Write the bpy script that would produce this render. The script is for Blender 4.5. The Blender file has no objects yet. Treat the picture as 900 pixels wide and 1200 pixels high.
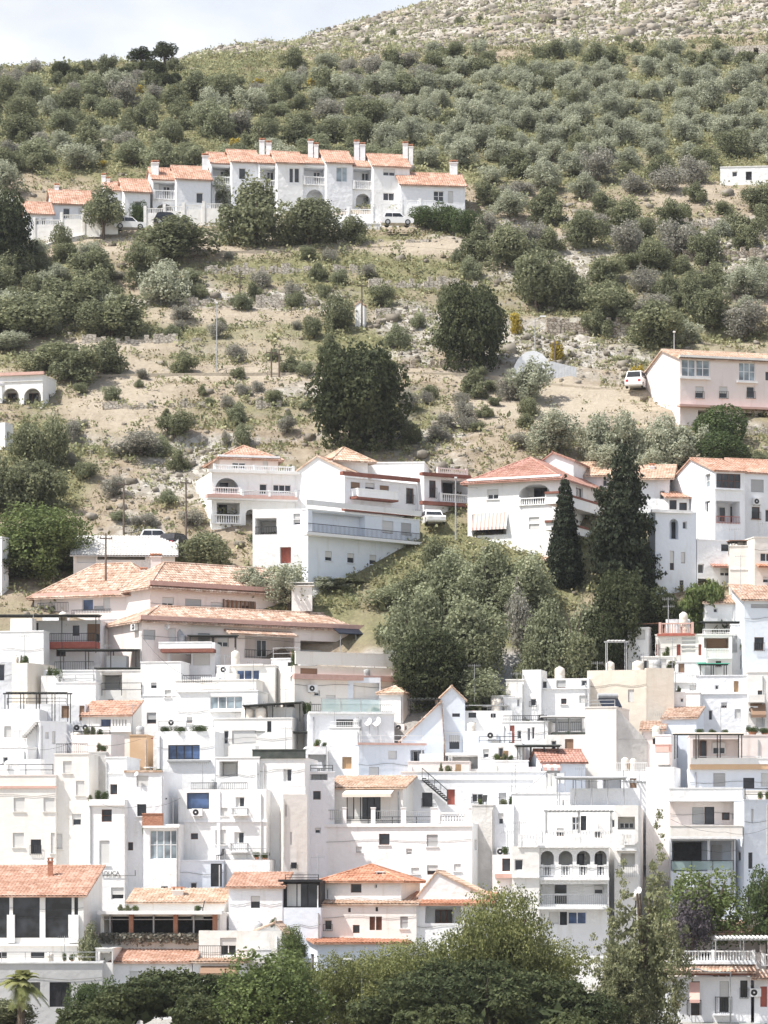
import bpy, math, random
import numpy as np
from mathutils import Vector

rnd = random.Random(11)
FPX, CX, HY = 4000.0, 450.0, 1050.0        # focal length, centre column and eye level of the 900x1200 photograph
V = Vector
scene = bpy.context.scene
COL = scene.collection

def at(px, py, Y):
    return V(((px - CX) / FPX * Y, Y, (HY - py) / FPX * Y))

# ------------------------------------------------------------------ terrain
PY = np.array([(238,1200),(246,1135),(252,1065),(270,900),(290,740),(300,670),(308,605),(318,540),(342,440),(352,400),
               (375,292),(390,250),(410,187),(450,103),(480,64)], float)
FARX = np.array([-400,0,150,205,216,260,330,380,450,490,550,700,900,1300], float)
FARY = np.array([170,150,120,84,68,57,51,37,20,6,-14,-55,-100,-180], float)
MIDX = np.array([-400,0,100,205,260,450,700,900,1300], float)
MIDY = np.array([92,80,76,79,69,63,56,50,40], float)
NEARY = np.array([-3000,-60,4,60,200,238], float)
NEARZ = np.array([4,-1.6,-1.7,-15,-9.6,-8.92], float)

def gz(X, Y):
    """height of the smooth ground"""
    X = np.asarray(X, float); Y = np.asarray(Y, float)
    px = CX + FPX * X / np.maximum(Y, 200.0)
    py = np.interp(Y, PY[:, 0], PY[:, 1])
    mid = np.interp(px, MIDX, MIDY); far = np.interp(px, FARX, FARY)
    t0 = np.clip((Y - 430) / 50, 0, 1)
    py = py + t0 * (mid - 64)
    t = np.clip((Y - 480) / 220, 0, 1)
    py = np.where(Y > 480, mid + (far - mid) * t, py)
    Yc = np.minimum(Y, 700)
    z = (HY - py) / FPX * Yc
    z = z - np.maximum(Y - 700, 0) * 0.16
    z = np.where(Y < 238, np.interp(Y, NEARY, NEARZ), z)
    return z

DROPY = np.array([0, 232, 244, 252, 272, 284, 293], float)
DROPV = np.array([0, 0, 2.6, 6.5, 6.0, 3.0, 0], float)
def ground(x, y):
    return float(gz(x, y)) - float(drop(x, y))
def drop(X, Y):
    px = CX + FPX * X / np.maximum(Y, 200.0)
    hollow = np.clip((px - 405) / 25, 0, 1) * np.clip((640 - px) / 25, 0, 1) * np.clip((Y - 270) / 7, 0, 1)
    return np.interp(Y, DROPY, DROPV) * (1 - hollow)

_YS = np.arange(239, 700, 0.25)
def Yg(px, py):
    """distance at which the ground is seen at pixel (px, py)"""
    z = gz((px - CX) / FPX * _YS, _YS)
    k = np.nonzero(HY - z / _YS * FPX <= py)[0]
    return float(_YS[k[0]]) if len(k) else 690.0

def vnoise(x, y, seed=0):
    xi = np.floor(x).astype(np.int64); yi = np.floor(y).astype(np.int64)
    fx = x - xi; fy = y - yi
    fx = fx * fx * (3 - 2 * fx); fy = fy * fy * (3 - 2 * fy)
    def h(a, b):
        n = (a * 374761393 + b * 668265263 + seed * 1442695041) & 0x7fffffff
        n = ((n ^ (n >> 13)) * 1274126177) & 0x7fffffff
        return ((n ^ (n >> 16)) & 0xffff) / 65535.0
    return (h(xi, yi) * (1 - fx) + h(xi + 1, yi) * fx) * (1 - fy) + (h(xi, yi + 1) * (1 - fx) + h(xi + 1, yi + 1) * fx) * fy

def fbm(x, y, seed=0, octv=4):
    s = 0; a = 0.5
    for o in range(octv):
        s = s + a * vnoise(x * 2 ** o, y * 2 ** o, seed + o * 17); a *= 0.5
    return s

# ------------------------------------------------------------------ materials
MATS = {}
def nodes_of(name):
    m = bpy.data.materials.new(name); m.use_nodes = True
    nt = m.node_tree; b = nt.nodes['Principled BSDF']
    b.inputs['Specular IOR Level'].default_value = 0.25
    MATS[name] = m
    return m, nt, b
def N(nt, t, **kw):
    n = nt.nodes.new(t)
    for k, v in kw.items():
        if k in n.inputs: n.inputs[k].default_value = v
        else: setattr(n, k, v)
    return n
def ramp(nt, stops):
    r = nt.nodes.new('ShaderNodeValToRGB'); e = r.color_ramp.elements
    while len(e) < len(stops): e.new(0.5)
    for k, (p, c) in enumerate(stops):
        e[k].position = p; e[k].color = (*c, 1) if len(c) == 3 else c
    return r
def coords(nt, scale=(1, 1, 1)):
    g = nt.nodes.new('ShaderNodeNewGeometry'); mp = nt.nodes.new('ShaderNodeMapping')
    mp.inputs['Scale'].default_value = scale
    nt.links.new(g.outputs['Position'], mp.inputs['Vector'])
    return mp.outputs['Vector']

def noise_mat(name, c0, c1, scale=2.0, rough=0.9, bump=0.0, bscale=20.0, sv=(1, 1, 1), spec=0.2, metal=0, stain=None):
    m, nt, b = nodes_of(name); L = nt.links.new
    n = N(nt, 'ShaderNodeTexNoise', Scale=scale, Detail=5.0, Roughness=0.6); L(coords(nt, sv), n.inputs['Vector'])
    r = ramp(nt, [(0.3, c0), (0.7, c1)]); L(n.outputs['Fac'], r.inputs['Fac'])
    out = r.outputs['Color']
    if stain:
        n2 = N(nt, 'ShaderNodeTexNoise', Scale=1.0, Detail=4.0, Roughness=0.65); L(coords(nt, (1.6, 1.6, 0.22)), n2.inputs['Vector'])
        r2 = ramp(nt, [(0.56, (1, 1, 1)), (0.78, stain)]); L(n2.outputs['Fac'], r2.inputs['Fac'])
        mx = N(nt, 'ShaderNodeMix', data_type='RGBA', blend_type='MULTIPLY'); mx.inputs['Factor'].default_value = 1
        L(out, mx.inputs['A']); L(r2.outputs['Color'], mx.inputs['B']); out = mx.outputs['Result']
    L(out, b.inputs['Base Color'])
    b.inputs['Roughness'].default_value = rough; b.inputs['Metallic'].default_value = metal
    b.inputs['Specular IOR Level'].default_value = spec
    if bump:
        n3 = N(nt, 'ShaderNodeTexNoise', Scale=bscale, Detail=4.0); L(coords(nt), n3.inputs['Vector'])
        bp = N(nt, 'ShaderNodeBump', Strength=bump, Distance=0.11); L(n3.outputs['Fac'], bp.inputs['Height']); L(bp.outputs['Normal'], b.inputs['Normal'])
    return m

ST = (0.86, 0.845, 0.81)
noise_mat('white', (0.815, 0.815, 0.81), (0.87, 0.87, 0.865), 0.7, bump=0.5, bscale=2.2, stain=ST)
noise_mat('white_warm', (0.79, 0.77, 0.735), (0.85, 0.835, 0.80), 0.6, bump=0.4, bscale=1.6, stain=(0.8, 0.76, 0.7))
noise_mat('white_cool', (0.79, 0.805, 0.83), (0.85, 0.86, 0.88), 0.6, bump=0.5, bscale=2.6, stain=ST)
noise_mat('white_blue', (0.72, 0.77, 0.84), (0.765, 0.81, 0.87), 0.5, bump=0.3, bscale=2.0, stain=ST)  # white plaster with the blue tone of shaded walls put into its colour
noise_mat('cream', (0.775, 0.74, 0.69), (0.82, 0.79, 0.745), 0.5, bump=0.3, bscale=2.0, stain=(0.86, 0.83, 0.78))
noise_mat('pink', (0.77, 0.69, 0.655), (0.81, 0.74, 0.71), 0.5, bump=0.3, bscale=2.0, stain=(0.86, 0.82, 0.8))
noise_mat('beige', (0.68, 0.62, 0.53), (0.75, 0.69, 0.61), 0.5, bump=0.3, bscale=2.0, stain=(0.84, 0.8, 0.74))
noise_mat('tan', (0.70, 0.63, 0.53), (0.77, 0.70, 0.61), 0.5, bump=0.3, bscale=2.0, stain=(0.84, 0.8, 0.74))
noise_mat('grey', (0.50, 0.497, 0.49), (0.58, 0.577, 0.57), 0.6, bump=0.3, bscale=3.0, stain=(0.8, 0.8, 0.8))
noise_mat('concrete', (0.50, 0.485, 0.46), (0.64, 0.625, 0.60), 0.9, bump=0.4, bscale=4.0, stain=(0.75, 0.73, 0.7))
noise_mat('ochre', (0.62, 0.42, 0.26), (0.70, 0.50, 0.33), 0.8, bump=0.2, bscale=3)
noise_mat('brick', (0.36, 0.17, 0.11), (0.48, 0.25, 0.17), 3.0, bump=0.5, bscale=9)
noise_mat('cornice_brown', (0.20, 0.085, 0.065), (0.28, 0.12, 0.09), 3.0)
noise_mat('cornice_pink', (0.56, 0.36, 0.31), (0.66, 0.44, 0.38), 3.0)
noise_mat('red_trim', (0.34, 0.10, 0.08), (0.44, 0.15, 0.11), 3.0)
noise_mat('wood', (0.16, 0.085, 0.05), (0.26, 0.14, 0.085), 2.0, sv=(5, 5, .6), rough=.7)
noise_mat('wood_light', (0.42, 0.27, 0.15), (0.55, 0.37, 0.22), 2.0, sv=(5, 5, .6), rough=.7)
noise_mat('iron', (0.03, 0.03, 0.032), (0.06, 0.06, 0.06), 6, rough=.55)
noise_mat('metal_grey', (0.33, 0.34, 0.35), (0.45, 0.455, 0.46), 4, rough=.5, spec=.4)
noise_mat('dark_canvas', (0.055, 0.065, 0.06), (0.10, 0.11, 0.10), 2, rough=.9)
noise_mat('frame_white', (0.80, 0.80, 0.80), (0.84, 0.84, 0.84), 2, rough=.5)
noise_mat('frame_brown', (0.10, 0.045, 0.03), (0.16, 0.075, 0.05), 4, rough=.5)
noise_mat('frame_dark', (0.02, 0.02, 0.022), (0.045, 0.045, 0.05), 4, rough=.4)
noise_mat('blind', (0.58, 0.575, 0.56), (0.66, 0.655, 0.64), 3, rough=.7, sv=(.2, .2, 14))
noise_mat('blind_grey', (0.36, 0.365, 0.37), (0.46, 0.465, 0.47), 3, rough=.7, sv=(.2, .2, 14))
noise_mat('blind_brown', (0.22, 0.14, 0.09), (0.30, 0.2, 0.14), 3, rough=.7, sv=(.2, .2, 14))
noise_mat('awning_cream', (0.72, 0.65, 0.56), (0.78, 0.72, 0.64), 2)
noise_mat('awning_white', (0.78, 0.78, 0.77), (0.84, 0.84, 0.83), 2)
noise_mat('awning_pink', (0.70, 0.42, 0.36), (0.76, 0.5, 0.44), 2)
noise_mat('green_cloth', (0.08, 0.42, 0.28), (0.14, 0.55, 0.38), 2)
noise_mat('red_cloth', (0.40, 0.05, 0.06), (0.5, 0.08, 0.09), 2)
noise_mat('blue_cloth', (0.10, 0.22, 0.50), (0.16, 0.32, 0.6), 2)
noise_mat('plastic_white', (0.78, 0.78, 0.77), (0.82, 0.82, 0.82), 2, rough=.4, spec=.4)
noise_mat('terracotta', (0.50, 0.22, 0.13), (0.62, 0.31, 0.2), 4)
noise_mat('rope_pole', (0.13, 0.10, 0.08), (0.2, 0.16, 0.13), 4)
noise_mat('rubber', (0.015, 0.015, 0.015), (0.03, 0.03, 0.03), 4)
noise_mat('car_white', (0.80, 0.80, 0.80), (0.82, 0.82, 0.82), 1, rough=.25, spec=.5)
noise_mat('car_black', (0.015, 0.015, 0.018), (0.02, 0.02, 0.024), 1, rough=.2, spec=.5)
noise_mat('lamp_glass', (0.75, 0.72, 0.65), (0.8, 0.78, 0.7), 1, rough=.3)
noise_mat('tarp', (0.70, 0.73, 0.76), (0.80, 0.82, 0.84), 1.5, rough=.4, bump=.3, bscale=3)
noise_mat('curtain', (0.60, 0.60, 0.58), (0.72, 0.72, 0.70), 3, sv=(8, 8, .2))
noise_mat('panel_blue', (0.012, 0.016, 0.026), (0.02, 0.026, 0.04), 3, rough=.4, spec=.3)
noise_mat('bark', (0.09, 0.07, 0.055), (0.17, 0.135, 0.105), 3, sv=(4, 4, .7), bump=.6, bscale=8)

noise_mat('track_earth', (0.36, 0.31, 0.24), (0.47, 0.415, 0.335), 1.2, bump=.4, bscale=4)
def stone_mat(name, c0, c1, mortar, sc):
    m, nt, b = nodes_of(name); L = nt.links.new
    v = N(nt, 'ShaderNodeTexVoronoi', Scale=sc, Randomness=.9); L(coords(nt, (1, 1, 1.5)), v.inputs['Vector'])
    v2 = N(nt, 'ShaderNodeTexVoronoi', Scale=sc, Randomness=.9, feature='DISTANCE_TO_EDGE'); L(coords(nt, (1, 1, 1.5)), v2.inputs['Vector'])
    sep = nt.nodes.new('ShaderNodeSeparateColor'); L(v.outputs['Color'], sep.inputs['Color'])
    r = ramp(nt, [(0, c0), (1, c1)]); L(sep.outputs['Red'], r.inputs['Fac'])
    r2 = ramp(nt, [(0.0, (0, 0, 0)), (0.09, (1, 1, 1))]); L(v2.outputs['Distance'], r2.inputs['Fac'])
    mx = N(nt, 'ShaderNodeMix', data_type='RGBA'); L(r2.outputs['Color'], mx.inputs['Factor']); mx.inputs['A'].default_value = (*mortar, 1); L(r.outputs['Color'], mx.inputs['B'])
    L(mx.outputs['Result'], b.inputs['Base Color']); b.inputs['Roughness'].default_value = .95
    bp = N(nt, 'ShaderNodeBump', Strength=.8, Distance=.1); L(r2.outputs['Color'], bp.inputs['Height']); L(bp.outputs['Normal'], b.inputs['Normal'])
stone_mat('stone', (0.30, 0.25, 0.19), (0.56, 0.50, 0.42), (0.16, 0.13, 0.1), 2.4)
stone_mat('stone_pale', (0.46, 0.41, 0.34), (0.66, 0.61, 0.53), (0.28, 0.24, 0.2), 2.6)

def tile_mat(name, cols):
    m, nt, b = nodes_of(name); L = nt.links.new
    v = N(nt, 'ShaderNodeTexVoronoi', Scale=3.6, Randomness=1.0); L(coords(nt), v.inputs['Vector'])
    sep = nt.nodes.new('ShaderNodeSeparateColor'); L(v.outputs['Color'], sep.inputs['Color'])
    r = ramp(nt, [(k / (len(cols) - 1), c) for k, c in enumerate(cols)]); L(sep.outputs['Red'], r.inputs['Fac'])
    n = N(nt, 'ShaderNodeTexNoise', Scale=.8, Detail=5.0, Roughness=.7); L(coords(nt), n.inputs['Vector'])
    r2 = ramp(nt, [(.36, (.72, .66, .6)), (.6, (1, 1, 1))]); L(n.outputs['Fac'], r2.inputs['Fac'])
    mx = N(nt, 'ShaderNodeMix', data_type='RGBA', blend_type='MULTIPLY'); mx.inputs['Factor'].default_value = 1
    L(r.outputs['Color'], mx.inputs['A']); L(r2.outputs['Color'], mx.inputs['B']); L(mx.outputs['Result'], b.inputs['Base Color'])
    b.inputs['Roughness'].default_value = .9
tile_mat('tile', [(0.40, 0.19, 0.12), (0.53, 0.275, 0.18), (0.62, 0.38, 0.275)])
tile_mat('tile_old', [(0.37, 0.245, 0.185), (0.53, 0.38, 0.30), (0.65, 0.55, 0.47)])
tile_mat('tile_orange', [(0.43, 0.25, 0.18), (0.54, 0.345, 0.26), (0.63, 0.45, 0.37)])
tile_mat('tile_red', [(0.38, 0.20, 0.16), (0.45, 0.26, 0.21), (0.52, 0.33, 0.28)])
tile_mat('tile_sand', [(0.47, 0.33, 0.24), (0.58, 0.43, 0.33), (0.67, 0.55, 0.46)])

def glass_mat(name, c, rough=.08):
    m, nt, b = nodes_of(name); L = nt.links.new
    n = N(nt, 'ShaderNodeTexNoise', Scale=.9, Detail=2.0); L(coords(nt), n.inputs['Vector'])
    r = ramp(nt, [(.35, tuple(k * .5 for k in c)), (.65, tuple(k * 1.5 for k in c))]); L(n.outputs['Fac'], r.inputs['Fac']); L(r.outputs['Color'], b.inputs['Base Color'])
    b.inputs['Roughness'].default_value = rough; b.inputs['Specular IOR Level'].default_value = .5
glass_mat('glass', (.035, .04, .048))
glass_mat('glass_blue', (.06, .10, .20))
glass_mat('glass_pale', (.24, .29, .32))
glass_mat('car_glass', (.02, .022, .026))
m, nt, b = nodes_of('glass_rail'); b.inputs['Base Color'].default_value = (.55, .72, .70, 1); b.inputs['Roughness'].default_value = .1; b.inputs['Alpha'].default_value = .35

# ------------------------------------------------------------------ mesh builder
class MB:
    def __init__(s): s.v = []; s.f = []
    def poly(s, *p):
        k = len(s.v); s.v += [tuple(q) for q in p]; s.f.append(tuple(range(k, k + len(p))))
    def hexa(s, p):                 # p: 4 bottom then 4 top corners
        k = len(s.v); s.v += [tuple(q) for q in p]
        s.f += [tuple(k + i for i in q) for q in ((3, 2, 1, 0), (4, 5, 6, 7), (0, 1, 5, 4), (1, 2, 6, 5), (2, 3, 7, 6), (3, 0, 4, 7))]
    def box(s, fr, u0, u1, v0, v1, z0, z1):
        P = fr.P
        s.hexa([P(u0, v0, z0), P(u1, v0, z0), P(u1, v1, z0), P(u0, v1, z0), P(u0, v0, z1), P(u1, v0, z1), P(u1, v1, z1), P(u0, v1, z1)])
    def cyl(s, p, q, r0, r1=None, n=8, cap=True):
        p = V(p); q = V(q); r1 = r0 if r1 is None else r1
        d = (q - p).normalized(); a = d.orthogonal().normalized(); b = d.cross(a); k = len(s.v)
        for c, r in ((p, r0), (q, r1)):
            for i in range(n):
                t = 2 * math.pi * i / n; s.v.append(tuple(c + a * (r * math.cos(t)) + b * (r * math.sin(t))))
        for i in range(n):
            j = (i + 1) % n; s.f.append((k + i, k + j, k + n + j, k + n + i))
        if cap: s.f.append(tuple(k + i for i in reversed(range(n)))); s.f.append(tuple(k + n + i for i in range(n)))
    def lathe(s, c, prof, n=12):    # prof: (r, z)
        k = len(s.v)
        for r, z in prof:
            for i in range(n):
                t = 2 * math.pi * i / n; s.v.append((c[0] + r * math.cos(t), c[1] + r * math.sin(t), c[2] + z))
        for a in range(len(prof) - 1):
            for i in range(n):
                j = (i + 1) % n; o = k + a * n; s.f.append((o + i, o + j, o + n + j, o + n + i))
        s.f.append(tuple(k + i for i in reversed(range(n)))); o = k + (len(prof) - 1) * n; s.f.append(tuple(o + i for i in range(n)))
    def build(s, name, mat, parent=None, smooth=False, base=None):
        if not s.v: return None
        me = bpy.data.meshes.new(name)
        if parent is not None:
            o0 = V((0, 0, 0)); q = parent
            while q is not None: o0 = o0 + q.location; q = q.parent
        elif base is not None: o0 = V(base)
        else:
            xs = [p[0] for p in s.v]; ys = [p[1] for p in s.v]; o0 = V(((min(xs) + max(xs)) / 2, (min(ys) + max(ys)) / 2, min(p[2] for p in s.v)))
        me.from_pydata([(a - o0.x, b - o0.y, c - o0.z) for a, b, c in s.v], [], s.f)
        if smooth: me.polygons.foreach_set('use_smooth', [True] * len(me.polygons))
        me.materials.append(MATS[mat] if isinstance(mat, str) else mat)
        o = bpy.data.objects.new(name, me); COL.objects.link(o)
        if parent is not None: o.parent = parent
        else: o.location = o0
        return o

class Frame:
    """a wall's own axes: u along it, v into it, z up"""
    def __init__(s, O, d, k): s.O = O; s.d = d; s.k = k; s.n = V((-k.x, -k.y, 0))
    def P(s, u, v, z): return V((s.O.x + s.d.x * u + s.k.x * v, s.O.y + s.d.y * u + s.k.y * v, z))
    def hit(s, px, py):
        r = V(((px - CX) / FPX, 1, (HY - py) / FPX)); t = (s.O.x * s.n.x + s.O.y * s.n.y) / (r.x * s.n.x + r.y * s.n.y)
        p = r * t; return (p.x - s.O.x) * s.d.x + (p.y - s.O.y) * s.d.y, p.z
    def rect(s, x0, y0, x1, y1):
        ym = (y0 + y1) / 2; xm = (x0 + x1) / 2
        u = sorted((s.hit(x0, ym)[0], s.hit(x1, ym)[0])); z = sorted((s.hit(xm, y0)[1], s.hit(xm, y1)[1]))
        return u[0], u[1], z[0], z[1]
    def off(s, v): return Frame(s.P(0, v, 0), s.d, s.k)
def level(x, y, th=0):
    t = math.radians(th); return Frame(V((x, y, 0)), V((math.cos(t), math.sin(t), 0)), V((-math.sin(t), math.cos(t), 0)))

def tag(o, label=None, cat=None, group=None, kind=None):
    if label: o['label'] = label
    if cat: o['category'] = cat
    if group: o['group'] = group
    if kind: o['kind'] = kind
    return o
def empty(name, loc, label, cat, group=None):
    o = bpy.data.objects.new(name, None); COL.objects.link(o); o.location = loc; o.empty_display_size = .3
    return tag(o, label, cat, group)

def tiles(mb, A, B, C, D, pitch=.26, amp=.05):
    """a roof plane of barrel tiles: A-B the eave, D-C the ridge"""
    A, B, C, D = V(A), V(B), V(C), V(D); ex = (B - A); W = ex.length
    if W < .05: return
    ex /= W; nrm = (B - A).cross(D - A)
    if nrm.length < 1e-6: nrm = (B - A).cross(C - A)
    nrm.normalize()
    if nrm.z < 0: nrm = -nrm
    es = nrm.cross(ex); 
    if es.dot(D - A) < 0: es = -es
    L = max((D - A).dot(es), (C - A).dot(es)); uD = (D - A).dot(ex); uC = (C - A).dot(ex)
    n = max(2, round(W / pitch)); rows = max(1, min(40, round(L / .42))); prof = (0, .75, 1, .75)
    us = []
    for i in range(n):
        for j, h in enumerate(prof): us.append(((i + j / 4) * W / n, h))
    us.append((W, 0))
    def smax(u):
        if u < uD and uD > 1e-4: return L * u / uD
        if u > uC and W - uC > 1e-4: return L * max(0, W - u) / (W - uC)
        return L
    k0 = len(mb.v)
    for r in range(rows):
        for e in (0, 1):
            for u, h in us:
                sm = smax(u); q = min((r + e) * L / rows, sm)
                jog = .03 if e == 0 else 0
                mb.v.append(tuple(A + ex * u + es * q + nrm * (h * amp + jog)))
    m = len(us)
    for r in range(rows):
        o = k0 + r * 2 * m
        for i in range(m - 1): mb.f.append((o + i, o + i + 1, o + m + i + 1, o + m + i))
        if r:
            for i in range(m - 1): mb.f.append((o - m + i, o - m + i + 1, o + i + 1, o + i))
    dn = V((0, 0, -.1)); q = nrm * .012
    mb.poly(A + dn, D + dn, C + dn, B + dn); mb.poly(A + dn, B + dn, B + q, A + q); mb.poly(A + dn, A + q, D + q, D + dn); mb.poly(B + dn, C + dn, C + q, B + q)

# ------------------------------------------------------------------ houses
HOUSES = []
class Vol:
    def __init__(s, H, x0, x1, yt, yb, Y=None, b=None, th=0, dep=7.0, side=None, roof=None, mat='white', para=.9, cap=None, floor=None, tmat='tile', ov=.3, low=None, capmat=None):
        s.H = H; s.mat = mat; cap = (rnd.random() < .6) if cap is None else cap; t = math.radians(th); c, sn = math.cos(t), math.sin(t)
        xn = x0 if th >= 0 else x1
        if Y is None: Y = Yg(xn, b if b is not None else yb)
        s.Y = Y; d = V((c, sn, 0)); k = V((-sn, c, 0))
        k0, k1 = (x0 - CX) / FPX, (x1 - CX) / FPX
        if th >= 0:
            P0 = V((k0 * Y, Y, 0)); s.W = (k1 * P0.y - P0.x) / (c - k1 * sn)
        else:
            P1 = V((k1 * Y, Y, 0)); s.W = (P1.x - k0 * P1.y) / (c - k0 * sn); P0 = P1 - d * s.W
        if side is not None:
            Q = P0 if th >= 0 else P0 + d * s.W; kk = (side - CX) / FPX
            dep = (Q.x - kk * Q.y) / (kk * c + sn)
        s.dep = dep = max(.5, dep)
        s.F = Frame(P0, d, k); s.L = Frame(P0, k, d); s.R = Frame(P0 + d * s.W, k, -d); s.K = Frame(P0 + k * dep, d, -k)
        s.faces = {'F': s.F, 'L': s.L, 'R': s.R}
        s.zt = (HY - yt) / FPX * Y; s.zb = (HY - yb) / FPX * Y
        g = [ground(*s.F.P(u, v, 0).xy) for u in (0, s.W) for v in (0, dep)]
        s.zw = min(g + [s.zb]) - .6
        if low is not None: s.zw = min(s.zw, (HY - low) / FPX * Y)
        s.ops = {'F': [], 'L': [], 'R': []}; s.extra = MB(); s.roof = roof; s.para = para; s.cap = cap; s.tmat = tmat; s.ov = ov; s.capmat = capmat
        if H.root is None: H.make_root(s.F.P(0, 0, max(g[0], s.zw)))
        H.vols.append(s); s.par = H.root
    def P(s, u, v, z): return s.F.P(u, v, z)
    def lim(s, f): return s.W if f == 'F' else s.dep
    def rect(s, f, x0, y0, x1, y1, v=0):
        fr = s.faces[f].off(v) if v else s.faces[f]
        u0, u1, z0, z1 = fr.rect(x0, y0, x1, y1)
        if not v:
            W = s.lim(f); u0 = max(u0, .06); u1 = min(u1, W - .06); z0 = max(z0, s.zw + .1); z1 = min(z1, s.zt - .06)
        return (u0, u1, z0, z1) if u1 - u0 > .12 and z1 - z0 > .12 else None
    def hole(s, x0, y0, x1, y1, depth=1.8, f='F', arch=False):
        """a recess in the wall (loggia, porch, garage)"""
        r = s.rect(f, x0, y0, x1, y1)
        if r is None: return
        s.ops[f].append((*r, depth, True))
        if arch:
            u0, u1, z0, z1 = r; fr = s.faces[f]; a = (u1 - u0) / 2; uc = u0 + a; h = min(a, (z1 - z0) * .6) if arch is True else arch; n = 7; mb = s.extra
            for sg in (-1, 1):
                pr = None
                for i in range(n + 1):
                    t = math.pi / 2 * i / n; uu = uc + sg * a * math.cos(t); zz = z1 - h + h * math.sin(t)
                    if pr:
                        mb.poly(fr.P(pr[0], 0, pr[1]), fr.P(uu, 0, zz), fr.P(uu, 0, z1), fr.P(pr[0], 0, z1))
                        mb.poly(fr.P(pr[0], 0, pr[1]), fr.P(uu, 0, zz), fr.P(uu, .3, zz), fr.P(pr[0], .3, pr[1]))
                        mb.poly(fr.P(pr[0], .3, pr[1]), fr.P(uu, .3, zz), fr.P(uu, .3, z1), fr.P(pr[0], .3, z1))
                    pr = (uu, zz)
        return s
    def w(s, x0, y0, x1, y1, k='g', f='F', v=0, n=None, fm='frame_white', gm='glass'):
        """a window; k: g glass, r roller blind down, h half down, d door, s sill, i iron grille, a arched"""
        r = s.rect(f, x0, y0, x1, y1, v)
        if r is None: return s
        u0, u1, z0, z1 = r; fr = s.faces[f]
        if v == 0: s.ops[f].append((*r, .2, False)); v0 = .13
        else: v0 = v - .05
        fw = .06; W = u1 - u0
        if n is None: n = 2 if W > .85 and 'd' not in k else (1 if W < 1.6 else 2)
        if 'p' in k: n = 0
        mb = MB()
        mb.box(fr, u0, u1, v0, v0 + .06, z0, z0 + fw); mb.box(fr, u0, u1, v0, v0 + .06, z1 - fw, z1)
        mb.box(fr, u0, u0 + fw, v0, v0 + .06, z0 + fw, z1 - fw); mb.box(fr, u1 - fw, u1, v0, v0 + .06, z0 + fw, z1 - fw)
        for i in range(1, n): mb.box(fr, u0 + W * i / n - fw * .6, u0 + W * i / n + fw * .6, v0, v0 + .06, z0 + fw, z1 - fw)
        if 'c' in k:
            zc = (z0 + z1) / 2; 
            for i in range(max(1, n)):
                a = u0 + W * i / max(1, n) + fw; bq = u0 + W * (i + 1) / max(1, n) - fw
                mb.box(fr, a, bq, v0 + .004, v0 + .05, zc - .025, zc + .025)
        win = mb.build('door' if 'd' in k else 'window', fm, s.par)
        mb = MB()
        if 'D' in k: pane_m = fm
        else: pane_m = gm
        mb.box(fr, u0 + fw, u1 - fw, v0 + .025, v0 + .045, z0 + fw, z1 - fw)
        mb.build('door_leaf' if 'D' in k else 'pane', pane_m, win)
        if 'C' in k:
            mb = MB(); mb.box(fr, u0 + fw, u0 + W * .45, v0 + .012, v0 + .022, z0 + fw, z1 - fw); mb.build('curtain', 'curtain', win)
        if 'r' in k or 'h' in k:
            zz = z0 + fw if 'r' in k else z0 + (z1 - z0) * rnd.uniform(.35, .6)
            bm = 'blind_brown' if 'B' in k else ('blind_grey' if 'G' in k else 'blind')
            mb = MB(); mb.box(fr, u0 + .02, u1 - .02, v0 - .05, v0 - .02, zz, z1 - .015); mb.build('roller_blind', bm, win)
        if 's' in k:
            mb = MB(); mb.box(fr, u0 - .1, u1 + .1, v0 - .22, v0 - .003, z0 - .07, z0 - .004); mb.build('sill', s.mat if 'S' not in k else 'brick', win)
        if 'i' in k:
            mb = MB(); q = v - .12 if v else -.12
            nb = max(3, round(W / .16))
            for i in range(nb + 1): mb.box(fr, u0 - .04 + (W + .08) * i / nb - .012, u0 - .04 + (W + .08) * i / nb + .012, q, q + .024, z0 - .05, z1 + .05 if 'I' in k else z0 + (z1 - z0) * .55)
            for zz in (z0 - .06, z1 + .05 if 'I' in k else z0 + (z1 - z0) * .55): mb.box(fr, u0 - .06, u1 + .06, q - .003, q + .03, zz, zz + .03); 
            mb.box(fr, u0 - .06, u0 - .03, q + .03, v0, z0 - .06, z0 - .03); mb.box(fr, u1 + .03, u1 + .06, q + .03, v0, z0 - .06, z0 - .03)
            mb.build('grille', 'iron', win)
        return s
    def bal(s, x0, x1, y0, y1, k='w', out=.0, f='F', mat=None, ends=True):
        """a parapet rail: w white balusters, i iron bars, g glass, s solid"""
        fr0 = s.faces[f].off(-out) if out else s.faces[f]
        u0, u1, z0, z1 = fr0.rect(x0, y0, x1, y1); rail(s.par, s.faces[f], u0, u1, -out, z0, z1, k, mat, out if ends else 0)
        return s
    def slab(s, x0, x1, y0, y1, out=1.0, f='F', mat=None, name='balcony'):
        u0, u1, z0, z1 = s.faces[f].off(-out).rect(x0, y0, x1, y1); mb = MB(); mb.box(s.faces[f], u0, u1, -out, -.002, z0, z1); mb.build(name, mat or s.mat, s.par); return s
    def band(s, x0, x1, y0, y1, out=.12, f='F', mat='white', name='cornice'):
        return s.slab(x0, x1, y0, y1, out, f, mat, name)
    def eave(s, x0, x1, y0, y1, out=.9, f='F', tm='tile'):
        """a narrow tiled canopy over an opening: y0 wall side, y1 lip"""
        fr = s.faces[f]; u0, u1, a, b = fr.off(-out).rect(x0, y0, x1, y1); mb = MB()
        tiles(mb, fr.P(u0, -out, a), fr.P(u1, -out, a), fr.P(u1, -.002, b), fr.P(u0, -.002, b)); mb.build('tiled_canopy', tm, s.par); return s
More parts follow.
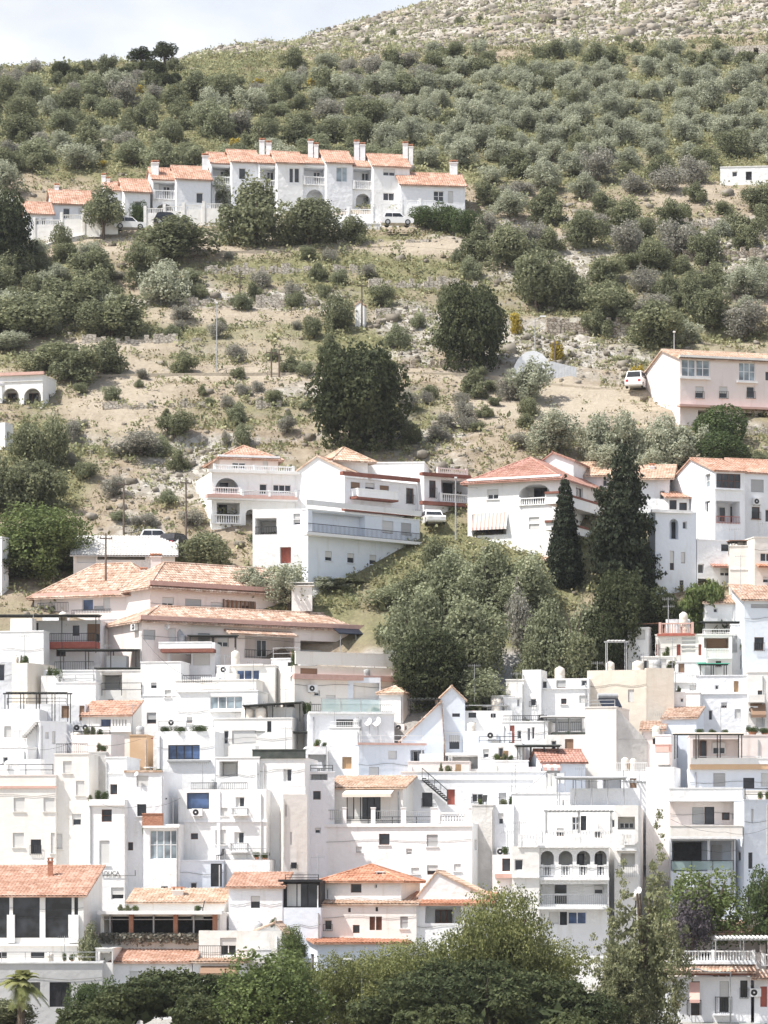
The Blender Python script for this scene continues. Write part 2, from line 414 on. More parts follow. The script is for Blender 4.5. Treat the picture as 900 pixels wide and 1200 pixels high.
    def awning(s, x0, x1, y0, y1, out=1.2, f='F', mat='awning_cream', stripes=0):
        fr = s.faces[f]; u0, u1, a, b = fr.off(-out).rect(x0, y0, x1, y1); mb = MB(); m2 = MB()
        nst = max(1, round((u1 - u0) / stripes)) if stripes else 1
        for i in range(nst):
            p, q = u0 + (u1 - u0) * i / nst, u0 + (u1 - u0) * (i + 1) / nst
            (m2 if i % 2 else mb).hexa([fr.P(p, -out, a), fr.P(q, -out, a), fr.P(q, -.01, b), fr.P(p, -.01, b), fr.P(p, -out, a + .04), fr.P(q, -out, a + .04), fr.P(q, -.01, b + .04), fr.P(p, -.01, b + .04)])
            (m2 if i % 2 else mb).box(fr, p, q, -out - .03, -out - .003, a - .2, a + .04)
        o = mb.build('awning', mat, s.par)
        if m2.v: m2.build('stripe', 'awning_white', o)
        return s
    def chim(s, x0, x1, y0, y1, v=2.5, mat=None, capk='tile'):
        """a chimney standing on the roof, seen at x0..x1, y0 top to y1"""
        Yc = s.P(s.W / 2, v, 0).y; a = at(x0, y1, Yc); b = at(x1, y0, Yc); fr = level((a.x + b.x) / 2, Yc, 0); h = (b.x - a.x) / 2
        mb = MB(); mb.box(fr, -h, h, -h * .8, h * .8, a.z - .8, b.z - .22); mb.box(fr, -h * 1.2, h * 1.2, -h, h, b.z - .26, b.z - .18)
        o = mb.build('chimney', mat or s.mat, s.par)
        mb = MB()
        for sx in (-1, 1):
            for sy in (-1, 1): mb.box(fr, sx * h * .7 - .05, sx * h * .7 + .05, sy * h * .5 - .05, sy * h * .5 + .05, b.z - .18, b.z - .02)
        mb.box(fr, -h * 1.15, h * 1.15, -h, h, b.z - .02, b.z + .06)
        mb.build('chimney_cap', 'terracotta' if capk == 'tile' else (mat or s.mat), o)
        return s
    # -- closing
    def finish(s):
        mb = s.extra
        for f, fr in list(s.faces.items()) + [('K', s.K)]:
            W = s.W if f in 'FK' else s.dep; ops = s.ops.get(f, [])
            us = sorted({0.0, W, *[o[0] for o in ops], *[o[1] for o in ops]}); zs = sorted({s.zw, s.zt, *[o[2] for o in ops], *[o[3] for o in ops]})
            for i in range(len(us) - 1):
                for j in range(len(zs) - 1):
                    uc = (us[i] + us[i + 1]) / 2; zc = (zs[j] + zs[j + 1]) / 2
                    if any(o[0] < uc < o[1] and o[2] < zc < o[3] for o in ops): continue
                    mb.poly(fr.P(us[i], 0, zs[j]), fr.P(us[i + 1], 0, zs[j]), fr.P(us[i + 1], 0, zs[j + 1]), fr.P(us[i], 0, zs[j + 1]))
            for u0, u1, z0, z1, dp, back in ops:
                a, b, c, d = [fr.P(u, 0, z) for u, z in ((u0, z0), (u1, z0), (u1, z1), (u0, z1))]
                e, g, h, k = [fr.P(u, dp, z) for u, z in ((u0, z0), (u1, z0), (u1, z1), (u0, z1))]
                mb.poly(a, b, g, e); mb.poly(b, c, h, g); mb.poly(c, d, k, h); mb.poly(d, a, e, k)
                if back: mb.poly(e, g, h, k)
        w, dp, zt = s.W, s.dep, s.zt; P = s.P; rm = MB()
        rf = s.roof
        if rf is None:
            t = .22; zd = zt - s.para
            if s.para > .05:
                for u0, u1, v0, v1 in ((0, w, t, t), (0, w, dp - t, dp - t)): mb.poly(P(t, v0, zd), P(w - t, v0, zd), P(w - t, v0, zt), P(t, v0, zt))
                for u in (t, w - t): mb.poly(P(u, t, zd), P(u, dp - t, zd), P(u, dp - t, zt), P(u, t, zt))
            rm.poly(P(t, t, zd), P(w - t, t, zd), P(w - t, dp - t, zd), P(t, dp - t, zd)) if s.para > .05 else rm.box(s.F, 0, w, 0, dp, zt + .002, zt + .05)
            if s.cap or s.para > .05:
                e = .05 if s.cap else 0; h = .09; cm = MB()
                cm.box(s.F, -e, w + e, -e, t + .02, zt + .001, zt + h); cm.box(s.F, -e, w + e, dp - t - .02, dp + e, zt + .001, zt + h)
                cm.box(s.F, -e, t + .02, t + .021, dp - t - .021, zt + .001, zt + h); cm.box(s.F, w - t - .02, w + e, t + .021, dp - t - .021, zt + .001, zt + h)
                cm.build('parapet', s.capmat or s.mat, s.par)
            rm.build('roof', 'concrete', s.par)
        else:
            kind, yr = rf[0], rf[1]; ov = s.ov
            um = (s.F.hit(rf[2], yr)[0] if len(rf) > 2 else w / 2) if kind == 'gy' else w / 2
            vr = {'mono': dp, 'gx': dp / 2, 'hip': dp / 2, 'gy': 0}[kind]
            Yr = P(um, vr, 0).y; zr = max((HY - yr) / FPX * Yr, zt + .15)
            z0 = zt + .07
            def over(run): return (zr - zt) / run * ov
            if kind == 'mono':
                q = over(dp); tiles(rm, P(-ov, -ov, z0 - q), P(w + ov, -ov, z0 - q), P(w + ov, dp, zr + .07), P(-ov, dp, zr + .07))
                for u in (0, w): mb.poly(P(u, 0, zt), P(u, dp, zt), P(u, dp, zr))
                mb.poly(P(0, dp, zt), P(w, dp, zt), P(w, dp, zr), P(0, dp, zr))
            elif kind == 'gx':
                q = over(dp / 2); zR = zr + .07
                tiles(rm, P(-ov, -ov, z0 - q), P(w + ov, -ov, z0 - q), P(w + ov, dp / 2, zR), P(-ov, dp / 2, zR))
                tiles(rm, P(w + ov, dp + ov, z0 - q), P(-ov, dp + ov, z0 - q), P(-ov, dp / 2, zR), P(w + ov, dp / 2, zR))
                for u in (0, w): mb.poly(P(u, 0, zt), P(u, dp, zt), P(u, dp / 2, zr))
                rm.cyl(P(-ov, dp / 2, zR + .02), P(w + ov, dp / 2, zR + .02), .1, n=6)
            elif kind == 'gy':
                q1 = (zr - zt) / um * ov; q2 = (zr - zt) / (w - um) * ov; zR = zr + .07
                tiles(rm, P(-ov, dp + ov, z0 - q1), P(-ov, -ov, z0 - q1), P(um, -ov, zR), P(um, dp + ov, zR))
                tiles(rm, P(w + ov, -ov, z0 - q2), P(w + ov, dp + ov, z0 - q2), P(um, dp + ov, zR), P(um, -ov, zR))
                for v in (0, dp): mb.poly(P(0, v, zt), P(w, v, zt), P(um, v, zr))
                rm.cyl(P(um, -ov, zR + .02), P(um, dp + ov, zR + .02), .1, n=6)
            elif kind == 'hip':
                a = min(w, dp) / 2 * .98; zR = zr + .07; r0, r1 = (P(a, dp / 2, zR), P(w - a, dp / 2, zR)) if w > dp else (P(w / 2, a, zR), P(w / 2, dp - a, zR))
                q = over(a); zE = z0 - q; A, B, C, D = P(-ov, -ov, zE), P(w + ov, -ov, zE), P(w + ov, dp + ov, zE), P(-ov, dp + ov, zE)
                if w > dp:
                    tiles(rm, A, B, r1, r0); tiles(rm, C, D, r0, r1); tiles(rm, B, C, r1, r1); tiles(rm, D, A, r0, r0)
                    hips = [(A, r0), (D, r0), (B, r1), (C, r1), (r0, r1)]
                else:
                    tiles(rm, A, B, r0, r0); tiles(rm, C, D, r1, r1); tiles(rm, B, C, r1, r0); tiles(rm, D, A, r0, r1)
                    hips = [(A, r0), (B, r0), (C, r1), (D, r1), (r0, r1)]
                for p, q in hips:
                    if (p - q).length > .1: rm.cyl(p + V((0, 0, .03)), q + V((0, 0, .03)), .1, n=6)
            rm.build('roof', s.tmat, s.par)
        mb.build('wall', s.mat, s.par)

def rail(par, fr, u0, u1, v, z0, z1, k='w', mat=None, ret=0):
    """a balustrade along a wall's u axis at depth v, with returns of length ret back to the wall"""
    runs = [(u0, v, u1, v)]
    if ret > .15: runs += [(u0 + .06, v + .1, u0 + .06, -.01), (u1 - .06, v + .1, u1 - .06, -.01)]
    mb = MB(); h = z1 - z0
    def bx(run, a, b, t, za, zb, md):
        x0, y0, x1, y1 = run; L = math.hypot(x1 - x0, y1 - y0); dx, dy = (x1 - x0) / L, (y1 - y0) / L
        f2 = Frame(fr.P(x0, y0, 0), (fr.d * dx + fr.k * dy), (fr.k * dx - fr.d * dy)); md.box(f2, a, b, -t, t, za, zb)
    mb2 = MB()
    for run in runs:
        L = math.hypot(run[2] - run[0], run[3] - run[1])
        if L < .2: continue
        if k == 'w':
            bx(run, 0, L, .09, z1 - .1, z1, mb); bx(run, 0, L, .08, z0, z0 + .09, mb)
            n = max(2, round(L / .21))
            for i in range(n):
                c = (i + .5) * L / n; bx(run, c - .05, c + .05, .045, z0 + .09, z0 + h * .5, mb); bx(run, c - .032, c + .032, .03, z0 + h * .5, z1 - .1, mb)
            np_ = max(1, round(L / 3.2))
            for i in range(np_ + 1):
                c = min(max(i * L / np_, .11), L - .11); bx(run, c - .11, c + .11, .11, z0 - .003, z1 + .06, mb)
        elif k == 'i':
            bx(run, 0, L, .025, z1 - .05, z1, mb); bx(run, 0, L, .018, z0 + .08, z0 + .11, mb)
            n = max(2, round(L / .15))
            for i in range(n + 1): bx(run, i * L / n - .011, i * L / n + .011, .011, z0, z1 - .05, mb)
        elif k == 't':
            n = max(1, round(L / 1.8))
            for i in range(n + 1): c = min(max(i * L / n, .03), L - .03); bx(run, c - .025, c + .025, .025, z0, z1, mb)
            for q in (.45, .98): bx(run, 0, L, .02, z0 + h * q - .03, z0 + h * q + .02, mb)
        elif k == 'g':
            n = max(1, round(L / 1.4)); bx(run, 0, L, .03, z1 - .05, z1, mb)
            for i in range(n + 1): c = min(max(i * L / n, .03), L - .03); bx(run, c - .025, c + .025, .025, z0, z1 - .05, mb)
            bx(run, .03, L - .03, .012, z0 + .05, z1 - .08, mb2)
        else:
            bx(run, 0, L, .09, z0, z1 - .08, mb); bx(run, -.03, L + .03, .13, z1 - .079, z1, mb)
    nm = {'w': 'balustrade', 's': 'balcony_wall'}.get(k, 'railing'); m = mat or {'w': 'white', 'i': 'iron', 't': 'iron', 'g': 'metal_grey', 's': 'white'}[k]
    o = mb.build(nm, m, par)
    if o and mb2.v: mb2.build('glass_panel', 'glass_rail', o)
    return o

class House:
    def __init__(s, label, cat='house', group=None, name='house'):
        s.label, s.cat, s.group, s.name = label, cat, group, name; s.root = None; s.vols = []; HOUSES.append(s)
    def make_root(s, loc): s.root = empty(s.name, loc, s.label, s.cat, s.group)
    def vol(s, *a, **k): return Vol(s, *a, **k)
def finish_houses():
    for h in HOUSES:
        for v in h.vols: v.finish()
HAZE = .00008
# ------------------------------------------------------------------ ground sheet
def blob(px, py, L):
    o = np.zeros_like(px)
    for cx, cy, rx, ry, wt in L:
        o = np.maximum(o, wt * np.clip(1.5 - 1.1 * np.sqrt(((px - cx) / rx) ** 2 + ((py - cy) / ry) ** 2), 0, 1))
    return o
ROCK = [(640,300,95,40,.7),(640,405,100,42,1),(500,385,75,48,.8),(300,352,130,22,.9),(880,300,70,55,.9),(230,560,120,60,.75),(520,520,60,45,.6),(690,250,60,25,.5),(330,450,130,24,.5),
        (560,285,110,10,.7),(150,610,80,40,.6),(30,115,40,12,.5),(720,560,130,30,.6),(560,160,30,14,.5)]
BARE = [(650,470,125,34,1),(120,405,95,10,.9),(330,438,260,8,.9),(140,460,70,55,.75),(300,420,70,40,.5),(510,290,110,7,.9),(200,292,200,6,.7),(560,435,60,10,1),(260,370,110,10,.7),
        (800,225,70,14,.6),(460,262,80,8,.8),(150,275,110,7,.9),(700,190,80,10,.4),(860,400,60,10,.5),(740,470,60,28,.8)]
GREEN = [(430,322,170,38,.9),(250,385,140,38,.8),(330,398,130,30,.8),(90,320,90,28,.6),(230,140,270,75,1.1),(690,140,300,80,1.1),(500,500,55,42,.7),(160,520,60,20,.6),(380,300,60,20,.7),(760,290,90,70,.55),
         (820,390,90,25,.7),(600,700,160,90,.8),(50,560,60,90,.8),(350,690,80,40,.7),(250,480,90,30,.35),(700,350,60,40,.5)]
def masks(px, py, X, Y):
    n1 = fbm(X / 9, Y / 9, 3); n2 = fbm(X / 3.2, Y / 3.2, 9); n3 = fbm(X / 22, Y / 22, 21)
    green = np.clip(blob(px, py, GREEN) * 1.0 + (n1 - .5) * 1.9 + (n2 - .5) * 1.1 + .36, 0, 1)
    rock = np.clip(blob(px, py, ROCK) + (n2 - .5) * 1.5 + (n1 - .5) * .6, 0, 1)
    bare = np.clip(blob(px, py, BARE) + (n2 - .5) * .4, 0, 1) * (blob(px, py, BARE) > .02)
    far = np.clip((Y - 484 + (n1 - .5) * 26) / 10, 0, 1)
    green = green * (1 - bare) * (1 - .75 * rock) * (1 - far)
    rock = np.maximum(rock * (1 - .9 * bare), far * np.clip(.75 + (n2 - .5) * 2, 0, 1))
    paved = np.clip((py - 755 - (n1 - .5) * 20) / 12, 0, 1)
    return green * (1 - paved), rock * (1 - paved), bare, paved

def np_mesh(name, verts, quads, mat, tint=None, smooth=False):
    me = bpy.data.meshes.new(name); nv = len(verts); nf, k = quads.shape
    me.vertices.add(nv); me.vertices.foreach_set('co', verts.astype(np.float32).ravel())
    me.loops.add(nf * k); me.loops.foreach_set('vertex_index', quads.astype(np.int32).ravel())
    me.polygons.add(nf); me.polygons.foreach_set('loop_start', np.arange(0, nf * k, k, dtype=np.int32))
    if smooth: me.polygons.foreach_set('use_smooth', np.ones(nf, bool))
    me.update(calc_edges=True); me.materials.append(MATS[mat])
    if tint is not None:
        a = me.attributes.new('tint', 'FLOAT', 'FACE'); a.data.foreach_set('value', tint.astype(np.float32))
    return me

def axis(parts):
    o = []
    for a, b, st in parts: o.append(np.arange(a, b - 1e-6, st))
    o.append(np.array([parts[-1][1]])); return np.unique(np.concatenate(o))
gx = axis([(-900, -600, 100), (-600, -150, 30), (-150, -78, 6), (-78, 78, .55), (78, 150, 6), (150, 600, 30), (600, 900, 100)])
gy = axis([(-400, -60, 68), (-60, 225, 15), (225, 300, 1.4), (300, 470, .6), (470, 560, 1.2), (560, 720, 3), (720, 1200, 60), (1200, 1500, 100)])
GX, GY = np.meshgrid(gx, gy); GZ = gz(GX, GY)
Ysafe = np.maximum(GY, 60.); gpx = CX + FPX * GX / Ysafe; gpy = HY - FPX * GZ / Ysafe
gr, rk, br, pv = masks(gpx, gpy, GX, GY)
off = (GY < 236); gr = np.where(off, .4, gr); pv = np.where(off, 0, pv)
hill = np.clip((GY - 296) / 8, 0, 1)
GZn = GZ + hill * ((fbm(GX / 7, GY / 7, 31) - .5) * 1.1 * (1 - .8 * br) + (fbm(GX / 1.7, GY / 1.7, 5) - .5) * (.35 + 1.1 * rk) * (1 - .8 * br))
ph = (GY + 5 * (fbm(GX / 26, GY / 60, 41) - .5) * 2) / 6.4; fr_ = ph - np.floor(ph); bench = np.clip((fr_ - .62) / .3, 0, 1); bench = bench * bench * (3 - 2 * bench)
tmask = np.clip((GY - 316) / 8, 0, 1) * np.clip((398 - GY) / 10, 0, 1) * np.clip(.35 + (fbm(GX / 18, GY / 12, 51) - .4) * 3, 0, 1) * (1 - .7 * br)
GZn = GZn + tmask * 1.9 * (bench - fr_); riser = tmask * np.clip(1 - abs(fr_ - .77) / .14, 0, 1); rk = np.clip(rk + riser * .9, 0, 1); gr = gr * (1 - .8 * riser)
GZn = GZn + hill * np.clip((GY - 495) / 30, 0, 1) * (fbm(GX / 16, GY / 26, 77) - .5) * 4
GZn = GZn - drop(GX, GY)
nyy, nxx = GX.shape; idx = np.arange(nyy * nxx).reshape(nyy, nxx)
q = np.stack([idx[:-1, :-1], idx[:-1, 1:], idx[1:, 1:], idx[1:, :-1]], -1).reshape(-1, 4)

m, nt, b = nodes_of('ground'); L = nt.links.new
def attr(nm): n = nt.nodes.new('ShaderNodeAttribute'); n.attribute_name = nm; return n.outputs['Fac']
def mixc(f, A, B):
    x = N(nt, 'ShaderNodeMix', data_type='RGBA'); L(f, x.inputs['Factor']); L(A, x.inputs['A']); L(B, x.inputs['B']); return x.outputs['Result']
pos = coords(nt)
nA = N(nt, 'ShaderNodeTexNoise', Scale=.55, Detail=8.0, Roughness=.72); L(pos, nA.inputs['Vector'])
nB = N(nt, 'ShaderNodeTexNoise', Scale=2.2, Detail=6.0, Roughness=.7); L(pos, nB.inputs['Vector'])
nC = N(nt, 'ShaderNodeTexVoronoi', Scale=1.5, Randomness=1.0); L(pos, nC.inputs['Vector'])
soil = ramp(nt, [(.3, (.205, .165, .118)), (.5, (.305, .252, .19)), (.72, (.40, .345, .272))]); L(nA.outputs['Fac'], soil.inputs['Fac'])
grn = ramp(nt, [(.3, (.105, .112, .058)), (.5, (.175, .172, .092)), (.7, (.275, .25, .15))]); L(nB.outputs['Fac'], grn.inputs['Fac'])
sc_ = nt.nodes.new('ShaderNodeSeparateColor'); L(nC.outputs['Color'], sc_.inputs['Color'])
rck = ramp(nt, [(0, (.235, .212, .178)), (.5, (.345, .32, .28)), (1, (.47, .448, .405))]); L(sc_.outputs['Red'], rck.inputs['Fac'])
bar = ramp(nt, [(.3, (.325, .28, .218)), (.7, (.44, .39, .315))]); L(nB.outputs['Fac'], bar.inputs['Fac'])
pav = ramp(nt, [(.3, (0.296, 0.285, 0.266)), (.7, (0.407, 0.396, 0.377))]); L(nB.outputs['Fac'], pav.inputs['Fac'])
def sharp(f, lo=.3, hi=.7):
    ad = N(nt, 'ShaderNodeMath', operation='ADD'); L(f, ad.inputs[0]); sb = N(nt, 'ShaderNodeMath', operation='MULTIPLY_ADD'); L(nB.outputs['Fac'], sb.inputs[0]); sb.inputs[1].default_value = .7; sb.inputs[2].default_value = -.35
    L(sb.outputs[0], ad.inputs[1]); r = ramp(nt, [(lo, (0, 0, 0)), (hi, (1, 1, 1))]); L(ad.outputs[0], r.inputs['Fac']); return r.outputs['Color']
c = mixc(sharp(attr('rock')), soil.outputs['Color'], rck.outputs['Color'])
c = mixc(sharp(attr('green'), .25, .75), c, grn.outputs['Color'])
c = mixc(attr('bare'), c, bar.outputs['Color']); c = mixc(attr('paved'), c, pav.outputs['Color'])
L(c, b.inputs['Base Color']); b.inputs['Roughness'].default_value = 1; b.inputs['Specular IOR Level'].default_value = 0
bp = N(nt, 'ShaderNodeBump', Strength=.9, Distance=.25); L(nB.outputs['Fac'], bp.inputs['Height']); L(bp.outputs['Normal'], b.inputs['Normal'])
me = np_mesh('ground', np.stack([GX.ravel(), GY.ravel(), GZn.ravel()], -1), q, 'ground', smooth=True)
for nm, arr in (('green', gr), ('rock', rk), ('bare', br), ('paved', pv)):
    a = me.attributes.new(nm, 'FLOAT', 'POINT'); a.data.foreach_set('value', arr.astype(np.float32).ravel())
o = bpy.data.objects.new('ground', me); COL.objects.link(o); tag(o, 'steep dry hillside of tan soil, grass and rock carrying the village', 'ground', kind='structure')

def zexact(X, Y):
    """height of the built sheet (bilinear)"""
    i = np.clip(np.searchsorted(gx, X) - 1, 0, len(gx) - 2); j = np.clip(np.searchsorted(gy, Y) - 1, 0, len(gy) - 2)
    fx = (X - gx[i]) / (gx[i + 1] - gx[i]); fy = (Y - gy[j]) / (gy[j + 1] - gy[j])
    return (GZn[j, i] * (1 - fx) + GZn[j, i + 1] * fx) * (1 - fy) + (GZn[j + 1, i] * (1 - fx) + GZn[j + 1, i + 1] * fx) * fy

# ------------------------------------------------------------------ foliage materials
def leaf_mat(name, dark, mid, light, var=.12):
    m, nt, b = nodes_of(name); L = nt.links.new
    a = nt.nodes.new('ShaderNodeAttribute'); a.attribute_name = 'tint'
    oi = nt.nodes.new('ShaderNodeObjectInfo'); mm = N(nt, 'ShaderNodeMath', operation='MULTIPLY_ADD'); L(oi.outputs['Random'], mm.inputs[0]); mm.inputs[1].default_value = var * 2; mm.inputs[2].default_value = -var
    ad = N(nt, 'ShaderNodeMath', operation='ADD'); L(a.outputs['Fac'], ad.inputs[0]); L(mm.outputs[0], ad.inputs[1])
    r = ramp(nt, [(0, dark), (.5, mid), (1, light)]); L(ad.outputs[0], r.inputs['Fac'])
    L(r.outputs['Color'], b.inputs['Base Color']); b.inputs['Roughness'].default_value = .75; b.inputs['Specular IOR Level'].default_value = .2
    tr = nt.nodes.new('ShaderNodeBsdfTranslucent'); L(r.outputs['Color'], tr.inputs['Color'])
    mx = nt.nodes.new('ShaderNodeMixShader'); mx.inputs[0].default_value = .36; L(b.outputs[0], mx.inputs[1]); L(tr.outputs[0], mx.inputs[2])
    L(mx.outputs[0], nt.nodes['Material Output'].inputs['Surface'])
leaf_mat('leaf_bush', (0.109, 0.124, 0.071), (0.213, 0.228, 0.129), (0.345, 0.351, 0.213))
leaf_mat('leaf_olive', (0.220, 0.237, 0.171), (0.396, 0.413, 0.303), (0.605, 0.616, 0.473))
leaf_mat('leaf_pine', (0.036, 0.047, 0.022), (0.07, 0.084, 0.038), (0.13, 0.142, 0.066))
leaf_mat('leaf_grove', (0.136, 0.153, 0.090), (0.266, 0.289, 0.175), (0.437, 0.454, 0.301))
leaf_mat('leaf_bigpine', (0.039, 0.053, 0.024), (0.078, 0.097, 0.041), (0.155, 0.175, 0.074))
leaf_mat('leaf_cypress', (0.022, 0.03, 0.018), (0.042, 0.054, 0.03), (0.075, 0.088, 0.048))
leaf_mat('leaf_fresh', (0.075, 0.105, 0.035), (0.145, 0.185, 0.065), (0.24, 0.28, 0.115))
leaf_mat('leaf_green', (0.05, 0.075, 0.03), (0.095, 0.13, 0.05), (0.165, 0.205, 0.09))
leaf_mat('leaf_tree', (0.094, 0.110, 0.040), (0.193, 0.211, 0.077), (0.352, 0.358, 0.154))
leaf_mat('leaf_euc', (0.128, 0.139, 0.075), (0.241, 0.254, 0.139), (0.432, 0.432, 0.254))
leaf_mat('leaf_dusty', (0.19, 0.185, 0.155), (0.31, 0.3, 0.25), (0.48, 0.46, 0.39))
leaf_mat('leaf_yellow', (.28, .21, .03), (.45, .35, .06), (.6, .5, .12))
leaf_mat('leaf_red', (.10, .03, .02), (.17, .06, .035), (.24, .1, .06))
leaf_mat('leaf_purple', (0.09, 0.08, 0.09), (0.16, 0.14, 0.155), (0.24, 0.21, 0.235))
leaf_mat('flower_white', (.5, .5, .45), (.7, .7, .66), (.8, .8, .78))
leaf_mat('grass', (0.100, 0.100, 0.045), (0.220, 0.200, 0.100), (0.400, 0.350, 0.200))
leaf_mat('scrub', (0.134, 0.151, 0.081), (0.281, 0.294, 0.160), (0.490, 0.477, 0.281))

def rand_unit(r, n):
    v = r.normal(size=(n, 3)); return v / np.linalg.norm(v, axis=1, keepdims=True)
def leaf_quads(r, C, Nrm, size, asp=1.0, tint=None, up=0.0):
    n = len(C); nn = Nrm + r.normal(size=(n, 3)) * .75; nn /= np.linalg.norm(nn, axis=1, keepdims=True)
    t = r.normal(size=(n, 3)); t[:, 2] += up * 3; t -= nn * (t * nn).sum(1, keepdims=True); t /= np.linalg.norm(t, axis=1, keepdims=True); bb = np.cross(nn, t)
    s = size * r.uniform(.6, 1.35, (n, 1))
    t = t * s * asp; bb = bb * s
    v = np.stack([C - t - bb * .55, C - t * .2 + bb, C + t, C + t * .25 - bb * .9], 1).reshape(-1, 3)
    return v
def crown(name, mat, seed, lobes, n, leaf, fill=.75, asp=1.0, up=0, stretch=None, rough=.16, ar=1.0):
    """leaf clumps spread through the outer volume of a set of lobes, fitted to the unit box"""
    r = np.random.default_rng(seed); L = np.array(lobes, float)
    w = L[:, 3] ** 2; pick = r.choice(len(L), int(n * 1.7), p=w / w.sum()); d = rand_unit(r, len(pick))
    lump = 1 + rough * (np.sin(d[:, 0] * 7 + pick * 1.7) * np.sin(d[:, 1] * 8 + pick) + np.sin(d[:, 2] * 9 + pick * .6) * .6)
    rad = L[pick, 3] * (fill + (1.02 - fill) * r.random(len(pick)) ** .5) * lump
    st = np.ones(3) if stretch is None else np.array(stretch)
    C = L[pick, :3] + d * rad[:, None] * st
    keep = np.ones(len(C), bool)
    for k in range(len(L)):
        dd = np.linalg.norm((C - L[k, :3]) / st, axis=1); keep &= ~((dd < L[k, 3] * .62) & (pick != k))
    C, d, pick = C[keep][:n], d[keep][:n], pick[keep][:n]
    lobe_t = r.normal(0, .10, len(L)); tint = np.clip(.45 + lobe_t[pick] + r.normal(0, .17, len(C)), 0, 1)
    lo, hi = np.percentile(C, 1, 0), np.percentile(C, 99, 0)
    mid = (lo + hi) / 2; sc = 1 / max(hi[0] - lo[0], hi[1] - lo[1])
    C = np.stack([(C[:, 0] - mid[0]) / (hi[0] - lo[0]), (C[:, 1] - mid[1]) / (hi[1] - lo[1]), (C[:, 2] - lo[2]) / (hi[2] - lo[2])], -1)
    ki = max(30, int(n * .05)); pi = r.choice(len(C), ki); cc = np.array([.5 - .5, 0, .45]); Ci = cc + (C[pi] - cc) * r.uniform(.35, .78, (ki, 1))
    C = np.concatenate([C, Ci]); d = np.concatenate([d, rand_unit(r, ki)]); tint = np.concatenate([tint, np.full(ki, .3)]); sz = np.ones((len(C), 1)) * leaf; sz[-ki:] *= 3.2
    v = leaf_quads(r, C, d, sz, asp, up=up); c4 = np.repeat(C, 4, 0); v = c4 + (v - c4) * np.array([1, 1, 1 / ar])
    return np_mesh(name, v, np.arange(len(v)).reshape(-1, 4), mat, tint)
def core(seed, lobes, mat):
    return None
def round_lobes(seed, n, flat=.75, spread=.62, rmin=.26, rmax=.46, low=.0):
    r = random.Random(seed); o = [(0, 0, flat * .45, .5)]
    for i in range(n):
        a = 2 * math.pi * i / n + r.uniform(-.4, .4); q = spread * r.uniform(.55, 1); o.append((q * math.cos(a), q * math.sin(a), r.uniform(low, flat), r.uniform(rmin, rmax)))
    for i in range(3): o.append((r.uniform(-.3, .3), r.uniform(-.3, .3), flat * r.uniform(.75, 1.05), r.uniform(.25, .4)))
    return o
def spire_lobes(seed, n, base=.5, top=.06, low=0, h=3.2, jitter=.12, pw=1.0):
    r = random.Random(seed); o = []
    for i in range(n):
        t = i / (n - 1); rr = top + (base - top) * (1 - t) ** pw * (.75 + .25 * min(1, t * 6)); a = r.uniform(0, 6.28); k = jitter * (1 - t)
        o.append((k * math.cos(a), k * math.sin(a), low + t * (h - low), rr * r.uniform(.85, 1.1)))
    return o

PROTO = {}
def proto(kind, lst): PROTO[kind] = lst
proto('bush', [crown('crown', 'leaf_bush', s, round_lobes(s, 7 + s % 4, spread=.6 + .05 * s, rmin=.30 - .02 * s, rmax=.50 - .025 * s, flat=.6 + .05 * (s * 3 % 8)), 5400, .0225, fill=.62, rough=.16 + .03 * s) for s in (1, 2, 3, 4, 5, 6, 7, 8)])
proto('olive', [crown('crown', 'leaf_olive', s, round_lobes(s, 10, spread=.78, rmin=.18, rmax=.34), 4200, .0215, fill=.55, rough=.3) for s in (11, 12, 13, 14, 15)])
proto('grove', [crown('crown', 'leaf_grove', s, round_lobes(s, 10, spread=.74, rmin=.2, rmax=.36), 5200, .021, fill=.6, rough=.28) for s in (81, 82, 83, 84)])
proto('scrubby', [crown('crown', 'leaf_dusty', s, round_lobes(s, 8, spread=.75, rmin=.2, rmax=.4), 3200, .023, fill=.5, rough=.3) for s in (16, 17)])
def dense_lobes(seed):
    q = random.Random(seed); o = [(0, 0, .62, .5), (0, 0, .3, .5)]
    for i in range(22): a = i * 2.4; e = -.45 + 1.5 * i / 21; k = q.uniform(.36, .5); o.append((k * math.cos(a) * math.cos(e), k * math.sin(a) * math.cos(e), .5 + k * 1.2 * math.sin(e), q.uniform(.14, .24)))
    return o
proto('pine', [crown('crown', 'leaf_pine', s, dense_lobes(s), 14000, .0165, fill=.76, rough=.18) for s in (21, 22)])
proto('fresh', [crown('crown', 'leaf_fresh', s, round_lobes(s, 8, flat=.9), 7000, .0165, fill=.6, rough=.25) for s in (31, 32)])
proto('green', [crown('crown', 'leaf_green', s, round_lobes(s, 8, flat=.8), 6500, .018) for s in (33, 34)])
proto('tree', [crown('crown', 'leaf_tree', s, round_lobes(s, 12, flat=1.0, spread=.7, rmin=.2, rmax=.36), 34000, .0076, fill=.5, rough=.35, ar=.7) for s in (41, 42)])
def broad_lobes(seed):
    q = random.Random(seed); o = []
    for i in range(30): a = q.uniform(0, 6.28); k = q.uniform(.05, .95) ** .6; o.append((k * math.cos(a), k * math.sin(a), .25 + .5 * (1 - k * k) + q.uniform(-.1, .16), q.uniform(.13, .25)))
    return o
proto('bigpine', [crown('crown', 'leaf_bigpine', s, broad_lobes(s), 42000, .0068, asp=1.7, up=1.2, rough=.3, ar=.42) for s in (43, 44)])
proto('cypress', [crown('crown', 'leaf_cypress', 51, spire_lobes(51, 16, .5, .05, h=3.6, jitter=.05, pw=.75), 13000, .024, asp=1.5, up=1, ar=2.6)])
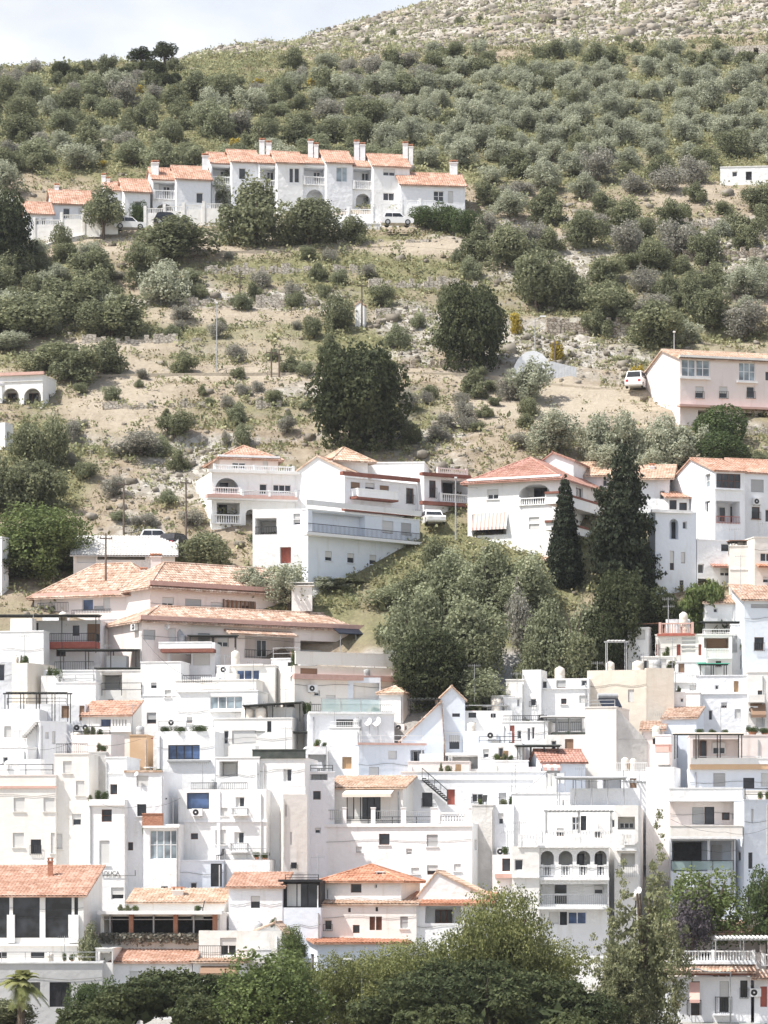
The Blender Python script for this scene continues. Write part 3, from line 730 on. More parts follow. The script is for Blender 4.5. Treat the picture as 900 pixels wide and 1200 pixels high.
proto('conifer', [crown('crown', 'leaf_cypress', 52, spire_lobes(52, 15, .5, .09, h=2.8, jitter=.2, pw=.7) + [(.35 * math.cos(a * 2.4), .35 * math.sin(a * 2.4), .15 + a * .16, .2 - a * .007) for a in range(12)], 16000, .019, asp=1.4, up=.6, rough=.35, ar=1.9)])
def wisps(seed):
    q = random.Random(seed); o = []
    for x, y, z0, z1, r0 in ((-.62, 0, .5, 2.0, .2), (-.38, .1, .3, 2.75, .2), (-.1, -.1, .1, 2.0, .27), (.12, .1, .2, 2.5, .24), (.3, 0, 1.2, 3.5, .2), (.5, -.1, .1, 2.3, .24), (.8, .1, .5, 1.7, .18), (-.85, 0, .9, 1.6, .12), (.2, .3, .0, 1.6, .3), (-.4, -.3, 0, 1.4, .3)):
        n = int((z1 - z0) / .16)
        for i in range(n): t = i / n; o.append((x + q.uniform(-.09, .09), y + q.uniform(-.1, .1), z0 + (z1 - z0) * t, r0 * (1 - .72 * t) * q.uniform(.55, 1.2)))
    return o
proto('euc', [crown('crown', 'leaf_euc', s, wisps(s), 22000, .0095, asp=1.7, up=1, fill=.3, rough=.5, ar=2.0) for s in (61, 62)])
proto('flat', [crown('crown', 'leaf_pine', s, [(-.5, 0, .2, .3), (.45, .1, .2, .33), (0, -.2, .3, .36), (.1, .3, .28, .3), (-.2, .1, .42, .25)], 2600, .03, stretch=(1, 1, .6)) for s in (63, 64)])
proto('ball', [crown('crown', 'leaf_green', s, [(0, 0, .5, .5), (.1, .1, .62, .44), (-.12, -.05, .4, .46)], 4600, .022, fill=.85, rough=.06) for s in (65,)])
proto('yellow', [crown('crown', 'leaf_yellow', 71, round_lobes(71, 6), 900, .05, fill=.4)])
proto('red', [crown('crown', 'leaf_red', 72, round_lobes(72, 6), 1200, .045)])
proto('purple', [crown('crown', 'leaf_purple', 73, round_lobes(73, 7), 2600, .026, fill=.4, rough=.3)])
proto('bamboo', [crown('crown', 'leaf_fresh', 74, round_lobes(74, 8, flat=1.0), 3200, .024, asp=2.4, up=1, fill=.5)])
mb = MB()
def limb(mb, pts, r0, r1, n=6):
    for i in range(len(pts) - 1):
        a, c = r0 + (r1 - r0) * i / (len(pts) - 1), r0 + (r1 - r0) * (i + 1) / (len(pts) - 1); mb.cyl(pts[i], pts[i + 1], a, c, n, cap=False)
def trunk_mesh(seed, top=.62, r=.05, forks=4, h0=.22, spread=.28):
    q = random.Random(seed); mb = MB(); f = V((q.uniform(-.03, .03), q.uniform(-.03, .03), h0)); limb(mb, [V((0, 0, -.12)), V((0, 0, h0 * .5)), f], r * 1.25, r * .8)
    for i in range(forks):
        a = 6.28 * i / forks + q.uniform(-.4, .4); m_ = f + V((math.cos(a) * spread * .5, math.sin(a) * spread * .5, (top - h0) * .45)); limb(mb, [f, m_, V((math.cos(a) * spread, math.sin(a) * spread, top))], r * .62, r * .2, 5)
    me = bpy.data.meshes.new('trunk'); me.from_pydata(mb.v, [], mb.f); me.materials.append(MATS['bark']); return me
TR = {'low': [trunk_mesh(s) for s in (1, 2, 3)], 'pole': [trunk_mesh(5, top=.8, r=.035, forks=5, h0=.3)], 'spire': [trunk_mesh(6, top=.75, r=.06, forks=3, h0=.25, spread=.08)], 'tall': [trunk_mesh(8, top=.9, r=.05, forks=4, h0=.5)]}
KIND = {  # kind: (name, category, trunk, crown bottom)
 'bush': ('shrub', 'shrub', 'low', 0), 'olive': ('olive_tree', 'olive tree', 'low', .1), 'grove': ('olive_tree', 'olive tree', 'low', .05), 'scrubby': ('dry_bush', 'bush', 'low', 0), 'pine': ('pine_tree', 'pine tree', 'low', .02), 'fresh': ('leafy_tree', 'tree', 'low', .04), 'green': ('shrub', 'shrub', 'low', 0),
 'tree': ('leafy_tree', 'tree', 'pole', .05), 'bigpine': ('pine_tree', 'pine tree', 'pole', .05), 'cypress': ('cypress_tree', 'cypress', 'spire', .03), 'conifer': ('conifer_tree', 'conifer', 'spire', .02), 'euc': ('eucalyptus_tree', 'tree', 'spire', .03),
 'flat': ('umbrella_pine', 'pine tree', 'tall', .5), 'ball': ('clipped_tree', 'tree', 'low', .0), 'yellow': ('gorse_bush', 'shrub', None, 0), 'red': ('red_shrub', 'shrub', None, 0), 'purple': ('flowering_shrub', 'shrub', 'low', 0), 'bamboo': ('bamboo_clump', 'bamboo', 'low', 0), 'std': ('round_tree', 'tree', 'low', .3)}
proto('std', PROTO['bush'])
pk = [0]
def plant_at(kind, X, Y, Z, w, h, label, group=None, parts=True, sink=.04, deep=None, lift=0):
    nm, cat, tk, cb = KIND[kind]; cb = max(cb, lift); tk = 'tall' if lift > .25 and tk in ('low', 'pole') else tk; P = PROTO[kind]; pk[0] += 1; cm = P[pk[0] % len(P)]; rz = rnd.uniform(0, 6.28); d = w if deep is None else deep
    if deep is not None: rz = rnd.choice((0, math.pi))
    if not parts or tk is None:
        o = bpy.data.objects.new(nm, cm); COL.objects.link(o); o.location = (X, Y, Z - sink * h); o.scale = (w, d, h); o.rotation_euler.z = rz; return tag(o, label, cat, group)
    t = empty(nm, (X, Y, Z), label, cat, group)
    c = bpy.data.objects.new('crown', cm); COL.objects.link(c); c.parent = t; c.location = (0, 0, h * (cb - sink)); c.scale = (w, d, h * (1 - cb)); c.rotation_euler.z = rz
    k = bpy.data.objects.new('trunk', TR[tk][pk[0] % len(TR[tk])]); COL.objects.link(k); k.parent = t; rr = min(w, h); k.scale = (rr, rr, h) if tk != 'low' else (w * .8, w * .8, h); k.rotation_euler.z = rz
    return t
def tree(kind, x0, x1, yt, yb, label, group=None, Y=None, deep=None, parts=True):
    """a plant seen from x0 to x1 and yt to yb; stands on the ground where its foot is seen unless Y is given"""
    xc = (x0 + x1) / 2
    if Y is None: Y = Yg(xc, yb)
    X = (xc - CX) / FPX * Y; Z = float(zexact(np.array(X), np.array(Y))); top = (HY - yt) / FPX * Y
    h = max(.4, top - Z); lift = min(.8, max(0, ((HY - yb) / FPX * Y - Z - .6) / h))
    return plant_at(kind, X, Y, Z, (x1 - x0) / FPX * Y, h, label, group, parts, deep=deep, lift=lift if parts else 0)

# ------------------------------------------------------------------ small stones and tufts that nobody could count
def scatter(n, seed, dens, xr=(-160, 1060), yr=(293, 720)):
    r = np.random.default_rng(seed); Y = r.uniform(yr[0], yr[1], n); px = r.uniform(xr[0], xr[1], n); X = (px - CX) / FPX * Y
    py = HY - gz(X, Y) / Y * FPX; g, k, b_, p = masks(px, py, X, Y); keep = r.random(n) < dens(g, k, b_, p, Y, px, py)
    X, Y = X[keep], Y[keep]; return r, X, Y, zexact(X, Y)
def tufts(name, mat, label, n, seed, dens, size, per, xr=(-160, 1060), yr=(293, 720), flat=.5, lf=.2):
    r, X, Y, Z = scatter(n, seed, dens, xr, yr); k = len(X); s = size * r.uniform(.5, 1.6, k) * np.where(Y > 480, 1.25, 1)
    C = np.repeat(np.stack([X, Y, Z], -1), per, 0); ss = np.repeat(s, per); C = C + r.normal(size=C.shape) * ss[:, None] * np.array([.55, .55, .3]) + np.stack([0 * ss, 0 * ss, ss * flat], -1)
    Nn = rand_unit(r, len(C)); Nn[:, 2] = abs(Nn[:, 2]); v = leaf_quads(r, C, Nn, 1.0, 1.3, up=.5); c4 = np.repeat(C, 4, 0); v = c4 + (v - c4) * np.repeat(ss, 4)[:, None] * lf
    t = np.clip(np.repeat(r.normal(.5, .16, k), per) + r.normal(0, .15, len(C)), 0, 1)
    o = bpy.data.objects.new(name, np_mesh(name, v, np.arange(len(v)).reshape(-1, 4), mat, t)); COL.objects.link(o); tag(o, label, name.replace('_', ' '), kind='stuff')
tufts('scrub', 'scrub', 'low grey green scrub dotted over the whole hillside', 52000, 5, lambda g, k, b, p, Y, px, py: (1 - p) * (1 - b * .93) * np.where(Y > 486, .17, .30 + .7 * g), .48, 15)
tufts('grass', 'grass', 'dry yellowish grass growing between the scrub', 78000, 6, lambda g, k, b, p, Y, px, py: (1 - p) * (1 - b * .85) * (.55 + .45 * g) * (Y < 487), .34, 8)
def stones(name, mat, n, seed, dens, size, label):
    r, X, Y, Z = scatter(n, seed, dens); k = len(X); s = size * np.exp(r.normal(0, .5, k)) * np.where(Y > 490, 1.15, 1)
    cube = np.array([(-1, -1, -1), (1, -1, -1), (1, 1, -1), (-1, 1, -1), (-1, -1, 1), (1, -1, 1), (1, 1, 1), (-1, 1, 1)], float)
    v = cube[None] * r.uniform(.45, 1.1, (k, 8, 3)) * s[:, None, None] * np.array([1, 1, .75]); a = r.uniform(0, 6.28, k); ca, sa = np.cos(a)[:, None], np.sin(a)[:, None]
    v = np.stack([v[..., 0] * ca - v[..., 1] * sa, v[..., 0] * sa + v[..., 1] * ca, v[..., 2]], -1) + np.stack([X, Y, Z + s * .15], -1)[:, None]
    f = np.array([(3, 2, 1, 0), (4, 5, 6, 7), (0, 1, 5, 4), (1, 2, 6, 5), (2, 3, 7, 6), (3, 0, 4, 7)]); Q = (np.arange(k)[:, None, None] * 8 + f[None]).reshape(-1, 4)
    o = bpy.data.objects.new(name, np_mesh(name, v.reshape(-1, 3), Q, mat, np.repeat(np.clip(r.normal(.5, .25, k), 0, 1), 6))); COL.objects.link(o); tag(o, label, name, kind='stuff')
leaf_mat('stone_loose', (0.234, 0.203, 0.160), (0.367, 0.335, 0.281), (0.499, 0.468, 0.413))
stones('rubble', 'stone_loose', 54000, 8, lambda g, k, b, p, Y, px, py: (1 - p) * (1 - g * .8) * (1 - b * .75) * (.07 + .75 * k), .21, 'pale loose stones and outcrops strewn over the slope')

# ------------------------------------------------------------------ thin summer haze in the air
mb = MB(); mb.box(level(0, 0), -960, 960, -450, 1560, -24, 230); hz = mb.build('haze', 'rubber'); tag(hz, 'thin pale summer haze over the valley', 'haze', kind='stuff')
hm = bpy.data.materials.new('haze'); hm.use_nodes = True; hm.node_tree.nodes.clear(); ho = hm.node_tree.nodes.new('ShaderNodeOutputMaterial'); hv = hm.node_tree.nodes.new('ShaderNodeVolumePrincipled'); hv.inputs['Color'].default_value = (.93, .955, 1, 1); hv.inputs['Density'].default_value = HAZE; hv.inputs['Anisotropy'].default_value = .3
hm.node_tree.links.new(hv.outputs[0], ho.inputs['Volume']); hz.data.materials.clear(); hz.data.materials.append(hm)
# ------------------------------------------------------------------ camera, light, sky
cam = bpy.data.cameras.new('camera'); co = bpy.data.objects.new('camera', cam); COL.objects.link(co); scene.camera = co
co.location = (0, 0, 0); co.rotation_euler = (math.pi / 2, 0, 0); cam.sensor_fit = 'VERTICAL'; cam.sensor_height = 36; cam.sensor_width = 27; cam.lens = 120; cam.shift_y = (HY - 600) / 1200
cam.clip_start = 1; cam.clip_end = 9000
SUN_EL = math.radians(58); sd = V((-.93, -.37, 0)).normalized()
dirv = V((sd.x * math.cos(SUN_EL), sd.y * math.cos(SUN_EL), math.sin(SUN_EL)))
sl = bpy.data.lights.new('sun', 'SUN'); sl.energy = 3.7; sl.angle = math.radians(.7); sl.color = (1, .955, .89); so = bpy.data.objects.new('sun', sl); COL.objects.link(so)
so.rotation_euler = (-dirv).to_track_quat('-Z', 'Y').to_euler(); so.location = (-60, -40, 200)
wd = bpy.data.worlds.new('World'); scene.world = wd; wd.use_nodes = True; nt = wd.node_tree; L = nt.links.new; bg = nt.nodes['Background']
sky = nt.nodes.new('ShaderNodeTexSky'); sky.sky_type = 'NISHITA'; sky.sun_disc = False; sky.sun_elevation = SUN_EL; sky.sun_rotation = math.atan2(dirv.x, dirv.y); sky.dust_density = 2.5; sky.altitude = 300
tc = nt.nodes.new('ShaderNodeTexCoord'); mp = nt.nodes.new('ShaderNodeMapping'); mp.inputs['Scale'].default_value = (1, 1, 2.4); L(tc.outputs['Generated'], mp.inputs['Vector'])
cn = N(nt, 'ShaderNodeTexNoise', Scale=7.0, Detail=7.0, Roughness=.55); L(mp.outputs['Vector'], cn.inputs['Vector'])
cr = ramp(nt, [(.30, (.55, .55, .55)), (.62, (1, 1, 1))]); L(cn.outputs['Fac'], cr.inputs['Fac'])
cn2 = N(nt, 'ShaderNodeTexNoise', Scale=11.0, Detail=6.0, Roughness=.5); L(mp.outputs['Vector'], cn2.inputs['Vector'])
cc = ramp(nt, [(.35, (4.1, 4.35, 4.75)), (.62, (5.7, 5.8, 6.0))]); L(cn2.outputs['Fac'], cc.inputs['Fac'])
mx = N(nt, 'ShaderNodeMix', data_type='RGBA'); sx = nt.nodes.new('ShaderNodeSeparateXYZ'); L(tc.outputs['Generated'], sx.inputs[0]); er = ramp(nt, [(.28, (1, 1, 1)), (.62, (.32, .32, .32))]); L(sx.outputs['Z'], er.inputs['Fac'])
em = N(nt, 'ShaderNodeMath', operation='MULTIPLY'); L(cr.outputs['Color'], em.inputs[0]); L(er.outputs['Color'], em.inputs[1]); L(em.outputs[0], mx.inputs['Factor']); L(sky.outputs['Color'], mx.inputs['A']); L(cc.outputs['Color'], mx.inputs['B'])
L(mx.outputs['Result'], bg.inputs['Color']); bg.inputs['Strength'].default_value = .10
vs = scene.view_settings; vs.view_transform = 'Standard'; vs.look = 'None'; vs.exposure = .97; vs.gamma = 1; vs.use_curve_mapping = False
scene.cycles.max_bounces = 6; scene.cycles.diffuse_bounces = 3; scene.cycles.transparent_max_bounces = 6
# ------------------------------------------------------------------ the terrace of houses high on the slope
G1 = 'row of white terraced houses on the upper slope'
YR = 390.0
def unit(label, x0, x1, ye, yr, yb, win, bal=None, ch=None, side=None, Y=YR, th=12, dep=6.5):
    """one terraced house: a main front under a tiled roof, a lower bay with a balcony recess and a pair of chimneys"""
    h = House(label, 'house', G1, 'terraced_house')
    v = h.vol(x0, x1, ye, yb, Y=Y, th=th, dep=dep, roof=('gx', yr), mat='white_cool' if rnd.random() < .6 else 'white', side=side, tmat='tile_orange', ov=.25)
    for a in win: v.w(*a)
    if bal:
        bx0, bx1, be, br, (l0, l1), (b0, b1) = bal
        q = h.vol(bx0, bx1, be, yb, Y=Y + .9, th=th, dep=dep - .9, roof=('gx', br), mat='white_cool', tmat='tile_orange', ov=.2)
        q.hole(bx0 + 1, l0, bx1 - 1, l1, 1.6); q.bal(bx0 + .5, bx1 - .5, b0, b1, 'w', .25, ends=False)
        q.w((bx0 + bx1) / 2 - 2, l0 + 5, (bx0 + bx1) / 2 + 6, l1 - 1, 'd', v=1.55, n=2)
        q.hole(bx0 + 4, b1 + 5, bx1 - 4, yb - 3, 1.5, arch=True)
        q.band(bx0 - .5, bx1 + .5, l0 - 3, l0 - 1.5, .15, mat='white')
    for c in ch or (): v.chim(*c)
    return h
unit('single storey end house of the upper terrace with a tall chimney at its right corner', 470, 545, 216, 204, 245, [(508, 224, 520, 236, 'c', 'F', 0, 2), (525, 224, 531, 238, 'r')], None, [(527, 536, 189, 212, 4)], Y=388, th=8, dep=7)
unit('two storey terraced house at the right of the upper row beside the low end house', 438, 480, 194, 182, 246, [(449, 198, 463, 206, 'h'), (449, 226, 462, 235, 'g')], (413, 438, 195, 186, (198, 213), (212, 222)), [(472, 478, 167, 186, 3), (479, 484, 170, 186, 3)], side=None)
unit('terraced house with two tall blue glazed windows and a fat double chimney', 383, 413, 190, 178, 246, [(394, 196, 401, 213, 'g', 'F', 0, 1, 'frame_white', 'glass_pale'), (401, 196, 407, 213, 'g', 'F', 0, 1, 'frame_white', 'glass_pale')], (355, 383, 191, 183, (197, 216), (207, 217)), [(415, 421, 165, 184, 3), (422, 428, 168, 184, 3)])
unit('terraced house with dark french windows above the big round shrub', 325, 355, 190, 179, 246, [(339, 197, 344, 214, 'g'), (345, 197, 351, 214, 'g')], (304, 325, 191, 183, (197, 220), (211, 222)), [(361, 367, 164, 183, 3), (368, 373, 168, 183, 3)])
unit('terraced house half hidden by trees at the middle of the upper row', 272, 304, 189, 177, 250, [(280, 197, 288, 210, 'g')], (248, 272, 191, 180, (196, 214), (207, 217)), [(304, 310, 163, 184, 3), (312, 318, 166, 184, 3)], Y=391)
unit('terraced house beside the bright green garden tree on the upper row', 207, 247, 209, 196, 256, [(230, 226, 238, 238, 'g')], (179, 207, 210, 198, (214, 234), (223, 234)), [(237, 244, 181, 203, 3), (177, 181, 190, 205, 3)], Y=388)
unit('lower terraced house with a plain blue front left of the double height one', 146, 176, 224, 211, 262, [(158, 236, 166, 246, 'g')], None, [(178, 186, 189, 214, 3)], Y=387)
unit('small terraced house with a stubby chimney and satellite dish behind', 126, 147, 223, 214, 262, [(133, 234, 140, 246, 'r')], None, [(119, 124, 204, 222, 3), (125, 129, 208, 222, 3)], Y=389)
unit('terraced house left of the lone roadside tree with a hipped orange roof', 62, 108, 238, 224, 270, [(74, 244, 82, 256, 'g'), (92, 244, 99, 252, 'r')], None, [(64, 69, 216, 232, 3)], Y=385)
unit('lowest terraced house at the left end of the upper row', 33, 62, 250, 238, 282, [(40, 256, 46, 270, 'd'), (48, 256, 54, 268, 'g')], None, [(14, 18, 230, 244, 3)], Y=381)
# road in front of the row, its wall and fences
def ribbon(name, label, pts, width, mat, thick=.25, kind='structure'):
    """a road laid on the slope through pixel points"""
    mb = MB(); P = []
    for x, y in pts:
        Y = Yg(x, y); P.append(V(((x - CX) / FPX * Y, Y, (HY - y) / FPX * Y)))
    for i in range(len(P) - 1):
        a, b2 = P[i], P[i + 1]; d = (b2 - a); d.z = 0; n = V((-d.y, d.x, 0)).normalized() * width; up = V((0, 0, .12)); dn = V((0, 0, -2.2))
        mb.hexa([a + dn, b2 + dn, b2 + n + dn, a + n + dn, a + up, b2 + up, b2 + n + up, a + n + up])
    o = mb.build(name, mat, None); tag(o, label, name.replace('_', ' '), kind=kind); return o
ribbon('road', 'asphalt lane in front of the upper terrace', [(20, 300), (70, 282), (130, 270), (200, 266), (270, 266), (360, 267), (430, 267), (500, 266), (550, 268)], 4.5, 'concrete')
ribbon('track', 'pale earth track cut into the middle slope', [(96, 441), (180, 439), (270, 438), (380, 438), (470, 437), (560, 439), (610, 446), (690, 455), (760, 460)], 3.4, 'track_earth')
ribbon('path', 'narrow pale path along the bank under the upper lane', [(60, 306), (150, 300), (260, 296), (390, 291), (470, 289), (540, 294)], 1.8, 'track_earth')
def fence(name, label, cat, pts, h, mat, Y=None, k='posts', step=2.6, dz=0):
    r = None; P = []
    for x, y in pts:
        yy = Y if Y else Yg(x, y); P.append(V(((x - CX) / FPX * yy, yy, (HY - y) / FPX * yy + dz)))
    r = tag(empty(name, P[0], label, cat), kind='thing'); wl = MB(); ps = MB()
    for a, b2 in zip(P[:-1], P[1:]):
        d = V((b2.x - a.x, b2.y - a.y, 0)); L_ = d.length; d /= L_; fr = Frame(V((a.x, a.y, 0)), d, V((-d.y, d.x, 0)))
        n = max(1, round(L_ / step))
        for i in range(n):
            za, zb = a.z + (b2.z - a.z) * i / n, a.z + (b2.z - a.z) * (i + 1) / n; u0, u1 = L_ * i / n, L_ * (i + 1) / n; z = max(za, zb)
            if k == 'posts':
                wl.box(fr, u0 + .16, u1 - .16, -.1, .1, min(za, zb) - 1.5, z + h * .45); 
                for q in range(max(2, round((u1 - u0) / .2))): uu = u0 + .2 + q * .2; ps.box(fr, uu, uu + .07, -.03, .03, z + h * .45, z + h * .92) if uu < u1 - .2 else None
                ps.box(fr, u0 + .16, u1 - .16, -.05, .05, z + h * .92, z + h)
                wl.box(fr, u0 - .16, u0 + .159, -.18, .18, min(za, zb) - 1.5, z + h * 1.25)
            elif k == 'wall': wl.box(fr, u0, u1, -.15, .15, min(za, zb) - 1.5, z + h)
            elif k == 'wire':
                ps.cyl(fr.P(u0, 0, za - .3), fr.P(u0, 0, za + h), .035, n=5)
                for q in (.4, .7, 1): ps.cyl(fr.P(u0, 0, za + h * q), fr.P(u1, 0, zb + h * q), .012, n=4, cap=False)
    if wl.v: wl.build('wall', mat, r)
    if ps.v: ps.build('railing', mat if k != 'wire' else 'rope_pole', r)
    return r
fence('garden_wall', 'white wall with pillars along the lane right of the round shrubs', 'wall', [(385, 257), (408, 257), (436, 256), (470, 250)], 1.05, 'white', Y=384)
fence('garden_wall', 'white pillared wall stepping along the lane behind the parked black car', 'wall', [(170, 257), (215, 252), (262, 249)], 1.0, 'white_warm', Y=384.5)
fence('garden_wall', 'stepped white wall descending past the leftmost terraced houses', 'wall', [(40, 285), (72, 268), (98, 262), (140, 256)], 1.0, 'white_warm', Y=381)
fence('garden_wall', 'white balustraded terrace wall below the single storey end house', 'wall', [(470, 244), (492, 244), (512, 246)], .9, 'white', Y=385.5)
h = House('low white garage with a flat roof set into the bank under the upper terrace', 'garage'); v = h.vol(392, 445, 262, 278, Y=382.5, th=4, dep=3, para=.05); v.w(400, 264, 425, 274, 'rG', n=1)

# ------------------------------------------------------------------ scattered buildings on the slope
h = House('small white rectangular hut with two dark windows on the right hillside', 'hut'); v = h.vol(844, 902, 195, 222, b=219, th=-6, dep=5, para=.05)
v.w(858, 201, 864, 207, 'g'); v.w(874, 201, 881, 211, 'gD', fm='frame_dark')
h = House('ruined dry stone hut with a dark doorway near the rocky hilltop', 'ruin'); v = h.vol(855, 905, 53, 68, b=69, th=-10, dep=4, para=.3, mat='stone_pale', cap=False); v.hole(883, 56, 889, 66, 1.5)
def ruin(label, pts, top, Y, mat='stone_pale', low=2):
    mb = MB(); q = random.Random(5)
    for (x0, x1), t in zip(pts, top):
        a = at(x0, t, Y); b2 = at(x1, t, Y); fr = level(a.x, Y, 6); n = max(2, round((b2.x - a.x) / .5)); W = b2.x - a.x
        for i in range(n): mb.box(fr, W * i / n, W * (i + 1) / n - .004, -.3 - q.uniform(0, .06), .35, ground(a.x, Y) - low, a.z + q.uniform(-.35, .35))
    o = mb.build('ruined_wall', mat); return tag(o, label, 'ruin')
ruin('broken stone walls of a roofless ruin on the slope right of the terrace', [(622, 638), (638, 664), (664, 679)], [230, 231, 240], 398)
ruin('low dry stone retaining wall under the dark pine', [(430, 470), (470, 560), (560, 592)], [424, 425, 430], 344.5, 'stone')
ruin('rough stone terrace wall on the left slope above the pole', [(215, 300), (300, 372)], [352, 349], 361.5, 'stone_pale')
ruin('pale stone edge along the track under the upper terrace', [(395, 470), (470, 545)], [283, 284], 377.5, 'stone_pale')
ruin('stone wall holding the terrace under the pink apartment house', [(868, 935)], [503], 326, 'stone_pale', 4)
def terrace_wall(x0, x1, y, h, label, mat='stone_pale'):
    n = max(2, round((x1 - x0) / 30)); xs = [x0 + (x1 - x0) * k / n for k in range(n + 1)]; q = random.Random(int(x0)); Y = Yg((x0 + x1) / 2, y)
    ruin(label, list(zip(xs[:-1], xs[1:])), [y - h + q.uniform(-2, 2) for _ in range(n)], Y, mat)
terrace_wall(96, 236, 402, 6, 'low stone terrace wall above the pale track at left'); terrace_wall(432, 560, 336, 7, 'low stone terrace wall above the dark pine'); terrace_wall(640, 770, 386, 9, 'rough stone bank behind the white tunnel', 'stone'); terrace_wall(440, 512, 372, 6, 'short stone terrace wall left of the dark pine'); terrace_wall(700, 860, 262, 5, 'low stone terrace wall on the right slope under the hut')
terrace_wall(240, 420, 318, 5, 'long low terrace wall below the upper lane'); terrace_wall(120, 330, 478, 4, 'thin line of stones across the dry left slope'); terrace_wall(800, 905, 300, 6, 'stone terrace edge at the right edge of the slope', 'stone')
# white plastic tunnel
r = empty('poly_tunnel', at(640, 440, 347), 'white plastic tunnel and sheet fence below the rocky bank', 'greenhouse'); mb = MB(); Yt = 342
a = at(600, 438, Yt); b2 = at(648, 438, Yt); zg_ = float(zexact(np.array((a.x + b2.x) / 2), np.array(Yt - .5))); a.z = max(a.z, zg_) ; b2.z = a.z; hh = (438 - 411) / FPX * Yt; W = b2.x - a.x; K = 12
for j in range(2):
    for i in range(K):
        t0, t1 = math.pi * i / K, math.pi * (i + 1) / K
        p = lambda t, y: V((a.x + W * (1 - math.cos(t)) / 2, y, a.z - .5 + (hh + .5) * math.sin(t)))
        if j == 0: mb.poly(p(t0, Yt), p(t1, Yt), p(t1, Yt + 5), p(t0, Yt + 5))
        else: mb.poly(V((a.x + W / 2, Yt, a.z - .5)), p(t0, Yt), p(t1, Yt))
mb.build('cover', 'tarp', r); mb = MB(); fr = level(b2.x - .3, Yt, 14)
for i in range(9): mb.box(fr, i * .31, i * .31 + .29, 0, .05, a.z - 1, a.z + 1.25 - i * .06)
mb.build('sheet_fence', 'tarp', r)
h = House('tiny white shrine block standing on the left centre slope', 'shrine', None, 'shrine'); v = h.vol(416, 427, 358, 388, b=387, th=-12, dep=1, roof=('gy', 354), tmat='tile_sand', ov=.05)

# arched house at the left edge
h = House('white house with two brown doored arches cut by the left frame edge', 'house'); v = h.vol(-30, 50, 450, 500, Y=334, th=22, dep=6, side=-60, roof=('gx', 438), mat='white', tmat='tile_sand')
v.band(-30, 51, 450, 453, .2); 
h = House('white house with two round arches on its porch above the left trees', 'house')
h.vols.clear(); HOUSES.remove(h)
HOUSES[-1].vols.clear()
H = HOUSES[-1]
v = H.vol(-30, 50, 440, 500, Y=334, th=-14, side=66, mat='white', para=.1)
v.band(-30, 51, 436.5, 440, .3, mat='cornice_pink'); v.band(-30, 50, 446, 447.5, .1); v.band(-30, 50, 478, 480, .35)
for a, b2 in ((3, 22), (28, 48)): v.hole(a, 455, b2, 478, 1.6, arch=True); v.w(a + 4, 461, b2 - 3, 478, 'd', v=1.5, n=2, fm='frame_brown'); v.bal(a, b2, 470, 478, 'i', .02)
v.w(57, 462, 61, 476, 'g', 'R')
h = House('plain white house with one small window below the arched house', 'house'); v = h.vol(-40, 6, 496, 540, Y=323, th=-20, side=15, mat='white'); v.w(8.5, 506, 12, 515, 'g', 'R')
h = House('grey white end wall of a house beside the leafy trees at the left edge', 'house'); v = h.vol(-30, 2, 630, 720, Y=296, th=-25, side=10, mat='white_cool'); v.w(4, 645, 6, 680, 'g', 'R')

# ------------------------------------------------------------------ pink apartment house, right edge
H = House('pale pink three storey apartment house with bay windows on the right slope', 'apartment house'); Yp = 329
v = H.vol(797, 930, 420, 520, Y=Yp, th=16, side=757, roof=('gx', 414), mat='pink', tmat='tile_sand', ov=.2); v.mat = 'pink'
v.band(797, 930, 418.5, 421, .3, mat='white_warm'); v.band(797, 930, 476, 478.5, .9, mat='cornice_pink', name='cornice')
for a, b2 in ((799, 815), (816, 832)): v.w(a, 420.5, b2, 441, 'cs', n=2, gm='glass_pale')
v.w(866, 425, 885, 446, 'c', n=3, gm='glass_pale'); v.w(897, 436, 915, 446, 'g', fm='frame_brown')
v.band(797, 833, 441.5, 444, .35, mat='white'); v.band(864, 888, 446.5, 448.5, .3, mat='white')
for a in (815, 843, 875, 905): v.w(a, 453, a + 9.5, 466.5, 'his' if a < 870 else 'gis')
v.hole(818, 481, 836, 502, 2.2); v.hole(868, 484, 884, 502, 2.2); v.hole(888, 484, 912, 502, 2.2); v.w(845, 486, 855, 500, 'g')
v.bal(835, 930, 496, 505, 's', .5, mat='pink', ends=False)
# ------------------------------------------------------------------ the houses at mid height
# spanish villa with arched loggia
H = House('cream and white villa with a tiled attic and a corner arch above the dry slope', 'villa')
v = H.vol(248, 350, 553, 650, Y=306, th=14, dep=8, mat='white', roof=None, para=.05, low=660)
v.hole(252, 560, 280, 576, 2.0, arch=1.1); v.w(256, 565, 268, 575, 'a', v=1.95, n=1, gm='glass')
v.bal(249, 282, 571, 579, 'w', .25, ends=False); v.w(304, 567, 313, 579, 'd'); v.w(320, 568, 341, 578, 'g', n=3)
v.bal(283, 348, 575, 582, 'w', .9); v.band(244, 352, 551, 554.5, .45, mat='white_warm'); v.band(243, 349, 580, 584, 1.0, mat='cornice_pink'); v.band(243, 349, 584, 586, .9, mat='white')
v.hole(254, 589, 281, 612, 2.0); v.w(256, 590, 266, 612, 'd', v=1.95, fm='frame_dark'); v.bal(247, 283, 603, 614, 'w', .3, ends=False); v.hole(288, 597, 300, 620, 1.5, arch=True)
v2 = H.vol(258, 326, 536, 556, Y=309.5, th=14, dep=5.5, mat='pink', roof=('hip', 524), tmat='tile_orange', ov=.45, low=560); v2.w(272, 542, 288, 549, 'gG', n=2); v2.w(308, 540, 314, 550, 'r'); v2.band(256, 328, 533.5, 536, .35, mat='white')
v.bal(250, 345, 545.5, 552, 'w', .1, ends=False)
v3 = H.vol(349, 387, 560, 650, Y=308, th=30, dep=6, mat='white_blue', para=.1, low=660)
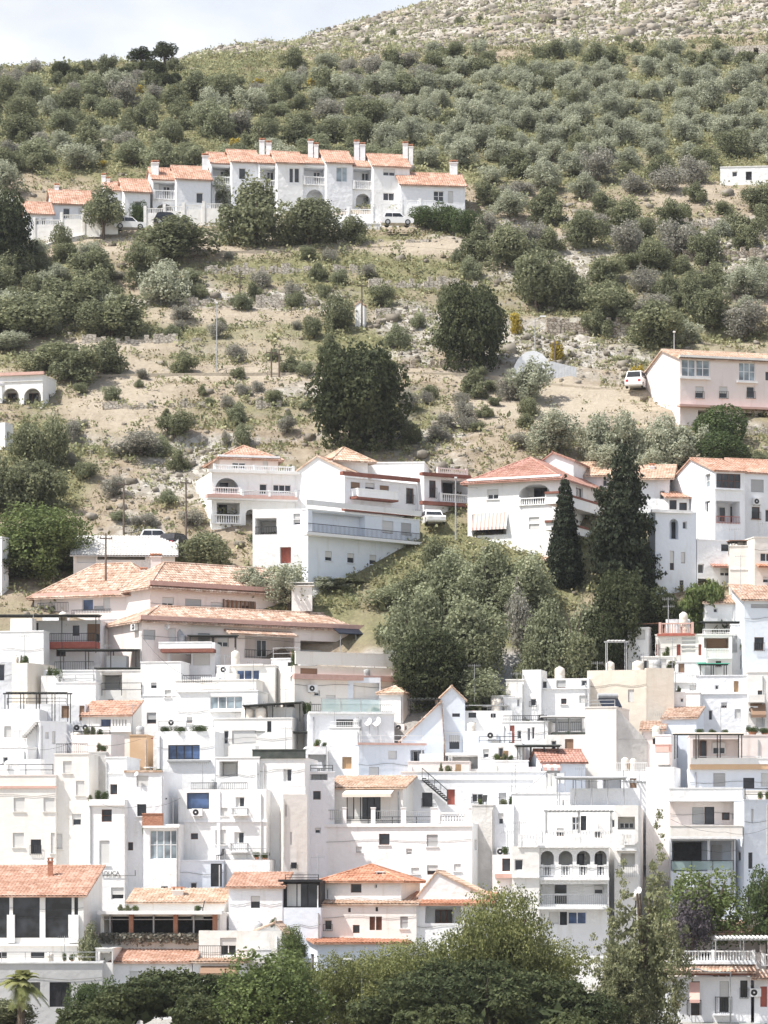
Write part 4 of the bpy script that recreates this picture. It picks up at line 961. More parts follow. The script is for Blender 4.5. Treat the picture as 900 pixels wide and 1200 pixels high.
# white carport block
H = House('white flat roofed block with an open porch and vine in front of the villa', 'house')
v = H.vol(296, 358, 597, 655, Y=300, th=-10, dep=6.5, mat='white', para=.2, low=700)
v.hole(299, 607, 324, 626, 3.0); v.w(301, 609, 306, 624, 'd', v=2.95, fm='frame_dark'); v.w(344, 602, 353, 608, 'r'); v.w(344, 609, 353, 615, 'h'); v.bal(299, 324, 617, 626, 'i', .02)
v.hole(328, 641, 341, 660, .6); v.w(328, 641, 341, 660, 'dD', v=.55, n=2, fm='red_trim')
# shaded white block, the bluish tone of shade put into its colour
H = House('tall pale blue shaded block with a long top balcony and four small windows', 'house')
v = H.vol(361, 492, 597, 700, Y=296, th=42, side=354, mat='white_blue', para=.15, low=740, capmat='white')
v.band(359, 494, 592, 598, .25, mat='white'); v.hole(366, 600, 428, 629, 1.6)
v.w(383, 604, 393, 617, 'h', v=1.55, fm='frame_dark'); v.w(393.5, 606, 400, 628, 'd', v=1.55, fm='frame_dark'); v.w(404, 607, 416, 628, 'rG', v=1.55); v.w(419.5, 607, 426.5, 630, 'd', v=1.55, fm='frame_dark')
v.w(448, 610.5, 461, 625, 'r', n=1, fm='frame_brown'); v.w(470, 613, 482, 628, 'rG', n=1)
v.slab(360, 495, 629, 632.5, .9, mat='white'); v.bal(361, 494, 619, 630, 'i', .85, ends=False)
for x, y in ((381, 646), (407, 648.5), (433, 650.5), (459.5, 653)): v.w(x, y, x + 8, y + 11, 'hs' if x != 459.5 else 'rG', n=1, fm='frame_dark')
mb = MB(); mb.hexa([v.P(0, -2.2, v.zw), v.P(v.W, -2.2, v.zw), v.P(v.W, -.003, v.zw), v.P(0, -.003, v.zw), v.P(0, -.25, (HY - 691) / FPX * 296), v.P(v.W, -.25, (HY - 692) / FPX * 296), v.P(v.W, -.004, (HY - 691) / FPX * 296), v.P(0, -.004, (HY - 692) / FPX * 296)]); mb.build('plinth', 'white', H.root)
# gabled house with pavilion
H = House('white house with brown cornices and a small hipped roof lookout on top', 'house')
v = H.vol(404, 494, 560, 625, Y=304, th=38, side=343, mat='white_cool', para=.05, low=640)
v.band(402, 495, 556.5, 560.5, .5, mat='cornice_brown')
for a, y in ((411, 565), (428, 566), (445, 569)): v.w(a, y, a + 11, y + 12, 'hB' if a != 428 else 'h', fm='frame_brown')
v.w(476, 572, 485, 590, 'gi', fm='frame_brown'); v.slab(418, 467, 583, 586, 1.0, mat='cornice_brown'); v.bal(419, 466, 574, 584, 's', .95); v.band(404, 495, 598, 602, .5, mat='cornice_brown')
v4 = H.vol(346, 404, 551, 620, Y=306, th=-22, dep=6, mat='white', roof=('gy', 535, 372), tmat='tile_sand', ov=.15, low=640); v4.chim(383, 389, 538, 550, 1)
v5 = H.vol(392, 431, 536, 556, Y=309, th=25, dep=3.2, mat='white', roof=('hip', 526), tmat='tile_sand', ov=.6, low=566)
# white block with loggia floors
H = House('white house with stacked dark loggias and garages left of the hotel like villa', 'house')
v = H.vol(497, 551, 556, 640, Y=308, th=30, dep=7, mat='white_cool', para=.05, low=660)
v.band(495, 552, 555, 558.5, .55, mat='cornice_brown'); v.band(495, 552, 588.5, 592.5, .55, mat='cornice_brown')
v.w(503, 563, 511, 583, 'gi', fm='frame_brown'); v.hole(517, 563, 548, 590, 2.2); v.w(519, 566, 530, 588, 'd', v=2.1, fm='frame_dark'); v.w(534, 567, 545, 588, 'd', v=2.1, n=2); v.bal(515, 549, 579, 589, 'w', .2, ends=False)
v.hole(498, 603, 513, 626, 2.5); v.w(503, 606, 513, 626, 'd', v=2.4, n=2, gm='glass_pale'); v.hole(522, 600, 534, 620, 2.5); v.hole(538, 604, 548, 622, 2)
v.bal(512, 548, 549, 556, 'w', -.4, ends=False, mat='pink')
v2 = H.vol(429, 497, 542, 600, Y=311, th=-6, side=512, mat='white', para=.1, low=620); v2.w(500, 544, 504, 550, 'g', 'R')
# big villa with hipped roof
H = House('large white three storey villa with a red hipped roof and arched loggia', 'villa')
v = H.vol(548, 655, 559, 690, Y=302, th=-24, side=722, mat='white', roof=('hip', 542), tmat='tile_red', ov=.5, low=720)
v.band(547, 656, 558.5, 561, .35); v.hole(608, 567, 645, 592, 2.6, arch=1.0); v.w(626, 572, 641, 592, 'd', v=2.55, n=2, fm='frame_dark'); v.bal(608, 645, 583, 592, 'w', .04, ends=False)
v.w(571, 573.5, 584, 585, 'hs', n=2); v.hole(553.5, 602, 593, 627, 1.2); v.w(556, 608, 590, 626, 'd', v=1.15, n=4, fm='frame_brown'); v.awning(553, 593.5, 601, 618, .35, mat='cornice_pink', stripes=.18); v.bal(553.5, 593, 618.5, 627, 'i', .06, ends=False)
v.w(620, 606, 632, 611, 'r'); v.w(620, 614, 632, 620, 'r'); v.w(625, 664, 640, 676, 'gi', fm='frame_brown')
v.eave(604, 640, 652, 657, 1.0, tm='tile_sand')
v.w(657, 567, 662, 585, 'gr', 'R'); v.w(675, 571, 683, 588, 'a', 'R', n=2); v.w(697, 579, 704, 592, 'r', 'R')
v.slab(655, 716, 587, 599, 1.3, 'R', mat='white'); v.band(655, 716, 584.5, 587, 1.35, 'R', mat='cornice_brown')
v.slab(655, 716, 620, 629, 1.3, 'R', mat='white'); v.band(655, 716, 617.5, 620, 1.35, 'R', mat='cornice_brown')
v.hole(656, 601, 672, 617, 1.0, 'R'); v.w(692, 604, 707, 617, 'd', 'R', n=2, fm='frame_dark'); v.hole(680, 632, 712, 668, 1.4, 'R'); v.w(684, 645, 690, 660, 'r', 'R', v=1.35); v.w(692, 645, 699, 664, 'd', 'R', v=1.35)
v2 = H.vol(634, 672, 540, 575, Y=310, th=-18, side=702, mat='white', roof=('gy', 531, 648), tmat='tile_red', ov=.2, low=600); v2.w(647, 538, 652, 541, 'r')
v3 = H.vol(676, 712, 556, 600, Y=313, th=-14, side=724, mat='white_cool', roof=('gx', 543), tmat='tile_sand', ov=.4, low=620); v3.w(706, 562, 712, 570, 'g'); v3.chim(715, 722, 528, 552, 3)
# block behind the conifer
H = House('white house with a tiled lookout behind the big dark conifer', 'house')
v = H.vol(722, 784, 560, 640, Y=307, th=-8, side=790, mat='white_cool', roof=('gx', 547), tmat='tile_sand', ov=.5, low=640); v.w(773, 575, 779, 585, 'g', n=1); v.chim(761, 767, 544, 555, 3)
v2 = H.vol(768, 816, 600, 700, Y=296, th=16, side=760, mat='white_blue', para=.1, low=720); v2.band(764, 812, 597.5, 601, .3)
v2.hole(784.5, 608, 795, 632, .8, arch=True); v2.w(787, 612, 793, 631, 'd', v=.75, fm='frame_dark'); v2.w(800, 611, 805, 620, 'a', n=1); v2.w(785, 645.5, 790, 668, 'h', n=1, fm='frame_brown'); v2.w(798, 647, 803, 660, 'r', n=1, fm='frame_brown'); v2.w(796.5, 680, 801, 703, 'd', fm='frame_dark')
v3 = H.vol(783, 808, 583, 606, Y=305, th=6, dep=3, mat='white', para=.05, low=610, roof=('mono', 577), tmat='tile_orange'); v3.w(784.5, 586, 793, 597, 'g', fm='frame_brown'); v3.w(796, 589, 805, 598, 'g', fm='frame_brown')
# right white apartment block with orange roof
H = House('white apartment block with orange gabled roofs and glazed verandas at the right edge', 'apartment house')
v = H.vol(838, 873, 552, 640, Y=300, th=18, side=783, mat='white_cool', roof=('gx', 539), tmat='tile_orange', ov=.15, low=700)
v.w(839.5, 555, 868, 572, 'c', n=4, fm='frame_brown'); v.band(838, 871, 572.5, 574, .2, mat='white_cool'); v.hole(839.5, 587, 867, 613, 1.8); v.w(842, 594, 850, 612, 'd', v=1.75, n=1); v.w(856, 594, 864, 612, 'd', v=1.75, fm='frame_dark'); v.bal(839.5, 867, 605, 614, 'i', .05, mat='red_trim', ends=False)
v.w(826.5, 555, 832.5, 571, 'c', 'L', n=2, gm='glass_pale'); v.w(826, 587, 832, 600, 'a', 'L', n=1); v.hole(822, 622, 832, 631, 2.2)
v2 = H.vol(872, 935, 554, 640, Y=303, th=18, dep=8, mat='white_cool', roof=('gx', 540), tmat='tile_orange', ov=.15, low=700)
v2.w(880, 562, 895, 577, 'rG'); v2.w(881, 594, 890.5, 608, 'gsiS', fm='frame_brown', n=1); v2.w(897, 597, 912, 612, 'g')
v3 = H.vol(817, 865, 633, 700, Y=297, th=14, side=811, mat='white_cool', para=.15, low=730)
v3.w(845, 637, 855, 646.5, 'g'); v3.w(817, 661, 825, 672, 'g'); v3.w(844, 666, 855, 675, 'h'); v3.eave(836, 856, 660, 664, .8, tm='tile_red'); v3.hole(814, 678, 833, 686, 1.5)
# cream block at right
H = House('cream block with a long white gable wall and roof pergola at the right edge', 'house')
v = H.vol(855, 892, 640, 730, Y=291, th=-5, dep=7, mat='cream', para=.6, low=760); v.band(855, 892, 666, 667.5, .06)
v2 = H.vol(884, 940, 630, 740, Y=289.5, th=12, dep=7, mat='cream', para=.2, low=760); v2.w(891, 648, 905, 658, 'g'); v2.eave(889, 910, 660, 664, .8); v2.w(894, 676, 908, 683, 'h')
H = House('small white house with a sandy tiled roof below the bamboo', 'house'); v = H.vol(826, 862, 707, 745, Y=288, th=6, dep=5, mat='white', roof=('gx', 700), tmat='tile_sand', ov=.2, low=760); v.w(836, 713, 841, 718, 'g')
H = House('white house with a big tiled roof slope at the right edge under the cream block', 'house'); v = H.vol(872, 940, 703, 760, Y=284, th=4, dep=6, mat='white_blue', roof=('mono', 686), tmat='tile_old', ov=.3, low=770); v.w(880, 708, 930, 713, 'rG')

# long pink beige block with tiled roofs
H = House('long pinkish apartment house stepping down with tiled roofs and brown eaves', 'apartment house')
v = H.vol(40, 178, 693, 770, Y=290, th=-22, dep=8, mat='pink', roof=('hip', 662), tmat='tile_old', ov=.5, low=800); v.band(38, 180, 693, 698, .35, mat='cornice_pink')
v.w(96, 702, 109, 716, 'g', n=1, gm='glass_blue'); v.w(110, 710, 122, 716, 'rG'); v.w(121, 700, 129, 716, 'r', n=1); v.bal(44, 80, 706, 718, 'i', .4, ends=False); v.bal(84, 130, 714, 719, 'i', .4, ends=False); v.w(104, 730, 118, 756, 'rB', n=2); v.w(124, 742, 129, 756, 'g', fm='frame_brown')
v2 = H.vol(176, 372, 686, 770, Y=287.5, th=34, dep=7, mat='pink', roof=('hip', 664), tmat='tile_old', ov=.5, low=800); v2.band(176, 374, 686, 691, .4, mat='cornice_pink')
v2.w(217, 702, 236, 716, 'rG', n=2); v2.w(247, 706, 262, 718, 'h'); v2.w(322, 712, 334, 727, 'g', fm='frame_brown'); v2.w(345, 716, 355, 730, 'r'); v2.hole(264, 704, 300, 726, 1.0)
v2.chim(177, 189, 650, 676, 3, 'pink'); v2.chim(164, 172, 666, 682, 1, 'pink'); v2.chim(202, 208, 670, 684, 1, 'pink')
v2.chim(342, 366, 684, 706, 1.0, 'white_warm', 'x'); v2.bal(205, 262, 715, 724, 's', .5, ends=False, mat='pink')
v3 = H.vol(166, 440, 727, 800, Y=281, th=30, dep=6.5, mat='pink', roof=('hip', 716), tmat='tile_old', ov=.4, low=820); v3.band(165, 441, 727, 732, .35, mat='cornice_pink')
v3.w(168, 738, 182, 750, 'rG'); v3.w(198, 736, 206, 752, 'r'); v3.hole(287, 746, 345, 772, 1.8); v3.hole(352, 752, 425, 770, 1.8); v3.w(300, 750, 312, 770, 'd', v=1.75, n=2); v3.w(360, 756, 380, 770, 'd', v=1.75, n=2)
v4 = H.vol(345, 466, 781, 815, Y=277, th=24, dep=5, mat='cream', para=.8, low=830); v4.bal(346, 467, 765, 780, 's', .35, mat='cream', ends=False); v4.band(345, 470, 791, 797, .4, mat='cornice_pink'); v4.w(352, 783, 372, 792, 'rB')

for x in range(262, 302, 5): v2.slab(x, x + 1.4, 702 + (x - 262) * .12, 726, .12, mat='wood', name='wooden_post')
v3.bal(287, 345, 762, 772, 'i', .1, ends=False); v3.bal(352, 425, 763, 772, 'i', .1, ends=False, mat='metal_grey'); v3.w(232, 742, 246, 756, 'rG', n=2); v3.w(255, 744, 268, 758, 'h'); v3.eave(270, 350, 738, 744, 1.2, tm='tile_old')
v2.w(283, 710, 296, 725, 'd', v=.95, fm='frame_brown'); v2.w(190, 700, 204, 713, 'h')
# ------------------------------------------------------------------ the white village, left half, from the back to the front
def hs(label, x0, x1, yt, yb, b=None, th=-12, wins=(), cat='house', **k):
    h = House(label, cat); v = h.vol(x0, x1, yt, yb, b=b if b is not None else yb + 25, th=th, **k)
    for a in wins: v.w(*a)
    return h, v
h, v = hs('white house with a red edged balcony and a dark flat canopy at the upper left', 30, 118, 728, 790, 785, -8, dep=6, mat='white_cool')
v.w(35, 729, 45, 741, 'g', fm='frame_dark'); v.w(85, 733, 93, 745, 'd', n=1, fm='frame_dark'); v.slab(52, 112, 752, 759, 1.6, mat='red_trim'); v.bal(52, 112, 742, 752, 'i', 1.55); v.w(102, 731, 118, 752, 'rB', n=2)
h, v = hs('tall blank white wall of a house at the left edge below the pink block', -20, 51, 740, 800, 812, -10, side=58, mat='white')
h, v = hs('white blank house with a beige side wall at the left frame edge', -30, 14, 776, 830, 845, 12, dep=5, mat='white_cool', side=-60); v.w(-2, 778, 6, 798, 'g')
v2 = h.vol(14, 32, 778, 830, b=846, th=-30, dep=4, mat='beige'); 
h, v = hs('low white terrace block with railings under a dark canopy', 50, 112, 786, 830, 835, -6, dep=6, mat='white', para=.4); v.bal(64, 110, 775, 786, 'i', -.2, ends=False)
v2 = h.vol(48, 68, 793, 830, b=842, th=-12, dep=3, mat='white_warm'); v3 = h.vol(65, 112, 800, 835, b=848, th=-4, dep=4, mat='white')
h, v = hs('white house with a shaded washing porch below the long pinkish block', 108, 166, 786, 840, 830, -5, dep=6, mat='white_warm', para=.3); v.hole(119, 788, 143, 808, 2.0); v.w(122, 791, 140, 808, 'rG', v=1.9, n=3); v.bal(119, 166, 800, 815, 't', .5, ends=False)
h, v = hs('white house with a railed terrace and brown doors below the beige sided one', 10, 100, 826, 870, 868, -4, dep=6, mat='white_cool', para=.2); v.w(72, 825, 81, 842, 'rB', n=1); v.w(93, 826, 104, 845, 'rB', n=1); v.bal(8, 78, 818, 826, 't', -.2, ends=False); v.w(30, 838, 38, 846, 'r')
h, v = hs('white house with a striped old tile roof and an ochre side wall', 96, 153, 838, 900, 878, -14, side=166, mat='white_warm', roof=('mono', 822), tmat='tile_orange', ov=.2)
v.w(117, 842, 130, 852, 'g', n=1, gm='glass_blue'); v.band(96, 153, 856, 858, .2, mat='white')
for k in range(5): v.w(132 + k * 3.6, 843, 134 + k * 3.6, 851, 'r', n=1)
v2 = h.vol(152, 172, 862, 900, b=884, th=-6, dep=3, mat='ochre', para=.1)
h, v = hs('white block with an outside stair at the left edge', -20, 46, 832, 900, 896, -4, dep=6, mat='white'); v.w(5, 851, 13, 864, 'r', n=1); v.w(0, 893, 8, 900, 'r')
mb = MB(); F2 = v.F.off(-.02)
for k in range(9):
    u0, z0 = F2.hit(28 + k * 1.8, 862 - k * 2); mb.box(v.F, u0, u0 + .14, -.8, -.01, z0 - .28, z0)
mb.build('stair', 'concrete', h.root)
h, v = hs('grey shaded plain wall between the white stair block and the pink cube', 47, 78, 846, 910, 904, 28, dep=5, mat='white_cool'); v.w(61, 857, 65, 872, 'r', n=1); v.w(53, 858, 57, 866, 'r', n=1)
h, v = hs('white lower block with a flat roof under the stair block', -20, 32, 876, 920, 915, -3, side=62, mat='white', th=-20) if False else hs('white lower block with a flat roof under the stair block', -20, 32, 876, 920, 915, -20, side=62, mat='white'); v.w(3, 887, 9, 896, 'g', n=1)
h, v = hs('small pale pink cube with a grey side and a row of cooling boxes', 84, 130, 862, 915, 912, -18, side=146, mat='pink', para=.2)
h, v = hs('grey stair tower beside the cream apartment block', 104, 124, 882, 935, 920, -4, dep=3, mat='concrete', para=.1)
h, v = hs('plain white upper house with one grey shuttered window left of the water tanks', 165, 212, 776, 860, 838, -10, side=222, mat='white'); v.w(172, 835, 183, 848, 'hG', fm='frame_brown'); v.band(164, 213, 814, 815.5, .05)
h, v = hs('white house with a long strip of two pale windows and a railed roof terrace', 208, 302, 810, 890, 858, -9, dep=7, mat='white', para=.2)
v.w(246, 816, 284, 831, 'g', n=4, gm='glass_pale'); v.band(245, 286, 831.5, 834, .25); v.band(208, 244, 809, 811, .15); v.bal(214, 248, 791, 800, 'i', -1.0, ends=False)
v2 = h.vol(206, 300, 797, 830, b=846, th=-9, dep=5, mat='white_warm', para=.2)
h, v = hs('white house with three blue panes over a coral box above the strip window house', 254, 322, 780, 830, 825, -10, dep=6, mat='white_warm', para=.3); v.w(277, 785, 304, 797, 'g', n=3, gm='glass_blue'); v.band(272, 308, 778, 780, .2, mat='cream'); v.slab(256, 273, 790, 797, .9, mat='terracotta', name='planter')
h, v = hs('white house with a balcony under a maroon slab below the pink block terrace', 188, 252, 754, 800, 806, -6, dep=5, mat='white_cool', para=.3); v.slab(188, 250, 760, 764, 1.5, mat='cornice_brown'); v.hole(200, 766, 224, 779, 1.4); v.bal(186, 248, 752, 760, 's', 1.4, ends=False); v.w(226, 766, 246, 780, 'r', n=2)
h, v = hs('white house with a slanted stair wall beside the yellow flowers terrace', 318, 352, 772, 830, 818, -14, dep=5, mat='white', para=.3); v.w(337, 776, 343, 790, 'd', fm='frame_dark', n=1)
h, v = hs('white house with two pale terrace doors under the dark flat canopy', 250, 342, 842, 890, 868, -8, dep=5, mat='white_warm', para=.2); v.w(262, 856, 268, 872, 'd'); v.w(272, 856, 300, 872, 'r', n=3); v.w(313, 845, 318, 858, 'd', fm='frame_dark'); v.w(343, 838, 358, 850, 'r')
h, v = hs('white house with one wide dark blue window and potted plants on its roof edge', 184, 252, 858, 930, 892, -8, dep=6, mat='white', para=.5); v.w(197, 873, 234, 890, 'g', n=4, fm='frame_dark', gm='glass_blue'); v.band(196, 246, 890.5, 892.5, .3, mat='metal_grey')
h, v = hs('cream apartment block with roller shutters at the left edge, taller part', 64, 104, 884, 1016, 955, -6, dep=7, mat='cream', para=.3); v.w(74, 892, 84, 906, 'rs', n=1); v.w(89, 915, 99, 932, 'rs', n=1); v.w(59.5, 977, 73, 995, 'rs', n=1)
h, v = hs('cream apartment block with a pinkish parapet and four roller shutters', -40, 65, 909, 1016, 958, -6, dep=8, mat='cream', para=1.0, capmat='pink'); v.band(-40, 66, 921, 924, .1, mat='cornice_pink', name='tiled_ledge')
for a in ((16, 935, 29, 951), (51, 935, 64, 951), (15, 976, 28, 993), (59.5, 976, 64, 1000)): v.w(*a, 'rs', 'F', 0, 1)
h, v = hs('tall white house with a brown window in an upper tower and a small brown one', 104, 146, 938, 1070, 1010, -8, dep=6, mat='white', para=.2)
v.w(119, 948.5, 131, 963, 'gc', fm='frame_brown'); v.w(116.5, 985, 128.5, 1014, 'rs', n=1); v.w(113, 1030, 119.5, 1050, 'd', n=1, fm='frame_brown'); v.w(130, 1040, 148, 1054, 'h', n=1); v.band(103, 146, 941, 944, .2)
v2 = h.vol(124, 148, 888, 945, b=968, th=-8, dep=5, mat='white', para=.3); v2.w(129, 919, 137.5, 931, 'g', n=1, fm='frame_brown'); v2.band(124, 148, 905, 906.5, .08)
h, v = hs('white house with a rooftop drying frame and one blind pale window', 145, 192, 905, 1070, 1004, -8, dep=7, mat='white_cool', para=.3); v.w(160, 909, 174, 922, 'r', n=1); v.w(147.5, 987, 156, 996.5, 'g', n=1, fm='frame_brown'); v.band(145, 190, 902.5, 905, .12, mat='tile_sand')
# house with the blue blind and stacked floors
h, v = hs('tall white house with a blue blind, small balconies and a railed roof terrace', 209, 312, 926, 1012, 1000, -10, side=331, mat='white', para=.9)
v.w(219, 929, 245, 948, 'g', n=1, fm='frame_dark', gm='glass_blue'); v.w(276, 934, 286.5, 946, 'gC'); v.slab(271, 290, 954.5, 956, .5, mat='white'); v.bal(271, 290, 947, 954.5, 'i', .5, mat='metal_grey')
v.w(223.5, 976.5, 232, 983.5, 'g', fm='frame_brown'); v.w(274.5, 975, 286, 988.5, 'gC'); v.slab(269, 290, 997, 999, .5); v.bal(269, 290, 988, 997, 'i', .5, mat='metal_grey'); v.band(209, 313, 961, 963.5, .1, mat='white_cool'); v.band(254, 258, 927, 1012, .08, mat='white_cool', name='drain_pipe')
v.bal(224, 254, 917, 926, 'i', -.1, ends=False); v.bal(259, 290, 917, 926, 'i', -.1, ends=False)
v2 = h.vol(253, 304, 888, 930, b=985, th=-10, dep=4, mat='white', para=.2); v2.hole(257, 892, 279, 910, 1.4); v2.w(262, 895, 277, 910, 'r', v=1.35, n=2)
v3 = h.vol(176, 262, 1009, 1055, b=1006, th=2, dep=3, mat='white_blue', para=.05); v3.w(187, 1019, 205, 1031.5, 'g'); v3.w(247, 1012, 260, 1039, 'd', fm='frame_dark', n=1)
v5 = h.vol(262, 316, 1008, 1060, b=1004, th=-10, dep=4, mat='white', para=.05); v5.w(319, 1014, 322, 1022, 'g')
h, v = hs('white bay house with a brick terrace parapet and a tall glazed bay below it', 168, 210, 967, 1012, 1012, -6, dep=5, mat='white', para=.9)
v.bal(167, 191, 953, 968, 's', .05, ends=False, mat='brick'); v.w(175.5, 973, 208, 1007, 'gc', n=4, gm='glass_pale'); v.band(167, 210, 967.5, 970, .15)
# right cream faced neighbour
h, v = hs('white house with a dark canvas railing on its roof and a cream lower wall', 300, 357, 889, 1010, 988, -8, dep=6, mat='white', para=.2); v.w(332, 901, 342, 916, 'gC'); v.bal(296, 358, 878, 889, 's', .02, mat='dark_canvas', ends=False)
v2 = h.vol(331, 360, 932, 1015, b=1002, th=8, dep=4, mat='cream', para=.1, ); v2.w(334, 943, 336, 957, 'r', n=1); v2.w(340, 975, 342, 990, 'r', n=1)
# ------------------------------------------------------------------ centre
h, v = hs('pale blue roof house behind the glass railed terrace', 384, 446, 795, 850, 830, 6, dep=4, mat='white_blue', para=.1); v.hole(414, 800, 445, 820, 1.6); v.w(415, 801, 424, 818, 'D', v=1.5, n=1, fm='wood_light')
h, v = hs('white cubic house with a glass railed roof terrace in the village centre', 362, 462, 836, 905, 872, 8, dep=6, mat='white_cool', para=.1, side=342)
v.w(394, 843, 414, 852, 'g', fm='frame_dark', n=3); v.bal(376, 446, 818, 836, 'g', .1, ends=False); v.band(362, 463, 834, 836.5, .2)
v2 = h.vol(386, 421, 853, 910, b=882, th=-6, dep=4, mat='white', para=.1); v2.w(401, 887, 412, 901, 'D', n=1, fm='wood_light'); v2.w(384, 877, 388, 884, 'g', n=1)
h, v = hs('white cube with a pink tiled rim beside the glass railed terrace', 444, 472, 812, 850, 846, -20, side=486, mat='white', roof=('hip', 806), tmat='tile_sand', ov=.2)
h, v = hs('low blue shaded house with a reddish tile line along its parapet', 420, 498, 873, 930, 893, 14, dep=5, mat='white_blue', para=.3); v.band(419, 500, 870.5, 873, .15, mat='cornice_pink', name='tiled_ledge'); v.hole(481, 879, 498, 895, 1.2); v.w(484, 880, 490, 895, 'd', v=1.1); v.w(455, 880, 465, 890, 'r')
h, v = hs('pale blue house with a sloping tiled verge in front of the tree mass', 470, 520, 868, 900, 868, 0, dep=5, mat='white_blue', roof=('gy', 823, 517), tmat='tile_old', ov=.2); v.w(480, 858, 492, 866, 'r')
h, v = hs('pale blue house with a rounded tile cap and two slit windows', 514, 545, 820, 880, 862, 4, dep=4, mat='white_blue', roof=('gy', 805), tmat='tile_sand', ov=.15); v.w(530, 836, 539, 840, 'p', fm='frame_dark'); v.w(548, 836, 557, 841, 'p', fm='frame_dark'); v.bal(515, 548, 858, 870, 'i', .1, mat='white', ends=False)
h, v = hs('white house with a low porch roof on posts behind the slit window house', 543, 600, 834, 880, 858, -4, dep=5, mat='white', para=.1); v.w(549, 835, 558, 841, 'p', fm='frame_dark'); v.w(575, 836, 581, 841, 'p', fm='frame_dark')
h, v = hs('white house with a beige drying loggia and shuttered doors in the centre right', 525, 572, 884, 930, 894, -4, dep=5, mat='white', para=.2); v.hole(530, 885, 564, 901, 1.2); v.w(537, 888, 550, 901, 'r', v=1.1, n=2); v.band(522, 575, 882, 885, .3)
h, v = hs('grey blue parapet house with a dark carport opening', 543, 600, 858, 905, 878, -3, dep=5, mat='white_blue', para=.1); v.hole(565, 848.5, 588, 856, 1.5); v.w(576, 868, 586, 874, 'r')
h, v = hs('white house with four narrow windows left of the brown wooden hut', 588, 642, 846, 900, 882, -10, dep=5, mat='white', para=.3); v.w(606, 856, 611, 866, 'g', n=1); v.w(618, 853, 621.5, 868, 'g', n=1); v.w(623, 852, 626.5, 866, 'g', n=1); v.w(597, 850, 603, 873, 'D', n=1, fm='red_trim')
h, v = hs('lone white block with a red awninged porch between two alleys', 580, 619, 892, 930, 912, -4, dep=4, mat='white', para=.1); v.slab(584, 606, 905, 920, .6, mat='pink', name='balcony')
h, v = hs('grey shadowed house with an orange tile roof and striped awning', 635, 686, 893, 960, 922, 12, dep=4, mat='white_blue', roof=('gx', 880), tmat='tile_red', ov=.2); v.awning(637, 657, 894, 900, .5, mat='awning_pink', stripes=.3); v.w(639, 902, 656, 918, 'rG', n=2)
h, v = hs('narrow house with a maroon blind above a grey door', 618, 634, 900, 960, 925, 0, dep=4, mat='white_cool', para=.1); v.awning(619, 633, 904, 910, .6, mat='red_cloth'); v.w(622, 911, 633, 940, 'd', n=1, gm='glass_pale')
h, v = hs('big white house behind the red tiled one with a flat parapet', 470, 640, 905, 1000, 935, -2, dep=6, mat='white_cool', para=.3, capmat='white_warm')
v.w(524, 925, 533, 943, 'D', n=1, fm='red_trim'); v.w(584.5, 929, 593, 944, 'rsG', n=1, fm='frame_brown'); v.w(553, 930, 566, 940, 'gi'); v.band(470, 640, 912, 914, .06)
v2 = h.vol(478, 550, 893, 930, b=920, th=-4, dep=4, mat='pink', para=.4)
mb = MB()
for k in range(12):
    u, z = v.F.off(-.6).hit(495 + k * 2.5, 912 + k * 2.2); mb.box(v.F, u, u + .3, -1.3, -.3, z - .06, z)
u0, z0 = v.F.off(-.6).hit(495, 914); u1, z1 = v.F.off(-.6).hit(524, 939)
for q in (-1.3, -.3): mb.cyl(v.F.P(u0, q, z0), v.F.P(u1, q, z1), .06, n=5); mb.cyl(v.F.P(u0, q, z0 + .9), v.F.P(u1, q, z1 + .9), .025, n=5)
for k in range(5): mb.cyl(v.F.P(u0 + (u1 - u0) * k / 4, -1.3, z0 + (z1 - z0) * k / 4), v.F.P(u0 + (u1 - u0) * k / 4, -1.3, z0 + (z1 - z0) * k / 4 + .9), .02, n=5)
mb.build('stair', 'iron', h.root)
h, v = hs('white house with twin windows and shaded openings left of the orange roofed pavilion', 357, 392, 905, 1000, 965, 10, dep=5, mat='white_cool', para=.1); v.w(367, 927, 376, 937, 'g', fm='frame_brown'); v.hole(360, 885 + 22, 384, 914, 1.2)
v2 = h.vol(358, 386, 876, 930, b=900, th=4, dep=4, mat='white', para=.1); v2.hole(361, 884, 383, 904, 1.6)
# big white house with the terrace
h, v = hs('broad white house with a long roof terrace, four air conditioners and a dark glazed pavilion', 350, 553, 966, 1075, 985, -13, side=580, mat='white', para=.2)
v.bal(369, 401, 949, 961, 'i', -.05, mat='metal_grey', ends=False); v.bal(440, 470, 950, 962, 'i', -.05, mat='metal_grey', ends=False); v.bal(476, 505, 951, 963, 'i', -.05, mat='metal_grey', ends=False); v.bal(513, 549, 952, 964, 'w', -.05, ends=False)
for a, b2 in ((350, 369), (402, 406), (435, 440), (470, 476), (505, 513), (549, 553)): v.bal(a, b2, 946, 966, 's', -.02, ends=False)
v.band(349, 554, 965.5, 969, .12); v.w(444, 977, 456.5, 990, 'gs', n=1, fm='frame_brown'); v.w(500, 978, 513, 992, 'rsG', n=1); v.w(500.5, 1014, 513, 1025, 'h', n=1, fm='frame_brown'); v.w(532, 1012.5, 540, 1021, 'rs', n=1); v.w(482, 1017, 491, 1024, 'rs', n=1)
v.w(562, 963, 566, 980, 'r', 'R', n=1); v.w(556, 984, 559, 996, 'r', 'R', n=1); v.w(562, 1008, 567, 1022, 'rG', 'R', n=1)
v2 = h.vol(385, 472, 923, 975, b=965, th=-13, dep=4, mat='white_warm', roof=('mono', 910), tmat='tile_sand', ov=.3); v2.w(406, 931, 446, 960, 'dC', n=5, fm='frame_dark'); v2.awning(401, 458, 925, 931, 1.3, mat='awning_cream')
